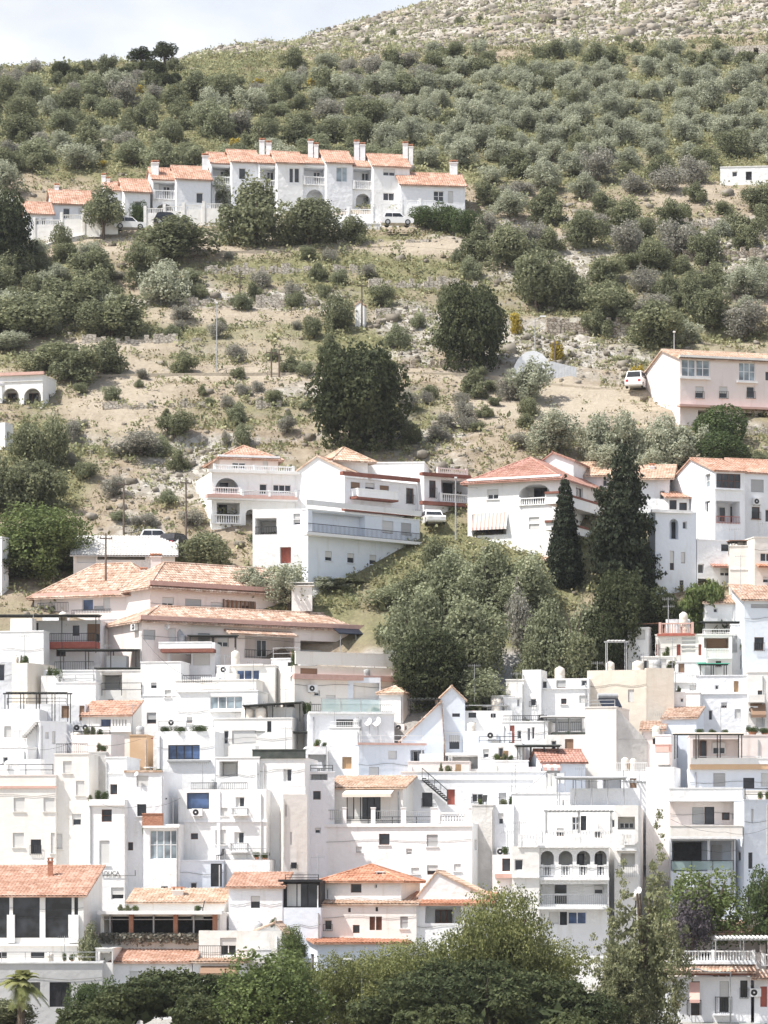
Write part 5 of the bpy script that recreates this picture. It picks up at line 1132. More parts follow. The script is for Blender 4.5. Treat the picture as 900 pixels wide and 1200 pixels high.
v3 = h.vol(553, 578, 944, 975, b=968, th=-13, dep=3.5, mat='concrete', para=.1)
# ------------------------------------------------------------------ the white village, right half, from the back to the front
h, v = hs('white house under the conifer with a gabled side and red pole canopy', 735, 760, 736, 790, 775, -16, side=776, mat='white', para=.2); v.w(746, 738, 756, 750, 'r', n=1)
h, v = hs('cream house with a maroon edged balustrade terrace and lancet niches', 768, 824, 744, 800, 782, -8, dep=6, mat='cream', para=.1)
v.bal(772, 813, 730, 743, 'w', .1, ends=False, mat='cornice_pink'); v.band(770, 814, 742, 745, .2, mat='red_trim')
for a in (768, 793, 818.5): v.w(a, 755, a + 4.5, 768, 'aD', n=1, fm='red_trim')
for k in range(4): v.w(799, 746.5 + k * 5, 815, 749.5 + k * 5, 'r', n=1)
v2 = h.vol(752, 790, 770, 800, b=788, th=-8, dep=3, mat='white_warm', para=.1); v2.w(754, 774, 760, 784, 'd', fm='frame_brown', n=1); v2.w(774, 773, 781, 785, 'r', n=1)
h, v = hs('cream house with a wooden glazed porch next to the lancet niches', 822, 858, 744, 800, 784, -4, dep=5, mat='white_warm', para=.2); v.hole(825, 747, 854, 762, 1.5); v.w(828, 748, 852, 762, 'rB', v=1.4, n=3, fm='wood_light'); v.bal(824, 858, 760, 772, 'w', .3, ends=False)
h, v = hs('white house with a violet door under a long dark canopy at the right edge', 856, 940, 732, 800, 776, -3, dep=6, mat='white', para=.2); v.w(858, 745, 864, 765, 'rG', n=1); v.slab(882, 940, 757, 764, .8, mat='red_trim', name='balcony'); v.w(888, 740, 900, 752, 'r'); v.hole(872, 770, 892, 786, 1.2); v.bal(868, 895, 768, 784, 'i', .3, ends=False)
h, v = hs('white house with a dark shuttered window below the lancet niches', 788, 826, 776, 840, 806, -6, dep=5, mat='white', para=.2); v.w(795, 774.5 + 3, 802, 785 + 3, 'rB', n=1, fm='red_trim'); v.band(788, 826, 798, 800, .15); v.w(808, 803, 818, 809, 'r')
h, v = hs('white cube with an ochre door and a blue tile rim on the right', 816, 880, 792, 860, 815, -5, dep=5, mat='white_cool', para=.2); v.w(860, 798, 865.5, 811, 'D', n=1, fm='wood_light'); v.w(838, 803, 842, 808, 'g', n=1); v.w(830, 832, 835, 844, 'g', n=1); v.w(861, 831, 868, 842, 'r', n=1); v.band(816, 880, 812, 813.5, .1)
h, v = hs('white house with cream boxes and a sloping grille shade at the right edge', 876, 940, 788, 860, 818, -2, dep=5, mat='white_warm', para=.3); v.slab(877, 896, 814, 823, .8, mat='cream', name='balcony'); v.awning(880, 898, 824, 838, .9, mat='blind_brown'); v.w(886, 842, 896, 852, 'r')
h, v = hs('white house with striped blinds between the beige blocks', 790, 820, 812, 870, 835, -8, dep=4, mat='white', para=.2); v.w(797, 818, 801, 823, 'g', n=1); v.w(804, 838, 816, 848, 'r')
h, v = hs('large blank beige block with streaked walls and a darker right face', 688, 758, 786, 870, 838, -14, dep=5, mat='tan', para=.3); v.w(736, 808, 743, 823, 'r', n=1)
v2 = h.vol(757, 790, 784, 870, b=839, th=6, dep=5, mat='tan', para=.3)
h, v = hs('white house with a dark glass veranda left of the beige block', 624, 690, 796, 870, 838, -10, dep=6, mat='white', para=.2); v.w(627, 794 + 4, 641, 808, 'g', n=2, gm='glass'); v.w(652, 797, 663, 806, 'rG', n=1, fm='frame_brown'); v.w(681, 796.5, 688, 804, 'g', n=1); v.hole(636, 842, 682, 856, 1.2); v.bal(636, 682, 846, 857, 'i', .2, ends=False); v.w(631, 826, 636, 834, 'rs', n=1); v.w(679, 815, 688, 824, 'r', n=1); v.band(624, 690, 806, 807.5, .12, mat='white')
h, v = hs('tall slim white block at the edge of the trees', 612, 634, 786, 850, 838, -14, side=641, mat='white', para=.1); v2 = h.vol(593, 614, 797, 850, b=838, th=-10, dep=4, mat='white_warm', para=.2)
h, v = hs('cream cube with a round water tank beside the trees', 575, 601, 816, 860, 846, -8, side=612, mat='white_warm', para=.2); v2 = h.vol(590, 612, 818, 870, b=850, th=10, dep=4, mat='white', para=.1); v2.w(606, 819, 609, 828, 'g', n=1)
# blank pale block, the shade of its slanting side put into a greyer colour
H = House('big blank pale building with a slanting grey side and a solar heater on top', 'house')
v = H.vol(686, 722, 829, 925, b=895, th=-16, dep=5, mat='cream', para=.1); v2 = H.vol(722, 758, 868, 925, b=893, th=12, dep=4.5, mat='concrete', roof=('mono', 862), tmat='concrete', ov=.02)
mb = MB(); P = v2.P; mb.poly(P(0, -.003, v2.zt), P(v2.W, -.003, v2.zt), P(0, -.003, v.zt)); mb.poly(P(0, -.003, v.zt), P(v2.W, -.003, v2.zt), P(v2.W, 4, v2.zt), P(0, 4, v.zt)); mb.build('gable', 'concrete', H.root)
h, v = hs('white house with an old tile roof corner and an open dark door', 752, 778, 856, 910, 888, -6, dep=4, mat='pink', roof=('mono', 846), tmat='tile_old', ov=.2); v.w(765, 857.5, 772.5, 872, 'd', n=1, fm='frame_dark')
v2 = h.vol(776, 816, 842, 890, b=872, th=-12, dep=5, mat='white_blue', roof=('mono', 829), tmat='tile_old', ov=.15)
h, v = hs('small house with a pinkish striped curved balcony', 768, 786, 862, 920, 896, -14, dep=3, mat='white', para=.1); v.slab(768, 784, 880, 896, 1.2, mat='pink'); v.bal(768, 784, 872, 881, 's', 1.15, mat='awning_pink')
# terrace restaurant like building with brown band
H = House('wide white house with an awninged plant terrace over a brown band', 'house')
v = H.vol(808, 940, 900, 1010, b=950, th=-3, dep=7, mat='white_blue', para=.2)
v.band(808, 940, 895.5, 901.5, .25, mat='ochre', name='band'); v.bal(810, 940, 888, 895.5, 's', .2, ends=False); v.w(836, 906, 850, 922, 'rG', n=1); v.w(871, 911.5, 884, 924, 'd', n=1, fm='frame_dark'); v.w(892, 906, 902, 922, 'r')
v2 = H.vol(808, 940, 862, 900, b=930, th=-3, dep=4, mat='pink', para=.1); v2.hole(812, 866, 866, 890, 1.2); v2.w(820, 868, 828, 890, 'd', v=1.1, fm='frame_brown'); v2.w(835, 870, 850, 884, 'h', v=1.1)
v3 = H.vol(785, 900, 937, 1050, b=985, th=-4, dep=6, mat='pink', para=.2); v3.bal(784, 870, 923, 937, 's', .9, ends=False); v3.bal(871, 940, 926, 940, 's', .6, ends=False, mat='cream'); v3.slab(784, 870, 936.5, 939, 1.0, mat='white')
v3.w(811, 946, 825, 966, 'rG', n=2); v3.w(825.5, 945.5, 837, 966, 'd', n=1, fm='frame_dark'); v3.w(846, 952, 855, 961, 'g', fm='frame_brown'); v3.w(858, 953, 864, 960, 'r', n=1)
v4 = H.vol(786, 862, 981, 1060, b=1008, th=-4, dep=7, mat='white_blue', para=.05); v4.bal(786, 870, 967, 980, 's', 1.2, mat='cream'); v4.slab(785, 871, 980, 983, 1.3, mat='white')
v4.hole(787, 985, 829, 1021, 2.1); v4.w(789, 987, 822, 1019, 'p', v=2.0, fm='frame_dark', gm='frame_dark'); v4.hole(832, 985, 860, 1012, 1.5); v4.w(834, 990, 846, 1012, 'rG', v=1.4); v4.bal(786, 860, 1008, 1020, 'g', .1, ends=False, mat='iron')  # black pane added inside the garage opening as its deep shade, no real window
v5 = H.vol(872, 940, 938, 1060, b=1012, th=18, side=860, mat='white_blue', para=.05); v5.w(880, 948, 883, 964, 'r', n=1); v5.w(877, 999, 882, 1018, 'd', n=1, fm='frame_dark'); v5.w(863.5, 998, 868, 1009, 'g', 'L', n=1); v5.w(876, 1040, 882, 1062, 'd', n=1, fm='frame_dark')
# the arched house
H = House('tall white house with four arches and stacked balustrades', 'house')
v = H.vol(630, 713, 993, 1150, b=1058, th=-6, side=722, mat='white', para=.1, low=1180)
for k, (a, b2) in enumerate(((633.5, 649), (654.5, 671), (675.5, 691.5), (696.5, 711))):
    v.hole(a, 997, b2, 1027.5, 1.8, arch=True); v.bal(a, b2, 1014, 1027, 'w', -.1, ends=False)
    if k > 1: v.w(a + 1, 1001, a + 9, 1018, 'd', v=1.75, fm='frame_dark')
v.band(630, 714, 1028, 1031.5, .35); v.band(629, 714, 990.5, 993.5, .3)
v.bal(631, 676, 973, 990, 'w', .02, ends=False); v.bal(676, 718, 973, 990, 'w', .02, ends=False)
v.hole(632, 1036, 713, 1060, 1.6); v.w(649, 1036, 665, 1048, 'g', v=1.55, gm='glass', n=1); v.w(649, 1048.5, 665, 1060, 'd', v=1.55); v.w(696, 1038, 707, 1048, 'h', v=1.55)
v.bal(631, 712, 1048, 1062.5, 'i', .9, mat='metal_grey'); v.slab(630, 713, 1062.5, 1065.5, 1.0)
v.w(643.5, 1068.5, 655, 1083, 'gr', n=1, gm='glass_pale'); v.w(656, 1068.5, 664.5, 1084, 'd', n=1, fm='frame_dark'); v.w(665.5, 1068.5, 687, 1083, 'g', n=2, gm='glass_blue')
v2 = H.vol(600, 632, 993, 1150, b=1056, th=-4, dep=6, mat='white_warm', para=.1, low=1160); v2.bal(607, 630, 978, 993, 'w', .02, ends=False); v2.w(588 + 15, 1007, 613, 1020, 'g'); v2.band(600, 632, 1027, 1029, .2)
v3 = H.vol(612, 722, 945, 1010, b=1024, th=-6, dep=4, mat='white', para=.2); v3.w(670, 957, 679.5, 973, 'gc', n=2, fm='frame_white'); v3.w(680.5, 956, 687, 973, 'd', n=1, fm='frame_dark'); v3.w(715 + 1, 960, 722, 970, 'g')
v4 = H.vol(720, 748, 945, 1130, b=1050, th=-6, side=788, mat='white_warm', para=.4, low=1180); v4.hole(724, 957, 744, 972, 1.2); v4.w(726, 964, 743, 971, 'g', v=1.1, n=3); v4.bal(726, 744, 977, 990, 'w', .3); v4.band(722, 746, 993, 997, .3); v4.hole(727, 1000, 744, 1016, .9); v4.bal(724, 746, 1014, 1028, 'i', .3, mat='metal_grey')
v5 = H.vol(668, 750, 925, 960, b=1012, th=-6, dep=4, mat='white_cool', para=.3)
h, v = hs('white side house with a pink sill window left of the four arches', 577, 606, 1003, 1080, 1040, -4, dep=5, mat='white', para=.1); v.w(588.5, 1006, 598, 1021, 'g', fm='frame_brown'); v.slab(580, 604, 1024, 1029, .5, mat='cornice_pink', name='ledge')
h, v = hs('white square house with barred windows behind the arched one', 600, 668, 930, 1000, 968, -6, dep=5, mat='white', para=.2)
h, v = hs('blank white house with a curved roofline under the beige block', 757, 790, 900, 960, 942, -12, dep=4, mat='white', para=.1); 

h, v = hs('small white house with a dark shutter squeezed between the tan block and the brown hut', 640, 688, 862, 905, 888, -8, dep=3, mat='white_warm', para=.2, wins=[(646, 868, 652, 878, 'g'), (662, 866, 672, 880, 'rB')])
h, v = hs('low white terrace house with a long railing above the red tiled porch', 560, 612, 872, 915, 903, -8, dep=3, mat='white', para=.3, wins=[(566, 878, 573, 888, 'h'), (584, 876, 590, 892, 'd')]); v.bal(561, 611, 863, 872, 't', -.1, ends=False)
h, v = hs('white stepped house with a shaded porch under the tan block', 700, 760, 905, 940, 925, -10, dep=3, mat='white_cool', para=.2, wins=[(738, 912, 746, 924, 'rB')]); v.hole(706, 912, 728, 926, 1.2)
h, v = hs('small white cube with a brown shutter over the sloping tiled verge', 486, 520, 800, 840, 842, -10, dep=3, mat='white_warm', para=.2, wins=[(494, 808, 500, 818, 'rB')]) if False else hs('narrow white house with two shutters left of the arched house terrace', 560, 602, 944, 1000, 966, -8, dep=3, mat='white_cool', para=.3, wins=[(566, 952, 573, 962, 'rB'), (584, 953, 590, 966, 'h')])
# ------------------------------------------------------------------ the lowest houses
h, v = hs('restaurant with an orange tiled roof and big dark windows in the lower left corner', -40, 98, 1050, 1135, 1138, -5, dep=8, mat='white_warm', roof=('mono', 1015), tmat='tile_orange', ov=.25, cat='restaurant')
for a, b2 in ((-30, 11), (15, 46.5), (53, 84), (87, 91.5)): v.w(a, 1048, b2, 1099, 'c', n=1, fm='frame_dark')
v.band(-40, 99, 1106, 1108.5, .2); v.chim(56, 62, 1006, 1020, 5, 'brick', 'x')
for a, b2 in ((8, 17), (80, 92)): v.slab(a, b2, 1072, 1105, .22, name='buttress', mat='white')
for a, b2 in ((-2, 8), (36, 52)): v.w(a, 1116, b2, 1123, 'p', fm='frame_dark')
h, v = hs('low grey concrete garage wall with dark doorways in the lower left corner', -40, 120, 1128, 1190, 1172, 2, dep=5, mat='grey', para=.05, cat='garage'); 
v.w(58, 1151, 83, 1180, 'dD', n=2, fm='frame_dark'); v.hole(36, 1151, 47, 1164, 1.0); v.hole(96, 1153, 114, 1175, 1.5); v.band(-40, 121, 1127, 1129, .1)
h, v = hs('dark pergola restaurant with brick pillars and a hedge front', 118, 258, 1071, 1118, 1112, -6, dep=6, mat='white_warm', para=.05, cat='restaurant')
v.hole(122, 1074, 254, 1096, 3.5); v.w(123, 1074, 253, 1096, 'p', v=3.4, fm='frame_dark', gm='frame_dark'); v.band(114, 260, 1067.5, 1071.5, 1.0, mat='awning_white', name='roof_slab')  # dark sheet across the back of the recess stands in for interior shade
for a in (151, 203, 249): v.slab(a, a + 5, 1071.5, 1096, .3, mat='brick', name='brick_pillar')
for a in (128, 179, 226): v.slab(a, a + 1.6, 1071.5, 1096, .25, mat='metal_grey', name='post')
v.band(121, 256, 1077, 1078, .2, mat='metal_grey', name='rail'); v.w(224, 1073, 238, 1078, 'r')
h, v = hs('small house with an orange tile roof below the pergola restaurant', 131, 225, 1128, 1190, 1150, -4, dep=6, mat='white', roof=('mono', 1107), tmat='tile_orange', ov=.25); v.w(152, 1138, 166, 1155, 'rs', n=1); v.w(194, 1138, 209, 1149, 'rs', n=1)
v2 = h.vol(112, 132, 1112, 1160, b=1152, th=-4, dep=5, mat='white_warm', para=.3); v2.hole(117, 1115, 131, 1128, .8)
h, v = hs('white house with a brown awning over a dark porch beside the orange roof', 226, 286, 1128, 1190, 1156, -2, dep=5, mat='white', para=.1, roof=('mono', 1122), tmat='tile_sand'); v.w(239, 1142, 270, 1158, 'd', n=3, fm='frame_dark'); v.awning(234, 278, 1133, 1141, .9, mat='blind_brown')
v2 = h.vol(233, 330, 1092, 1130, b=1130, th=-4, dep=5, mat='white_warm', para=.3); v2.w(258, 1099, 277, 1120, 'dh', n=2, fm='frame_white'); v2.bal(232, 262, 1108, 1125, 'i', .6, ends=False); v2.bal(284, 318, 1112, 1124, 's', .4, ends=False)
h, v = hs('white gabled porch with a peaked roof and pillars near the bottom centre', 286, 336, 1096, 1150, 1128, -6, dep=3.5, mat='white', roof=('gy', 1082, 322), tmat='tile_sand', ov=.15); v.hole(308, 1097, 322, 1118, 1.4)
h, v = hs('white house with a strip of orange tiles left of the black glazed porch', 268, 331, 1040, 1100, 1082, -5, dep=5, mat='white_cool', roof=('mono', 1023), tmat='tile_orange', ov=.25); v.w(294, 1050, 304.5, 1064, 'h', n=1, fm='frame_dark')
h, v = hs('low white house with a dusty tiled roof behind the pergola restaurant', 150, 262, 1058, 1100, 1056, -5, dep=4, mat='white_warm', roof=('mono', 1042), tmat='tile_sand', ov=.2); v.w(131, 1052, 137, 1062, 'g'); v.chim(202, 215, 1040, 1056, 2, 'white_warm')
h, v = hs('black framed glazed porch between the lower tile roofs', 332, 375, 1033, 1085, 1078, -8, dep=4, mat='frame_dark', para=.05, cat='porch', capmat='frame_dark'); v.w(335, 1035, 373, 1063, 'gC', n=3, fm='frame_dark', gm='glass'); v.band(326, 377, 1030.5, 1033.5, .5, mat='frame_dark', name='roof_slab')
v2 = h.vol(326, 376, 1065, 1110, b=1084, th=-6, dep=4, mat='white_blue', para=.1)
h, v = hs('white house with a hipped tile roof in front of the broad white house', 377, 470, 1032, 1090, 1066, -14, dep=6, mat='white', roof=('hip', 1015), tmat='tile', ov=.35); v.w(411, 1036, 423.5, 1046, 'g', fm='frame_brown'); v.w(382, 1042, 384.5, 1054, 'g', n=1); v.w(439, 1036, 442, 1041, 'g', n=1); v.chim(440, 450, 1022, 1046, 1, 'white', 'x')
h, v = hs('white gable house with shutters under a plain roof verge, lower centre', 358, 488, 1060, 1120, 1082, -8, dep=6, mat='white_warm', roof=('mono', 1046), tmat='tile_sand', ov=.2)
v.w(433, 1074, 439.5, 1090, 'D', n=1, fm='frame_brown'); v.w(440.5, 1074, 447.5, 1090, 'D', n=1, fm='frame_brown'); v.w(469, 1074, 478, 1088, 'rsG', n=1); v.w(368, 1078, 376, 1091, 'gi'); v.w(380, 1078, 389, 1090, 'gi'); v.w(408, 1064, 411, 1069, 'p', fm='frame_dark'); v.w(440, 1063, 443, 1068, 'p', fm='frame_dark')
h, v = hs('white house with a wide blank gable above the lower tiled porch', 490, 570, 1050, 1110, 1066, -6, dep=7, mat='white', roof=('gy', 1022, 512), tmat='tile_sand', ov=.1)
h, v = hs('white house with a red tiled porch roof partly behind the big tree', 484, 575, 1060, 1130, 1084, -6, dep=5, mat='white', roof=('mono', 1046), tmat='tile', ov=.3); v.hole(498, 1062, 540, 1082, 1.5); v.w(510, 1066, 530, 1082, 'd', v=1.4, n=3, fm='frame_brown')
h, v = hs('pale blue fronted house with a low red tile roof behind the street lamp', 372, 480, 1106, 1200, 1122, 10, dep=6, side=344, mat='white_blue', roof=('mono', 1090), tmat='tile', ov=.3); v.w(364, 1118, 368, 1142, 'd', 'L', n=1, fm='frame_brown'); v.w(369, 1142, 372, 1152, 'g', 'L', n=1)
h, v = hs('low white house front hidden by trees at the bottom centre', 560, 640, 1120, 1200, 1130, -4, dep=5, mat='white', para=.2)
# bottom right
H = House('white house with tiled eaves and a balustraded roof terrace, lower right corner', 'house')
v = H.vol(772, 880, 1146, 1215, b=1160, th=-4, dep=6, mat='white_cool', para=.1)
v.eave(770, 886, 1130, 1139, .8, tm='tile_old'); v.band(770, 886, 1139, 1143, .4, mat='cornice_brown'); v.bal(786, 885, 1114, 1127, 'w', .1, ends=False); v.slab(780, 887, 1127, 1130, .4)
v.w(789, 1150, 798, 1171, 'r', n=1, fm='frame_brown'); v.w(810, 1150, 820, 1190, 'd', n=1, fm='frame_brown'); v.awning(808, 820, 1152, 1172, .7, mat='awning_pink'); v.w(843.5, 1150, 854, 1186, 'dh', n=2, fm='frame_dark'); v.bal(838, 858, 1168, 1188, 'i', .5); v.slab(836, 860, 1188, 1190, .55); v.w(867.5, 1149, 876, 1169, 'gi', n=1, fm='frame_dark'); v.bal(805, 822, 1172, 1190, 'i', .5)
v2 = H.vol(776, 940, 1094, 1130, b=1140, th=-4, dep=5, mat='pink', roof=('mono', 1080), tmat='tile_orange', ov=.3); v2.hole(842, 1098, 890, 1116, 1.0); v2.w(800, 1096, 812, 1114, 'd', n=2)
v2.chim(831, 842, 1068, 1092, 1, 'white_warm', 'x'); v2.chim(873, 893, 1067, 1082, 2, 'white_warm', 'x')
h, v = hs('white house with a brown door and tiled eave cut by the lower right corner', 884, 950, 1147, 1215, 1163, -3, dep=6, mat='white_cool', para=.1); v.eave(880, 950, 1136, 1147, .7, tm='tile_old'); v.w(891, 1156, 899, 1180, 'D', n=1, fm='red_trim'); v.bal(892, 950, 1118, 1132, 'w', .1, ends=False)
# ------------------------------------------------------------------ things on roofs, terraces and walls
ALLV = [v for h in HOUSES for v in h.vols]
def host(px, py):
    """the nearest wall seen at a pixel: (distance, volume, face)"""
    best = None
    for v in ALLV:
        for f, fr in v.faces.items():
            r = V(((px - CX) / FPX, 1, 0)); dn = r.x * fr.n.x + r.y * fr.n.y
            if dn > -1e-6: continue
            u, z = fr.hit(px, py)
            if 0 <= u <= v.lim(f) and v.zw <= z <= v.zt + .3:
                y = fr.P(u, 0, 0).y
                if best is None or y < best[0]: best = (y, v, f)
    return best
def spot(px, py, back=.7):
    """where a thing stands on the flat roof whose parapet is seen just below the pixel: (x, y, floor z)"""
    for k in range(2, 40, 3):
        hh = host(px, py + k)
        if hh:
            y = hh[0] + back; v = hh[1]; zd = v.zt - (v.para if v.roof is None else 0); z = min(zd, (HY - py) / FPX * y) if v.roof is None else (HY - py) / FPX * y
            return (px - CX) / FPX * y, y, (zd + .055 if v.roof is None and v.para <= .05 else zd) if v.roof is None else z
    y = Yg(px, py); return (px - CX) / FPX * y, y, (HY - py) / FPX * y
def wh(x0, x1, y): return (x1 - x0) / FPX * y
def tank(x0, x1, y0, y1, where, mat='awning_cream'):
    x, y, z = spot((x0 + x1) / 2, y1); r = wh(x0, x1, y) / 2; zt = (HY - y0) / FPX * y; t = empty('water_tank', (x, y, z), 'round cream water tank ' + where, 'water tank')
    if mat == 'metal_grey': t['label'] = 'round grey water tank ' + where
    zb = max(z, (HY - y1) / FPX * y - .3); h = zt - zb; mb = MB(); mb.lathe((x, y, zb), [(r * .96, 0), (r, h * .1), (r, h * .42), (r * .96, h * .45), (r, h * .5), (r * .98, h * .84), (r * .6, h * .93), (r * .3, h * .97)], 16); mb.build('barrel', mat, t, True)
    mb = MB(); mb.lathe((x, y, zb + h * .97), [(r * .32, 0), (r * .32, h * .05)], 10); mb.build('lid', 'metal_grey', t)
    mb = MB(); fr = level(x, y)
    for sx in (-1, 1):
        for sy in (-1, 1): mb.box(fr, sx * r * .7 - .05, sx * r * .7 + .05, sy * r * .7 - .05, sy * r * .7 + .05, min(z, zb - .1), zb - .02)
    mb.box(fr, -r, r, -r, r, zb - .06, zb - .002); mb.build('stand', 'concrete', t)
def air_con(px, py, where, w=.8, on='wall', group=None):
    if on == 'wall':
        hh = host(px, py)
        if not hh: return
        _, v, f = hh; fr = v.faces[f]; u, z = fr.hit(px, py); O = fr.P(u, -.36, 0); fr = Frame(V((O.x, O.y, 0)), fr.d, fr.k)
    else:
        x, y, z = spot(px, py + 5); fr = level(x, y); z = (HY - py) / FPX * y
    h = w * .72; t = empty('air_conditioner', fr.P(0, 0, z), 'white air conditioner ' + where, 'air conditioner', group); mb = MB(); mb.box(fr, -w / 2, w / 2, 0, .3, z - h / 2, z + h / 2); mb.build('casing', 'plastic_white', t)
    mb = MB(); c = fr.P(-w * .12, -.012, z); a = fr.P(-w * .12, -.004, z); mb.cyl(a, c, h * .4, n=16); g = mb.build('fan_grille', 'frame_dark', t)
    mb = MB(); mb.cyl(fr.P(-w * .12, -.014, z), fr.P(-w * .12, -.03, z), h * .12, n=8); mb.build('hub', 'plastic_white', g)
    mb = MB()
    for q in (-.35, .3): mb.box(fr, q * w, q * w + .04, .02, .355 if on == 'wall' else .28, z - h / 2 - (.06 if on == 'wall' else .9), z - h / 2 - .002)
    mb.build('bracket', 'metal_grey', t)
def dish(px, py, r_px, where, Y=None, aim=(-.55, -.75, .35)):
    hh = host(px, py + r_px + 2); y = Y or ((hh[0] if hh else Yg(px, py)) - .25); c = at(px, py, y); r = wh(0, r_px, y); a = V(aim).normalized()
    t = empty('satellite_dish', c, 'white satellite dish ' + where, 'satellite dish'); mb = MB(); e1 = a.orthogonal().normalized(); e2 = a.cross(e1); n = 14; R = [(0, 0), (.5, .04), (.85, .13), (1, .2)]; k0 = 0
    for rr, d in R:
        for i in range(n): q = 6.2832 * i / n; mb.v.append(tuple(c + (e1 * math.cos(q) + e2 * math.sin(q)) * (r * max(rr, .01)) + a * (d * r)))
    for j in range(3):
        for i in range(n): mb.f.append((j * n + i, j * n + (i + 1) % n, (j + 1) * n + (i + 1) % n, (j + 1) * n + i))
    mb.build('reflector', 'plastic_white', t, True); mb = MB(); mb.cyl(c - e2 * r * .9 if (c - e2 * r * .9).z < c.z else c + e2 * r * .9, c + a * r * .9, .015, n=5); mb.cyl(c + a * r * .85, c + a * r * 1.0, .05, n=6); mb.build('feed_arm', 'metal_grey', t)
    mb = MB(); mb.cyl(c - a * .02, c - a * .12 - V((0, 0, .1)), .03, n=5); mb.cyl(c - a * .12 - V((0, 0, .08)), c - a * .12 - V((0, 0, r * 1.6 + .4)), .025, n=5); mb.build('mount', 'metal_grey', t)
def antenna(px, y0, y1, where):
    x, y, z = spot(px, y1); zt = (HY - y0) / FPX * y; t = empty('tv_antenna', (x, y, z), 'thin television antenna ' + where, 'antenna'); mb = MB(); mb.cyl((x, y, z), (x, y, zt), .025, n=5); mb.build('mast', 'metal_grey', t); mb = MB(); s = rnd.choice((-1, 1))
    mb.cyl((x - .5, y, zt - .15), (x + .5, y + .1, zt - .12), .014, n=4)
    for i in range(7): q = -.45 + i * .15; mb.cyl((x + q, y - .25 + abs(q) * .1, zt - .14), (x + q, y + .3, zt - .14), .01, n=4); mb.cyl((x + q, y, zt - .27), (x + q, y, zt), .01, n=4)
    mb.build('aerial', 'metal_grey', t)
def canopy(x0, x1, yt, yb, label, mat='dark_canvas', depth=2.6, posts=3, Y=None, tilt=0.0, slats=False):
    """a flat shade roof on posts"""
    xm = (x0 + x1) / 2
    if Y is None: _, y, z = spot(xm, yb, .5)
    else: y = Y; z = (HY - yb) / FPX * y
    a = at(x0, yt, y); b2 = at(x1, yt, y); W = b2.x - a.x; t = empty('shade_canopy', (xm and (a.x + b2.x) / 2, y, z), label, 'canopy'); fr = level(a.x, y); zt = a.z; mb = MB(); dz = tilt * W
    def P(u, v, k): q = fr.P(u, v, 0); return V((q.x, q.y, zt + dz * u / W + k + v * .06))
    if slats:
        for i in range(int(W / .3)): u = .15 + i * .3; mb.hexa([P(u, -.2, 0), P(u + .14, -.2, 0), P(u + .14, depth, 0), P(u, depth, 0), P(u, -.2, .08), P(u + .14, -.2, .08), P(u + .14, depth, .08), P(u, depth, .08)])
    else: mb.hexa([P(-.2, -.3, 0), P(W + .2, -.3, 0), P(W + .2, depth, 0), P(-.2, depth, 0), P(-.2, -.3, .07), P(W + .2, -.3, .07), P(W + .2, depth, .07), P(-.2, depth, .07)])
    mb.build('canopy_roof', mat, t)
    for v in (0, depth - .1): mb = MB(); mb.hexa([P(-.1, v, -.12), P(W + .1, v, -.12), P(W + .1, v + .08, -.12), P(-.1, v + .08, -.12), P(-.1, v, -.005), P(W + .1, v, -.005), P(W + .1, v + .08, -.005), P(-.1, v + .08, -.005)]); mb.build('beam', 'iron' if mat not in ('awning_white', 'plastic_white', 'metal_grey') else 'metal_grey', t)
    for i in range(posts):
        for v in (.04, depth - .06):
            mb = MB(); u = .05 + (W - .1) * i / max(1, posts - 1); p = P(u, v, -.125); mb.cyl((p.x, p.y, z), p, .04, n=6); mb.build('post', 'iron' if mat not in ('awning_white', 'plastic_white', 'metal_grey') else 'metal_grey', t)
    return t
def pot(px, yb, w_px, h_px, where, kind='green', back=.5, mat='terracotta'):
    x, y, z = spot(px, yb, back); zt = (HY - yb + h_px) / FPX * y; w = wh(0, w_px, y); r = min(.35, w * .3); hp = min(.5, r * 1.3); zt = max(zt, z + hp + .4)
    t = empty('potted_plant', (x, y, z), 'potted plant ' + where, 'potted plant'); mb = MB(); mb.lathe((x, y, z + .004), [(r * .65, 0), (r * .95, hp * .85), (r * 1.08, hp * .86), (r * 1.08, hp), (r * .9, hp)], 10); mb.build('pot', mat, t)
    P = PROTO[kind]; c = bpy.data.objects.new('foliage', P[pk[0] % len(P)]); pk[0] += 1; COL.objects.link(c); c.parent = t; h = zt - z - hp * .8; c.location = (0, 0, hp * .8); c.scale = (w, w, h); c.rotation_euler.z = rnd.uniform(0, 6)
def laundry(x0, x1, y0, y1, where, cols):
    _, y, z = spot((x0 + x1) / 2, y1, .9); a = at(x0, y0, y); b2 = at(x1, y0, y); t = empty('washing_line', ((a.x + b2.x) / 2, y, z), 'washing hung on a line ' + where, 'washing line'); mb = MB()
    for p in (a, b2): mb.cyl((p.x, y, z), (p.x, y, a.z + .1), .03, n=5)
    mb.build('post', 'metal_grey', t); mb = MB(); mb.cyl(a, b2, .008, n=4); mb.build('line', 'plastic_white', t); n = len(cols); W = b2.x - a.x
    for i, cm in enumerate(cols):
        u0 = a.x + W * (i + .12) / n; u1 = a.x + W * (i + .88) / n; h = (a.z - max(z, (HY - y1) / FPX * y)) * rnd.uniform(.55, .95); mb = MB(); K = 6
        for k in range(K):
            p, q = u0 + (u1 - u0) * k / K, u0 + (u1 - u0) * (k + 1) / K; w0, w1 = .05 * math.sin(k * 1.9), .05 * math.sin((k + 1) * 1.9); mb.poly((p, y, a.z), (q, y, a.z), (q, y + w1, a.z - h), (p, y + w0, a.z - h))
        mb.build('cloth', cm, t)
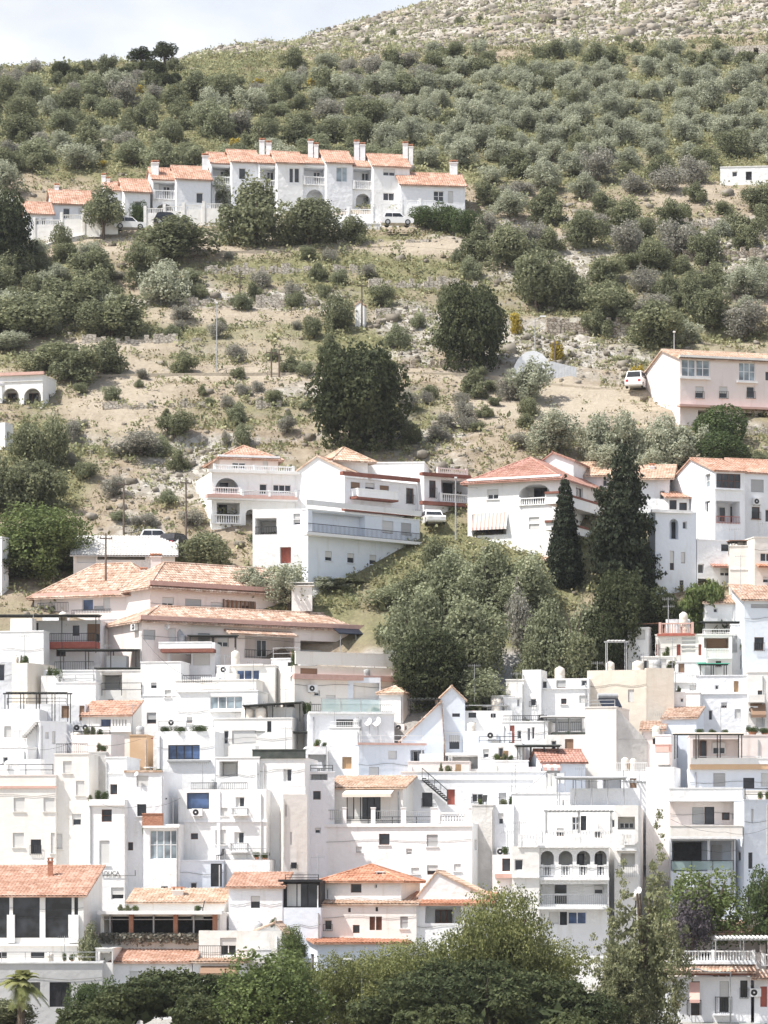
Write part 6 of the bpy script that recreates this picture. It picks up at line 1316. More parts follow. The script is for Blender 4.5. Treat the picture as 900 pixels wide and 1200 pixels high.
def heater(x0, x1, y0, y1, where):
    x, y, z = spot((x0 + x1) / 2, y1, .6); t = empty('solar_water_heater', (x, y, z), 'solar water heater with a white drum and dark panel ' + where, 'water heater'); W = wh(x0, x1, y); h = max(.7, (HY - y0) / FPX * y - (HY - y1) / FPX * y); zb = (HY - y1) / FPX * y; fr = level(x - W / 2, y, 12)
    mb = MB(); mb.cyl(fr.P(.1, 1.0, zb + h - .2), fr.P(W - .1, 1.0, zb + h - .2), .24, n=14); mb.build('drum', 'metal_grey', t, False)
    mb = MB(); mb.hexa([fr.P(.1, -.3, zb), fr.P(W - .1, -.3, zb), fr.P(W - .1, .85, zb + h - .45), fr.P(.1, .85, zb + h - .45), fr.P(.1, -.3, zb + .08), fr.P(W - .1, -.3, zb + .08), fr.P(W - .1, .85, zb + h - .37), fr.P(.1, .85, zb + h - .37)]); mb.build('panel', 'panel_blue', t)
    mb = MB()
    for u in (.15, W - .15): mb.cyl(fr.P(u, 1.05, z), fr.P(u, 1.05, zb + h - .4), .03, n=5); mb.cyl(fr.P(u, -.3, z), fr.P(u, -.3, zb), .03, n=5)
    mb.build('stand', 'metal_grey', t)
def parasol(px, y0, y1, label, mat='red_cloth'):
    x, y, z = spot(px, y1, .8); zt = (HY - y0) / FPX * y; t = empty('closed_parasol', (x, y, z), label, 'parasol'); mb = MB(); mb.cyl((x, y, z), (x, y, zt), .025, n=6); mb.lathe((x, y, z), [(.25, 0), (.22, .07), (.05, .08)], 10); mb.build('pole', 'metal_grey', t)
    h = zt - z; mb = MB(); mb.lathe((x, y, z), [(.10, h * .38), (.16, h * .5), (.12, h * .62), (.14, h * .7), (.06, h * .97), (.01, h)], 9); mb.build('canopy', mat, t)
def chair(px, py, where, mat='plastic_white', rz=0):
    x, y, z = spot(px, py, .8); fr = level(x, y, rz); t = empty('garden_chair', (x, y, z), 'garden chair ' + where, 'chair'); mb = MB(); mb.box(fr, -.24, .24, -.22, .24, z + .42, z + .47); mb.build('seat', mat, t); mb = MB(); mb.hexa([fr.P(-.24, .2, z + .475), fr.P(.24, .2, z + .475), fr.P(.24, .25, z + .475), fr.P(-.24, .25, z + .475), fr.P(-.22, .3, z + .95), fr.P(.22, .3, z + .95), fr.P(.22, .35, z + .95), fr.P(-.22, .35, z + .95)]); mb.build('backrest', mat, t)
    for sx in (-1, 1):
        for sy in (-1, 1): mb = MB(); mb.box(fr, sx * .21 - .02, sx * .21 + .02, sy * .19 - .02, sy * .19 + .02, z, z + .418); mb.build('leg', mat, t)
def table(px, py, where):
    x, y, z = spot(px, py, 1.1); t = empty('garden_table', (x, y, z), 'white garden table ' + where, 'table'); mb = MB(); mb.lathe((x, y, z + .7), [(.5, 0), (.5, .04)], 16); mb.build('tabletop', 'plastic_white', t); mb = MB(); mb.lathe((x, y, z), [(.28, 0), (.06, .06), (.05, .698)], 8); mb.build('pedestal', 'metal_grey', t)
def pole(px, y0, y1, label, Y=None, wood=True, arm=0, cat='utility pole', name='utility_pole'):
    y = Y or Yg(px, y1); b2 = at(px, y1, y); a = at(px, y0, y); t = empty(name, b2, label, cat); mb = MB(); mb.cyl(b2 - V((0, 0, .6)), a, .10 if wood else .07, .07 if wood else .05, n=7); mb.build('post', 'rope_pole' if wood else 'metal_grey', t)
    if wood:
        mb = MB(); fr = level(b2.x, y, 20); mb.box(fr, -.55, .55, -.05, .05, a.z - .5, a.z - .4); 
        for q in (-.5, 0, .5): mb.box(fr, q - .03, q + .03, -.03, .03, a.z - .398, a.z - .25)
        mb.build('crossarm', 'rope_pole', t)
    else:
        mb = MB(); q = a
        for k in range(6): p = a + V((arm * math.sin(k / 5 * 1.4), -.1, .5 * (1 - math.cos(k / 5 * 1.4)) * .6)) if arm else a; mb.cyl(q, p, .045, n=5) if (p - q).length > .01 else None; q = p
        if mb.v: mb.build('arm', 'metal_grey', t)
        mb = MB(); fr = level(q.x, q.y); s = 1 if arm >= 0 else -1; mb.box(fr, -.12 if arm == 0 else min(0, s * .6), .12 if arm == 0 else max(0, s * .6), -.14, .1, q.z - .06, q.z + .08); mb.build('lamp_head', 'plastic_white', t)
    return t
def globe(px, py, y1, label, Y, r=.32):
    c = at(px, py, Y); z = ground(c.x, Y); t = empty('globe_lamp', (c.x, Y, z), label, 'street lamp'); mb = MB(); mb.cyl((c.x, Y, z - .3), (c.x, Y, c.z - r), .06, .045, 8); mb.build('post', 'iron', t); mb = MB(); mb.lathe((c.x, Y, c.z), [(r * math.cos(a), r * math.sin(a)) for a in [(-1.45 + i * 2.9 / 9) for i in range(10)]], 16); mb.build('globe', 'lamp_glass', t, True)
def car(px0, px1, y1, label, Y, paint='car_white', th=0, van=False):
    a = at(px0, y1, Y); b2 = at(px1, y1, Y); Lc = min(4.6, max(3.6, b2.x - a.x)); x0 = (a.x + b2.x) / 2; fr = level(x0, Y, th); z = max(a.z, float(zexact(np.array(x0), np.array(Y))) - .05); t = empty('parked_car', (x0, Y, z), label, 'car'); hw = .86; H_ = 1.75 if van else 1.45
    def prof(pts, w0, nm, mat, par, wt=None):
        mb = MB(); n = len(pts); wt = wt or [w0] * n; k = 0
        for sgn in (-1, 1):
            for (u, zz), w in zip(pts, wt): mb.v.append(tuple(fr.P(u, sgn * w, z + zz)))
        for i in range(n): j = (i + 1) % n; mb.f.append((i, j, n + j, n + i))
        mb.f.append(tuple(range(n))); mb.f.append(tuple(n + i for i in reversed(range(n)))); return mb.build(nm, mat, par)
    h = Lc / 2; zb = H_ * .56
    body = prof([(-h, .32), (-h + .1, .2), (h - .1, .2), (h, .34), (h, zb * .8), (h * .9, zb * .96), (h * .45, zb + .03), (-h * .9, zb + .04), (-h, zb * .85)], hw, 'body', paint, t)
    prof([(h * .46, zb + .035), (h * .16, H_ - .1), (h * .05, H_ - .02), (-h * .6, H_), (-h * .78, H_ - .1), (-h * .92, zb + .045)], hw, 'cabin', paint, t, [hw - .04, hw - .16, hw - .18, hw - .18, hw - .16, hw - .06])
    for sg in (-1, 1):
        for (u0, u1, t0, t1) in ((-h * .82, -h * .35, -h * .72, -h * .35), (-h * .32, h * .36, -h * .32, h * .14)):
            mb = MB(); w0, w1 = sg * (hw - .035), sg * (hw - .135); z0, z1 = zb + .08, H_ - .14; mb.poly(fr.P(u0, w0, z + z0), fr.P(u1, w0, z + z0), fr.P(t1, w1, z + z1), fr.P(t0, w1, z + z1)); mb.build('side_window', 'car_glass', t)
        for u in (-h * .62, h * .62):
            mb = MB(); mb.cyl(fr.P(u, sg * (hw - .16), z + .31), fr.P(u, sg * (hw + .015), z + .31), .31, n=16); w_ = mb.build('wheel', 'rubber', t); mb = MB(); mb.cyl(fr.P(u, sg * (hw + .016), z + .31), fr.P(u, sg * (hw + .03), z + .31), .19, n=12); mb.build('rim', 'metal_grey', w_)
        mb = MB(); mb.box(fr, h - .06, h + .012, sg * .55 - .16, sg * .55 + .16, z + zb * .66, z + zb * .82); mb.build('headlight', 'lamp_glass', t)
    mb = MB(); mb.poly(fr.P(h * .45, -hw + .12, z + zb + .07), fr.P(h * .45, hw - .12, z + zb + .07), fr.P(h * .175, hw - .24, z + H_ - .13), fr.P(h * .175, -hw + .24, z + H_ - .13)); mb.build('windscreen', 'car_glass', t); mb = MB(); mb.poly(fr.P(-h * .915, hw - .14, z + zb + .08), fr.P(-h * .915, -hw + .14, z + zb + .08), fr.P(-h * .79, -hw + .26, z + H_ - .13), fr.P(-h * .79, hw - .26, z + H_ - .13)); mb.build('rear_window', 'car_glass', t)
    for sg in (-1, 1): mb = MB(); mb.box(fr, -h - .012, -h + .06, sg * .62 - .13, sg * .62 + .13, z + zb * .6, z + zb * .84); mb.build('tail_light', 'red_cloth', t)

# --- canopies and pergolas
canopy(-8, 113, 721, 765, 'long dark flat canopy over the red edged balcony at the upper left', depth=3.2, posts=4, Y=282.6)
canopy(70, 160, 761.5, 786, 'dark pole canopy below the red edged balcony', depth=3, posts=4)
canopy(112, 165, 783, 797, 'dark canvas canopy above the shaded washing porch', depth=2.6, posts=3)
canopy(5, 80, 812, 838, 'thin metal pole pergola at the left edge beside brown doors', depth=2.5, posts=5, slats=True)
canopy(222, 276, 745, 762, 'small black canopy with one raised corner under the long pinkish block', depth=2, posts=3)
canopy(287, 352, 827, 846, 'dark slanted ceiling canopy beside the two water tanks', depth=4.5, posts=3, tilt=.06)
canopy(302, 361, 858, 880, 'dark flat canopy over the canvas railed roof', depth=2.4, posts=3)
canopy(291, 330, 891, 912, 'black awning frame beside the railed roof terrace doors', depth=1.8, posts=2, tilt=-.05)
canopy(545, 594, 827, 850, 'grey porch roof on thin posts by the slit window house', 'metal_grey', depth=2.5, posts=4)
canopy(479, 515, 819, 838, 'black pipe frame canopy behind the sloping tiled verge', depth=2, posts=2, slats=True)
canopy(637, 684, 840, 858, 'white slatted canopy above the brown hut', 'awning_white', depth=2.2, posts=4)
canopy(606, 655, 874, 890, 'dark low canopy among brown pillars in the centre right', depth=2, posts=4)
canopy(655, 732, 912, 940, 'grey metal canopy over the roof terrace of the arched house', 'metal_grey', depth=3.5, posts=5)
canopy(730, 786, 915, 940, 'pipe frame canopy right of the grey metal one on the arched house', 'metal_grey', depth=2.2, posts=4, slats=True, tilt=-.05)
canopy(640, 718, 950, 976, 'thin pole frame over the balustrade above the four arches', 'awning_white', depth=1.6, posts=3, slats=True, Y=249.6)
canopy(793, 870, 860, 888, 'cream awning on posts over the plant terrace', 'awning_cream', depth=2.4, posts=4, Y=262.5)
canopy(825, 905, 729, 748, 'long dark canopy above the violet door at the right edge', depth=3, posts=4)
canopy(747, 772, 732, 745, 'rusty tilted pole roof left of the maroon balustrade', 'wood', depth=2, posts=2, tilt=.05)
canopy(711, 735, 751, 775, 'white pipe frame beside the conifer foot', 'plastic_white', depth=2, posts=2, slats=True)
canopy(857, 887, 634, 648, 'wooden roof pergola on the cream block', 'wood', depth=2.4, posts=3)
canopy(820, 852, 778, 790, 'turquoise cloth canopy in the right of the village', 'green_cloth', depth=2, posts=3)
canopy(170, 194, 935, 955, 'bare thin pole frame above the brick terrace parapet', 'iron', depth=1.6, posts=3, slats=True)
canopy(838, 905, 1100, 1128, 'white pole frame on the balustraded roof terrace, lower right', 'plastic_white', depth=2.4, posts=3, slats=True, Y=241.5)
# brown wooden hut
x_, y_, z_ = spot(667, 880); t = empty('wooden_hut', (x_, y_, z_), 'brown wooden roof hut beside the blank pale building', 'hut'); fr = level(x_ - wh(0, 16, y_), y_); W_ = wh(0, 31, y_); zt_ = (HY - 858) / FPX * y_; mb = MB(); mb.box(fr, 0, W_, 0, 2, z_, zt_ - .15); mb.build('cabin', 'wood', t); mb = MB(); mb.box(fr, -.25, W_ + .25, -.35, 2.2, zt_ - .148, zt_); mb.build('roof', 'dark_canvas', t); mb = MB(); mb.box(fr, W_ * .55, W_ * .9, -.03, -.002, z_ + .2, zt_ - .4); mb.build('door', 'wood_light', t)
# green pharmacy style cross
x_, y_, z_ = spot(680, 880); t = empty('green_cross', at(681, 868, y_), 'bright green cross sign beside the brown hut', 'sign'); c = at(681, 868, y_); fr = level(c.x, y_); mb = MB(); mb.box(fr, -.16, .16, 0, .12, c.z - .5, c.z + .5); mb.box(fr, -.5, -.161, 0, .12, c.z - .16, c.z + .16); mb.box(fr, .161, .5, 0, .12, c.z - .16, c.z + .16); mb.build('cross', 'green_cloth', t); mb = MB(); mb.cyl((c.x, y_ + .06, z_), (c.x, y_ + .06, c.z - .5), .03, n=6); mb.build('post', 'iron', t)
# --- tanks
for a in ((283, 297, 829, 842, 'left of the pair under the slanted ceiling canopy'), (299, 312, 828, 842, 'right of the pair under the slanted ceiling canopy'), (271, 281, 762, 776, 'behind the three blue panes'), (83, 95, 858, 872, 'on the small pale pink cube'), (650, 662, 781, 796, 'above the glass veranda house'), (576, 588, 818, 830, 'on the cream cube beside the trees'),
          (796, 806, 717, 730, 'behind the maroon balustrade'), (741, 754, 774, 786, 'below the conifer beside the white gabled house'), (728, 737, 887, 902, 'in front of the slanting grey side, left one'), (738, 746, 888, 902, 'in front of the slanting grey side, right one'), (16, 22, 768, 778, 'on the beige sided house'), (612, 622, 962, 976, 'behind the side balustrade of the arched house')): tank(*a)
for a in ((497, 505, 842, 856, 'behind the sloping tiled verge'), (207, 214, 738, 752, 'on the maroon slabbed balcony')): tank(*a, mat='metal_grey')
# --- air conditioners
for px in (417, 429, 440.5, 452): air_con(px, 907.5, 'in the row of four above the orange roofed pavilion', .85, 'roof', 'row of air conditioners')
for a in ((232, 952, 'under the blue blind'), (264, 785, 'above the coral box'), (92, 853, 'left of two below the striped tile roof'), (103, 853, 'right of two below the striped tile roof'), (886, 588, 'between windows of the orange roofed apartment block'), (160, 735, 'at the end of the balcony railing of the pink block'), (203, 847, 'at the foot of the tall white wall'), (588, 998, 'beside the pink sill window'),
          (885, 1163, 'between the two houses in the lower right corner'), (470, 853, 'on the low blue house'), (365, 807, 'on the cubic house wall'), (576, 862, 'over the grey carport'), (900 - 18, 832, 'by the sloping grille shade')): air_con(*a)
# --- dishes
for a in ((432, 846, 5, 'left of a pair on the low blue house'), (442, 846, 6, 'right of a pair on the low blue house'), (483, 829, 5.5, 'beside the sloping tiled verge'), (548, 822, 4.5, 'on the rounded tile cap house'), (700, 962, 4, 'under the pole frame of the arched house'), (748, 1044, 5, 'on the shaded side of the arched house'), (147, 206, 2.5, 'behind the small upper terrace house'), (196, 735, 4, 'on the pinkish block terrace'), (8, 895, 4, 'at the left edge on the lower block'), (160, 907, 3, 'on the drying frame roof'), (854, 1080, 5, 'between chimneys in the lower right corner'), (340, 790, 4, 'by the slanted stair wall')): dish(*a)
# --- antennas
for a in ((165, 741, 775, 'over the dark canopy at left'), (335, 806, 842, 'beside the slanted canopy'), (309, 822, 850, 'by the two tanks'), (444, 866, 905, 'over the low blue house'), (376, 986, 1018, 'left of the hipped tile roof'), (430, 995, 1022, 'on the hipped tile roof'), (556, 778, 812, 'behind the slit windows'), (700, 775, 790, 'on the beige block'), (812, 790, 815, 'on the white cube at right'), (868, 650, 700, 'on the cream block'), (62, 905, 912, 'on the cream apartments'), (105, 830, 865, 'on the striped tile house'), (244, 880, 912, 'on the blue window house'), (510, 540, 562, 'on the block with stacked loggias'), (783, 700, 735, 'behind the maroon balustrade'), (640, 830, 850, 'above the narrow windows'), (600, 900, 935, 'over the alley')): antenna(*a)
heater(703, 730, 812, 829, 'on the blank pale building')
h_ = host(400, 745); parasol(394.5, 800, 824, 'closed dark red parasol on the glass railed terrace')
for px, w in ((350, 'left one'), (357, 'middle one'), (362, 'right one')): pot(px, 832, 6, 9, 'on the white parapet under the cubic house, ' + w)
for a in ((194, 858, 13, 7, 'left on the roof edge above the wide blue window'), (212, 858, 16, 7, 'middle of the roof edge above the wide blue window'), (233, 858, 20, 8, 'right on the roof edge above the wide blue window'), (60, 752, 12, 6, 'left on the red edged balcony'), (78, 752, 14, 6, 'centre of the red edged balcony'), (97, 752, 10, 5, 'right on the red edged balcony'), (820, 888, 10, 14, 'left on the awninged plant terrace'), (835, 888, 9, 13, 'second on the awninged plant terrace'), (850, 888, 8, 9, 'third on the awninged plant terrace'), (882, 888, 16, 14, 'right on the awninged plant terrace'), (896, 888, 12, 10, 'at the right edge of the plant terrace'),
          (345, 775, 8, 12, 'with yellow flowers by the slanted stair wall'), (66, 790, 12, 6, 'beside the low railed terrace'), (172, 955, 6, 6, 'left on the brick parapet'), (186, 955, 7, 7, 'right on the brick parapet'), (440, 858, 10, 6, 'under the pair of dishes'), (665, 880, 6, 8, 'at the brown hut'), (598, 880, 5, 8, 'left among brown pillars'), (618, 880, 5, 8, 'right among brown pillars'), (800, 970, 14, 7, 'on the cream balcony over the garage opening'), (805, 1008, 10, 6, 'left on the garage railing'), (840, 1008, 16, 7, 'right on the garage railing'), (232, 1105, 8, 9, 'on the brick corner'), (320, 1090, 9, 14, 'inside the gabled porch'), (782, 766, 5, 8, 'at the lancet niches'), (870, 764, 6, 10, 'by the violet door')): pot(*a)
for a in ((377, 958, 'left on the long roof terrace'), (447, 958, 'centre of the long roof terrace'), (459, 958, 'near the pavilion glazing')): chair(*a, rz=rnd.uniform(-60, 60))
for a in ((176, 955, 'at the brick parapet'), (660, 970, 'above the four arches'), (640, 880, 'near the brown hut')): table(*a)
laundry(163, 186, 866, 880, 'beside the ochre wall', ['blue_cloth', 'frame_dark', 'red_cloth', 'curtain']); laundry(788, 812, 936, 955, 'over the cream balcony', ['curtain', 'awning_pink', 'curtain']); laundry(786, 836, 1104, 1124, 'on the lower right roof terrace', ['curtain', 'cornice_brown', 'awning_white', 'grey', 'awning_white']); laundry(640, 662, 906, 925, 'on the shaded alley roof', ['curtain', 'awning_white'])
# solar panel on the long block
c = at(414, 738, 289.5); fr = level(c.x - 1.6, c.y, 30); t = empty('solar_collector', c, 'dark solar panel on the tiled roof end of the long pinkish block', 'solar panel'); mb = MB(); mb.hexa([fr.P(0, -.8, c.z - .4), fr.P(3.4, -.8, c.z - .4), fr.P(3.4, 1, c.z + .5), fr.P(0, 1, c.z + .5), fr.P(0, -.8, c.z - .33), fr.P(3.4, -.8, c.z - .33), fr.P(3.4, 1, c.z + .57), fr.P(0, 1, c.z + .57)]); mb.build('panel', 'panel_blue', t); mb = MB()
for u in (.2, 1.7, 3.2): mb.cyl(fr.P(u, .9, c.z - 2), fr.P(u, .9, c.z + .42), .03, n=5); mb.cyl(fr.P(u, -.7, c.z - 2), fr.P(u, -.7, c.z - .36), .03, n=5)
mb.build('stand', 'metal_grey', t)
# shed with the long flat roof behind the pink block
h = House('long low shed with a pale corrugated roof above the pink block', 'shed'); v = h.vol(86, 205, 650, 690, Y=298, th=3, dep=4, mat='cream', roof=('mono', 629), tmat='concrete', ov=.3); v.hole(114, 651, 170, 656, 1.5); v.w(90, 652, 112, 660, 'r', n=3)
# ------------------------------------------------------------------ vehicles, poles, lamps
car(447, 484, 265, 'white car parked on the lane in front of the single storey end house', 380.5, th=4)
car(138, 166, 270, 'white car parked by the lone roadside tree on the lane', 381.5, th=8); car(180, 218, 265, 'black car parked on the lane in front of the white pillared wall', 382, 'car_black', th=5)
car(736, 758, 457, 'white van parked beside the pink apartment house', 338, th=72, van=True); car(174, 198, 640, 'silver white car on the track above the long shed', 303.6, th=4); car(501, 513, 629, 'white car in front of the garages under the stacked loggias', 307.2, th=-80)
car(200, 214, 645, 'dark car beside the end of the long shed', 303, 'car_black', th=60)
pole(254, 355, 432, 'tall thin grey pole beside the track on the left slope', wood=False, cat='lamp post', name='lamp_post'); pole(424, 330, 388, 'wooden pole beside the white shrine'); pole(145, 562, 625, 'thin wooden pole on the left dry slope'); pole(218, 560, 632, 'weathered wooden pole left of the villa with the tiled attic'); pole(124, 625, 672, 'dark leaning pole in front of the long shed', Y=291); pole(318, 408, 440, 'short post above the dry slope, left of the round pine'); pole(327, 410, 440, 'short post by the track, nearer the round pine'); pole(281, 320, 350, 'pole above the left terrace wall')
pole(627, 374, 436, 'slim lamp post in front of the white tunnel', Y=345, wood=False, cat='lamp post', name='lamp_post', arm=.5); pole(790, 389, 420, 'slim lamp post behind the pink apartment house', Y=334, wood=False, cat='lamp post', name='lamp_post'); pole(650, 398, 440, 'thin wooden pole beside the tunnel fence', Y=346); pole(556, 245, 300, 'pole at the right end of the upper terrace', Y=386); pole(534, 560, 625, 'thin pole in front of the stacked loggias', Y=301, wood=False, name='lamp_post', cat='lamp post')
pole(424, 1128, 1215, 'curved white street lamp in front of the pale blue house at the bottom', Y=238, wood=False, arm=-.7, cat='street lamp', name='street_lamp'); pole(856, 1140, 1215, 'curved grey street lamp before the lower right house', Y=236.5, wood=False, arm=-2.2, cat='street lamp', name='street_lamp')
globe(745, 1050, 1200, 'white globe lamp against the shaded side wall, upper of two', 240); globe(769.5, 1085, 1200, 'white globe lamp among the eucalyptus branches, lower of two', 236, .34)
# lantern lamp with amber glass
c = at(792, 1177, 235); t = empty('lantern_lamp', (c.x, 235, ground(c.x, 235)), 'amber lantern street lamp at the bottom right', 'street lamp'); mb = MB(); mb.cyl((c.x, 235, ground(c.x, 235) - .3), c - V((0, 0, .3)), .05, n=8); mb.build('post', 'metal_grey', t); mb = MB(); mb.lathe((c.x, 235, c.z - .3), [(.14, 0), (.32, .4), (.3, .42)], 6); mb.build('lantern', 'ochre', t); mb = MB(); mb.lathe((c.x, 235, c.z + .125), [(.36, 0), (.05, .22)], 6); mb.build('cap', 'awning_cream', t)
# shop sign letters on a rail
hh = host(140, 1023)
if hh:
    v = hh[1]; fr = v.faces[hh[2]]; u0, z0 = fr.hit(119, 1026); u1, _ = fr.hit(159, 1026); t = empty('wall_sign', fr.P(u0, -.1, z0), 'thin rail sign with small letters on the tall white house wall', 'sign'); mb = MB(); mb.box(fr, u0, u1, -.1, -.06, z0 - .03, z0); mb.box(fr, u0, u0 + .04, -.1, -.005, z0 + .001, z0 + .4); mb.box(fr, u1 - .04, u1, -.1, -.005, z0 + .001, z0 + .4); mb.build('rail', 'iron', t)
    cu = bpy.data.curves.new('lettering', 'FONT'); cu.body = 'DUCA'; cu.size = .42; cu.extrude = .012; tc_ = bpy.data.objects.new('lettering_curve', cu); me_ = bpy.data.meshes.new_from_object(tc_); bpy.data.objects.remove(tc_); to = bpy.data.objects.new('lettering', me_); COL.objects.link(to); me_.materials.clear(); me_.materials.append(MATS['iron']); to.parent = t; p = fr.P(u0 + .22, -.09, z0 + .03); to.location = p - t.location; to.rotation_euler = (math.pi / 2, 0, math.atan2(fr.d.y, fr.d.x))

# ------------------------------------------------------------------ everyday clutter of the white village
def short(h):
    w = h.label.split()[:8]
    while w[-1] in ('a', 'an', 'the', 'and', 'with', 'of', 'in', 'on', 'at', 'left', 'right', 'two', 'one', 'under', 'over', 'beside', 'below', 'above', 'behind', 'its', 'by', 'long', 'small', 'white', 'four', 'flat', 'dark', 'low', 'roof', 'blue', 'its,'): w.pop()
    return ' '.join(w).rstrip(',')
def topx(v, f, u):
    p = v.faces[f].P(u, 0, v.zt); return CX + FPX * p.x / p.y, HY - FPX * p.z / p.y
cq = random.Random(77); seen_lab = {}
for v in ALLV:
    h = v.H
    if v.Y > 292 or v.F.P(0, 0, 0).y > 296: continue
    vis = []
    for k in range(9):
        u = v.W * (k + .5) / 9; px, py = topx(v, 'F', u); hh = host(px, py + 3)
        if hh and hh[1] is v and 0 < px < 900 and py < 1150: vis.append(u)
    if len(vis) < 3: continue
    u0, u1 = min(vis), max(vis); blank = any(q in h.label for q in ('blank', 'restaurant', 'garage', 'pergola'))
    if v.roof is None:
        r = cq.random()
        if r < .38 and u1 - u0 > 1.5: rail(v.par, v.F, max(.1, u0 - .2), min(v.W - .1, u1 + .2), .12, v.zt + .1, v.zt + cq.uniform(.5, .95), cq.choice('tti'), cq.choice(('iron', 'metal_grey', 'white')))
        if cq.random() < .42:
            u = cq.choice(vis); px, py = topx(v, 'F', u); antenna(px, py - cq.uniform(18, 38), py - 1, 'on the roof of the ' + short(h))
        if cq.random() < .3:
            n = cq.randint(1, 3); u = cq.choice(vis)
            for i in range(n):
                px, py = topx(v, 'F', min(v.W - .2, u + i * .55)); pot(px, py + 1, cq.uniform(5, 9), cq.uniform(7, 13), 'on the roof edge of the ' + short(h), cq.choice(('green', 'fresh', 'bush')), .45)
        if cq.random() < .14:
            px, py = topx(v, 'F', cq.choice(vis)); tank(px - 5, px + 5, py - 12, py, 'on the ' + short(h), cq.choice(('awning_cream', 'metal_grey')))
        if cq.random() < .22:
            px, py = topx(v, 'F', cq.choice(vis)); chair(px, py + 2, 'on the roof of the ' + short(h), cq.choice(('plastic_white', 'wood_light', 'iron')), cq.uniform(0, 360))
        if cq.random() < .25 and u1 - u0 > 2.5:      # a low stair head behind the parapet
            u = cq.uniform(u0, u1 - 1.8); w_ = cq.uniform(1.4, 2.4); mb = MB(); zz = v.zt + cq.uniform(.5, 1.5); v0 = min(v.dep - 1.6, cq.uniform(1, 3)); mb.box(v.F, u, min(u + w_, v.W - .25), v0, v0 + 1.4, v.zt - v.para, zz); mb.build('stair_head', cq.choice(('white', 'white_warm', 'white_cool')), v.par)
    # drain pipe and cable on the wall
    if cq.random() < .5 and not blank:
        u = cq.choice((vis[0], vis[-1])); mb = MB(); mb.cyl(v.F.P(u, -.07, v.zt - .3), v.F.P(u, -.07, max(v.zw + .2, v.zt - cq.uniform(4, 7))), .05, n=6); mb.build('drain_pipe', cq.choice(('white', 'metal_grey', 'concrete')), v.par)
    if cq.random() < .5 and v.W > 3:
        z = v.zt - cq.uniform(.7, 1.6); mb = MB(); K = 8
        for k in range(K): a, b2 = v.W * k / K, v.W * (k + 1) / K; mb.cyl(v.F.P(a, -.04, z - .1 * math.sin(k * 1.3)), v.F.P(b2, -.04, z - .1 * math.sin((k + 1) * 1.3)), .014, n=4, cap=False)
        mb.build('cable', 'iron', v.par)
    # further small openings on plain stretches of wall
    if not blank and v.mat != 'frame_dark':
        n = 0
        for t_ in range(34):
            if n >= 4: break
            u = cq.uniform(.6, max(.7, v.W - 1.2)); z = v.zt - cq.uniform(1.6, 5.5); w_, hgt = cq.choice(((.5, .6), (.7, .9), (.8, 1.1), (.45, .45))); p = v.F.P(u + w_ / 2, 0, z); px, py = CX + FPX * p.x / p.y, HY - FPX * p.z / p.y
            if any(u < o[1] + .5 and u + w_ > o[0] - .5 and z - hgt < o[3] + .5 and z + hgt > o[2] - .5 for o in v.ops['F']): continue
            ok = True
            for dx, dy in ((0, 0), (-9, -8), (9, -8), (-9, 9), (9, 9)):
                hh = host(px + dx, py + dy); ok = ok and hh is not None and hh[1] is v and hh[2] == 'F'
            if ok: k = FPX / p.y; v.w(px - w_ / 2 * k, py - hgt / 2 * k, px + w_ / 2 * k, py + hgt / 2 * k, cq.choice(('g', 'gi', 'rs', 'hs', 'h', 'gs')), 'F', 0, 1, cq.choice(('frame_white', 'frame_brown', 'frame_dark'))); n += 1
def wire(pts, label, sag=.5):
    t = MB(); P = [at(*p) for p in pts]
    for a, b2 in zip(P[:-1], P[1:]):
        q = a
        for k in range(1, 13): f = k / 12; c = a.lerp(b2, f) - V((0, 0, sag * 4 * f * (1 - f))); t.cyl(q, c, .013, n=4, cap=False); q = c
    o = t.build('overhead_cable', 'iron'); tag(o, label, 'cable')
wire([(0, 588, 300), (70, 586, 300), (145, 566, 305)], 'overhead cable across the left trees to the thin wooden pole', .6); wire([(218, 564, 305), (300, 575, 303), (404, 562, 301)], 'overhead cable in front of the villa with the tiled attic', .5)
wire([(165, 744, 278), (214, 790, 275), (256, 800, 274)], 'overhead cable above the long strip window house', .4); wire([(580, 935, 255), (640, 905, 256), (735, 910, 252)], 'overhead cable behind the grey metal canopy', .5)
wire([(786, 960, 250), (850, 975, 251), (900, 970, 252)], 'overhead cable along the cream balcony at right', .3); wire([(110, 938, 252), (160, 945, 252), (212, 935, 252)], 'overhead cable along the tall white house with a brown window', .3); wire([(20, 875, 262), (84, 870, 262), (165, 866, 263)], 'overhead cable over the small pale pink cube', .4); wire([(520, 560, 303), (560, 572, 301)], 'overhead cable between stacked loggias and large villa', .2)
wire([(700, 690, 290), (790, 715, 288), (868, 690, 288)], 'overhead cable near the bamboo thicket', .5)
# ------------------------------------------------------------------ trees and shrubs one can point to
T = tree
T('std', 96, 146, 216, 277, 'lone round tree with a visible trunk beside the upper lane')
T('pine', -40, 34, 226, 322, 'dark pine cut by the left edge below the terraced houses')
T('bush', 258, 342, 208, 284, 'big rounded dark green shrub in front of the terraced houses'); T('bush', 326, 398, 234, 287, 'rounded shrub right of the biggest one below the terrace'); T('bush', 392, 430, 254, 286, 'low shrub at the lane, right end of the shrub row')
T('bush', 154, 248, 258, 302, 'wide low dark shrub under the parked black car'); T('olive', 164, 224, 303, 352, 'grey olive tree on the bank under the wide low shrub'); T('bush', 145, 190, 284, 332, 'slim shrub left of the grey olive on the bank')
T('green', 198, 226, 205, 244, 'bright green garden tree in front of the terraced houses'); T('red', 210, 226, 223, 243, 'red leaved shrub under the bright green garden tree'); T('olive', 244, 288, 198, 240, 'leafy olive tree before the middle terraced houses'); T('green', 152, 172, 236, 262, 'small garden shrub left of the white car'); T('bush', 60, 84, 262, 292, 'shrub on the bank below the stepped white wall')
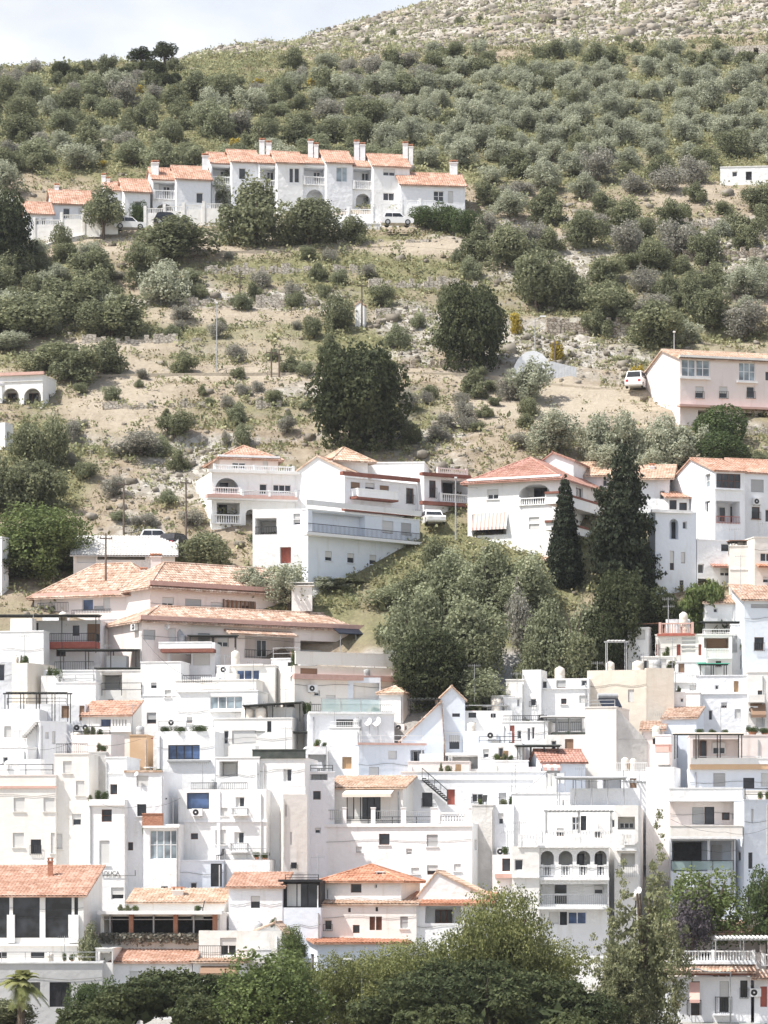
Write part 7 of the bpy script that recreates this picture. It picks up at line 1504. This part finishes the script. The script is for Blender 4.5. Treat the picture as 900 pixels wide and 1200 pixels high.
T('green', 386, 416, 216, 240, 'garden shrub under the balcony of the terraced houses'); T('green', 336, 356, 222, 236, 'small garden shrub under the blue french windows'); T('green', 424, 438, 230, 240, 'small clipped garden shrub at the end of the white wall')
for k, a in enumerate(((478, 520, 242, 268), (506, 545, 238, 272), (528, 562, 246, 278))): T('green', *a, 'glossy hedge shrub below the single storey end house, %s' % ('left', 'middle', 'right')[k])
T('bush', 50, 122, 325, 370, 'dark shrub on the left slope, upper of a pair'); T('bush', -10, 78, 340, 394, 'broad dark shrub at the left edge of the slope'); T('bush', 92, 168, 346, 392, 'low dark shrub right of the pair on the left slope')
T('bush', 28, 100, 398, 492, 'large dark shrub mass behind the arched house', Y=343); T('bush', 62, 122, 404, 490, 'dark shrub adjoining the mass behind the arched house', Y=340); T('olive', -20, 40, 388, 432, 'olive tree above the arched house roof', Y=350); T('bush', 100, 146, 398, 436, 'shrub at the left end of the track')
T('pine', 366, 474, 404, 526, 'large round dark pine above the white houses'); T('pine', 516, 594, 330, 432, 'dark pine on the stone terrace wall')
T('bush', 572, 628, 262, 316, 'dark shrub, highest of the cluster right of the terrace'); T('bush', 596, 662, 290, 356, 'dark shrub, largest of the cluster right of the terrace'); T('bush', 640, 694, 308, 358, 'dark shrub, right end of the cluster right of the terrace'); T('bush', 684, 744, 336, 380, 'shrub on the rocky bank above the tunnel'); T('bush', 734, 802, 352, 402, 'wide shrub above the pink apartment house'); T('bush', 772, 796, 318, 356, 'dark upright shrub, left of a pair on the right slope'); T('bush', 786, 816, 324, 362, 'dark shrub, right of a pair on the right slope')
T('olive', 594, 648, 420, 470, 'olive tree on bare soil below the white tunnel'); T('bush', 378, 414, 344, 388, 'dark shrub left of the white shrine'); T('bush', 356, 378, 370, 396, 'small dark round shrub left of the round pine'); T('bush', 186, 224, 481, 508, 'isolated round shrub on the dry left slope'); T('scrubby', 134, 194, 503, 532, 'loose shrub clump on the dry left slope'); T('yellow', 598, 612, 366, 392, 'yellow flowering gorse at the rock edge'); T('yellow', 644, 662, 400, 420, 'yellow flowering shrub over the tunnel'); T('yellow', 736, 756, 428, 446, 'yellow green shrub by the van')
for k, a in enumerate(((618, 676, 480, 534), (674, 720, 484, 540), (704, 756, 482, 546), (748, 806, 484, 548), (776, 830, 500, 548), (690, 740, 520, 556), (740, 790, 528, 560))): T('olive', *a, 'olive tree in the row above the large villa, %s from left' % ('first', 'second', 'third', 'fourth', 'fifth', 'sixth', 'seventh')[k])
T('ball', 812, 872, 474, 524, 'clipped bright green round tree under the pink house, upper lobe'); T('ball', 820, 878, 506, 552, 'clipped bright green round tree under the pink house, lower lobe'); T('bush', 866, 910, 528, 548, 'low hedge under the stone terrace wall')
for k, a in enumerate(((14, 54, 494, 550), (40, 84, 484, 545), (-20, 40, 536, 600), (20, 76, 540, 598))): T('bush', *a, 'dark shrub below the arched house, %s' % ('upper left', 'upper right', 'lower left', 'lower right')[k])
T('fresh', -14, 92, 590, 672, 'big light green leafy tree left of the long shed'); T('fresh', 30, 104, 600, 676, 'leafy tree beside the long shed wall'); T('pine', -30, 56, 650, 730, 'dark tree under the light green leafy tree', Y=299); T('pine', 44, 92, 664, 694, 'dark shrub behind the tiled roof at left', Y=300)
T('bush', 212, 272, 622, 674, 'dark shrub above the pink block roof'); T('olive', 270, 320, 664, 706, 'olive shrub under the red door'); T('olive', 312, 366, 660, 714, 'olive tree left of the blue walled block'); T('olive', 360, 410, 676, 740, 'olive tree under the blue walled block', Y=297); T('bush', 366, 428, 690, 742, 'dark shrub behind the pink block chimney', Y=298); T('green', 292, 330, 624, 640, 'vine on the open porch, left part'); T('green', 336, 354, 623, 640, 'vine on the open porch, right part')
cm_ = [('grove', 448, 518, 692, 780), ('grove', 484, 560, 648, 730), ('grove', 540, 600, 634, 712), ('grove', 584, 650, 650, 722), ('grove', 500, 588, 700, 790), ('grove', 450, 530, 740, 810), ('pine', 466, 546, 738, 832), ('bush', 530, 590, 742, 806), ('grove', 536, 596, 784, 838), ('grove', 610, 672, 702, 780), ('grove', 648, 706, 708, 782), ('bush', 560, 612, 660, 700), ('bush', 446, 488, 716, 772), ('grove', 524, 570, 672, 720), ('bush', 600, 640, 752, 806), ('scrubby', 590, 628, 688, 760)]
wd_ = ['at the upper left', 'below the stacked loggias', 'under the striped awning', 'under the large villa corner', 'in the middle', 'at the lower left', 'dark and dense beside the pink block', 'in the lower middle', 'at the lowest edge above white roofs', 'left of the cypress foot', 'right of the cypress foot', 'right under the villa', 'touching the pink block', 'in the upper middle', 'above the slim white block', 'thin on the grass strip']
for a, w_ in zip(cm_, wd_): T(*a, 'tree in the green hollow between the white houses, ' + w_)
T('grove', 430, 496, 682, 742, 'tree on the grass bank under the blue walled block', Y=294); T('bush', 470, 520, 668, 716, 'shrub on the grass bank under the blue walled block'); T('grove', 508, 556, 640, 690, 'young tree below the garages'); T('bush', 490, 530, 630, 690, 'dark green bush at the corner of the blue walled block')
T('cypress', 644, 682, 562, 694, 'slender dark cypress before the large villa', Y=297.5); T('conifer', 696, 768, 528, 710, 'tall dark ragged conifer right of the cypress', Y=296)
T('pine', 696, 760, 668, 762, 'dark broad tree at the conifer foot'); T('pine', 742, 796, 690, 752, 'dark shrub right of the conifer foot'); T('conifer', 714, 738, 634, 720, 'small dark spire in front of the conifer, left', Y=294.5); T('conifer', 742, 762, 640, 716, 'small dark spire in front of the conifer, right', Y=294.5); T('bush', 650, 704, 730, 790, 'shrub left under the conifer'); T('pine', 676, 730, 712, 780, 'dark shrub below the conifer')
T('bamboo', 800, 858, 682, 740, 'light green bamboo thicket beside the white house'); T('bamboo', 780, 820, 704, 745, 'lower bamboo thicket by the dark shrubs')
# skyline
T('flat', 150, 182, 55, 84, 'left umbrella pine on the skyline'); T('flat', 178, 209, 49, 83, 'right umbrella pine on the skyline')
# low foreground
T('bigpine', 78, 330, 1140, 1290, 'broad dark pine crown across the bottom left', Y=228, deep=9); T('fresh', 258, 378, 1112, 1300, 'light green leafy tree at the bottom left of centre', Y=223)
T('tree', 422, 544, 1102, 1270, 'lower leafy tree left of the large one at the bottom centre', Y=233, deep=8); T('tree', 512, 650, 1042, 1270, 'large leafy tree before the white houses at the bottom centre', Y=234, deep=9); T('tree', 560, 690, 1096, 1260, 'leafy tree with pale blossom right of the large one', Y=236, deep=7); T('bigpine', 424, 716, 1128, 1300, 'wide dark pine crown across the bottom centre', Y=224, deep=10); T('tree', 362, 470, 1118, 1270, 'thin leafy tree around the curved street lamp', Y=240)
T('euc', 700, 806, 992, 1270, 'tall ragged olive green tree with thin wisps before the arched house', Y=234.5, deep=5); T('euc', 690, 760, 1110, 1270, 'lower ragged tree at the foot of the tall wispy one', Y=233, deep=5)
T('fresh', 772, 872, 1014, 1096, 'bright green blossoming shrub under the garage opening', Y=246.5); T('purple', 786, 834, 1040, 1100, 'purple flowering shrub before the bright green one', Y=244.2); T('green', 872, 930, 1014, 1090, 'dark green garden tree at the right edge', Y=245)
T('bush', 92, 122, 1080, 1128, 'round shrub beside the restaurant corner', Y=245); T('green', 104, 150, 1146, 1230, 'dark leafy tree by the garage doorway', Y=236); T('green', 76, 118, 1152, 1230, 'leafy shrub before the concrete garage', Y=235); T('fresh', 328, 358, 1082, 1116, 'small leafy tree beside the gabled porch', Y=245); T('fresh', 326, 372, 1120, 1190, 'leafy tree under the pale blue house', Y=240); T('bush', -20, 40, 1170, 1260, 'shrub at the bottom left corner', Y=233)
# hedge along the pergola restaurant
r_ = np.random.default_rng(4); v_ = [h for h in HOUSES if 'pergola restaurant with brick' in h.label][0].vols[0]
n_ = 3500; u_ = r_.uniform(0, v_.W, n_); C_ = np.stack([u_, np.full(n_, 0.), np.zeros(n_)], -1); pts = []
for k in range(n_): p = v_.F.P(u_[k], -.35 + r_.normal(0, .14), (HY - 1106) / FPX * v_.Y + (1 - abs(r_.normal(0, .35))) * .7); pts.append(p)
C_ = np.array([tuple(p) for p in pts]); base_ = V(v_.F.P(v_.W / 2, -.35, (HY - 1117) / FPX * v_.Y)); vv = leaf_quads(r_, C_ - np.array(base_), rand_unit(r_, n_), .13); o = bpy.data.objects.new('hedge', np_mesh('hedge', vv, np.arange(len(vv)).reshape(-1, 4), 'leaf_dusty', np.clip(r_.normal(.4, .2, n_), 0, 1))); COL.objects.link(o); o.location = base_; tag(o, 'dusty hedge along the front of the dark pergola restaurant', 'hedge')
# palm
def palm(x0, x1, yt, yb, label, Y):
    q = np.random.default_rng(9); xc = (x0 + x1) / 2; X = (xc - CX) / FPX * Y; Z = ground(X, Y); R = (x1 - x0) / FPX * Y / 2; zc = (HY - yt) / FPX * Y - R * .55; t = empty('palm_tree', (X, Y, Z), label, 'palm'); mb = MB(); mb.cyl((X, Y, Z - .2), (X + .1, Y, zc), .3, .22, 10); mb.build('trunk', 'bark', t); Vv = []; Tt = []
    for i in range(46):
        a = q.uniform(0, 6.283); e = q.uniform(-.5, 1.35); c0 = np.array([0, 0, 0.]); d = np.array([math.cos(a) * math.cos(e), math.sin(a) * math.cos(e), math.sin(e)]); L_ = R * q.uniform(.8, 1.1); pts = []
        for k in range(9): f = k / 8; pts.append(c0 + d * L_ * f + np.array([0, 0, -.55 * L_ * f * f]))
        for k in range(1, 9):
            ax = pts[k] - pts[k - 1]; ax /= np.linalg.norm(ax); sd_ = np.cross(ax, [0, 0, 1]); sd_ /= np.linalg.norm(sd_) + 1e-6
            for s in (-1, 1):
                for j in range(3):
                    b0 = pts[k - 1] + (pts[k] - pts[k - 1]) * j / 3; ln = L_ * .34 * (1 - abs(k / 8 - .45)); tip = b0 + sd_ * s * ln * .8 + ax * ln * .6 + np.array([0, 0, -.3 * ln]); w_ = ax * .05
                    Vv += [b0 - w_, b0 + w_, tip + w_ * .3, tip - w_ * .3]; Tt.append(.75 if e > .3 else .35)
    me = np_mesh('crown', np.array(Vv), np.arange(len(Vv)).reshape(-1, 4), 'leaf_tree', np.array(Tt)); o = bpy.data.objects.new('crown', me); COL.objects.link(o); o.parent = t; o.location = (.1, 0, zc - Z)
palm(-8, 56, 1134, 1200, 'palm tree with drooping fronds in the bottom left corner', 232)

# ------------------------------------------------------------------ the wooded slope: every bush and olive its own object
taken = []
def free(px, py, w):
    for (a, b2, c) in taken:
        if abs(px - a) < (w + c) * .30 and abs(py - b2) < (w + c) * .16: return False
    return True
KEEP = [(20, 560, 205, 300), (838, 905, 190, 226), (850, 905, 48, 72), (618, 684, 226, 252), (590, 680, 405, 445), (740, 910, 400, 530), (-20, 70, 430, 500), (230, 560, 520, 680), (540, 910, 528, 720)]
def wood(n, poly, kinds, wr, label, group, seed, hr=(.62, .95), tries=12):
    q = random.Random(seed); x0, x1, y0, y1 = poly; made = 0
    for i in range(n * tries):
        if made >= n: break
        px, py = q.uniform(x0, x1), q.uniform(y0, y1); w = q.uniform(*wr) * (.8 + .35 * (py - 60) / 200); 
        if any(a < px < b2 and c < py < d for a, b2, c, d in KEEP) or not free(px, py, w): continue
        if Yg(px, py) > 680: continue
        kd = q.choice(kinds); taken.append((px, py, w)); made += 1
        T(kd, px - w / 2, px + w / 2, py - w * q.uniform(*hr), py, label[kd] if isinstance(label, dict) else label, group[kd] if isinstance(group, dict) else group, parts=w > 17)
LB = lambda s: {'grove': 'mid green olive tree ' + s, 'bush': 'dark green shrub ' + s, 'olive': 'grey green olive tree ' + s, 'scrubby': 'dusty grey shrub ' + s, 'pine': 'dark pine ' + s, 'yellow': 'yellow flowering gorse ' + s, 'green': 'green shrub ' + s}
GB = lambda s: {k: v.split(' ' + s)[0] + 's ' + s for k, v in LB(s).items()}
def W(n, poly, kinds, wr, s, seed, **k): wood(n, poly, kinds, wr, LB(s), GB(s), seed, **k)
W(96, (-25, 470, 104, 206), ['bush'] * 4 + ['grove', 'grove', 'scrubby', 'olive'], (24, 52), 'in the dense wood above the terraced houses', 1)
W(26, (-20, 215, 84, 104), ['bush', 'bush', 'scrubby', 'pine'], (16, 30), 'along the left skyline', 2)
W(16, (330, 520, 80, 106), ['scrubby', 'scrubby', 'bush', 'olive'], (18, 40), 'at the foot of the rocky hilltop', 3)
W(112, (455, 925, 88, 196), ['olive'] * 7 + ['bush'], (26, 44), 'in the grove under the rocky hilltop', 4)
W(24, (500, 925, 62, 90), ['bush', 'bush', 'olive'], (22, 42), 'at the upper edge of the olive grove', 5)
W(44, (540, 925, 196, 300), ['bush', 'bush', 'olive', 'scrubby'], (18, 40), 'on the slope below the olive grove', 6)
W(26, (690, 925, 300, 402), ['bush', 'bush', 'olive', 'scrubby'], (18, 40), 'on the right slope above the pink house', 7)
W(12, (-20, 60, 180, 300), ['bush', 'olive'], (26, 46), 'left of the terraced houses', 8)
W(22, (-20, 130, 300, 400), ['bush', 'bush', 'olive'], (22, 44), 'on the left slope below the lane', 9)
W(46, (60, 560, 296, 440), ['scrubby', 'bush', 'grove', 'bush'], (9, 22), 'dotted over the terraced middle slope', 10)
W(34, (80, 360, 440, 630), ['scrubby', 'bush', 'grove'], (7, 17), 'dotted over the dry left slope', 11)
W(26, (430, 620, 440, 535), ['scrubby', 'bush', 'scrubby'], (9, 20), 'on the bank below the stone terrace wall', 12)
W(18, (40, 420, 96, 215), ['yellow'], (10, 20), 'in the wood above the terraced houses', 13, hr=(.5, .7))
W(16, (20, 700, 640, 800), ['bush'], (12, 20), 'between the houses', 14) if False else None
W(24, (400, 925, 20, 62), ['scrubby', 'bush'], (8, 16), 'scattered on the rocky hilltop', 15)
finish_houses()
_by = {}
for o in scene.objects:
    if o.parent is None and o.get('label') and not o.get('kind'): _by.setdefault(o['label'], []).append(o)
for lab, L_ in _by.items():
    if len(L_) > 1:
        for o in L_:
            if not o.get('group'): o['group'] = lab
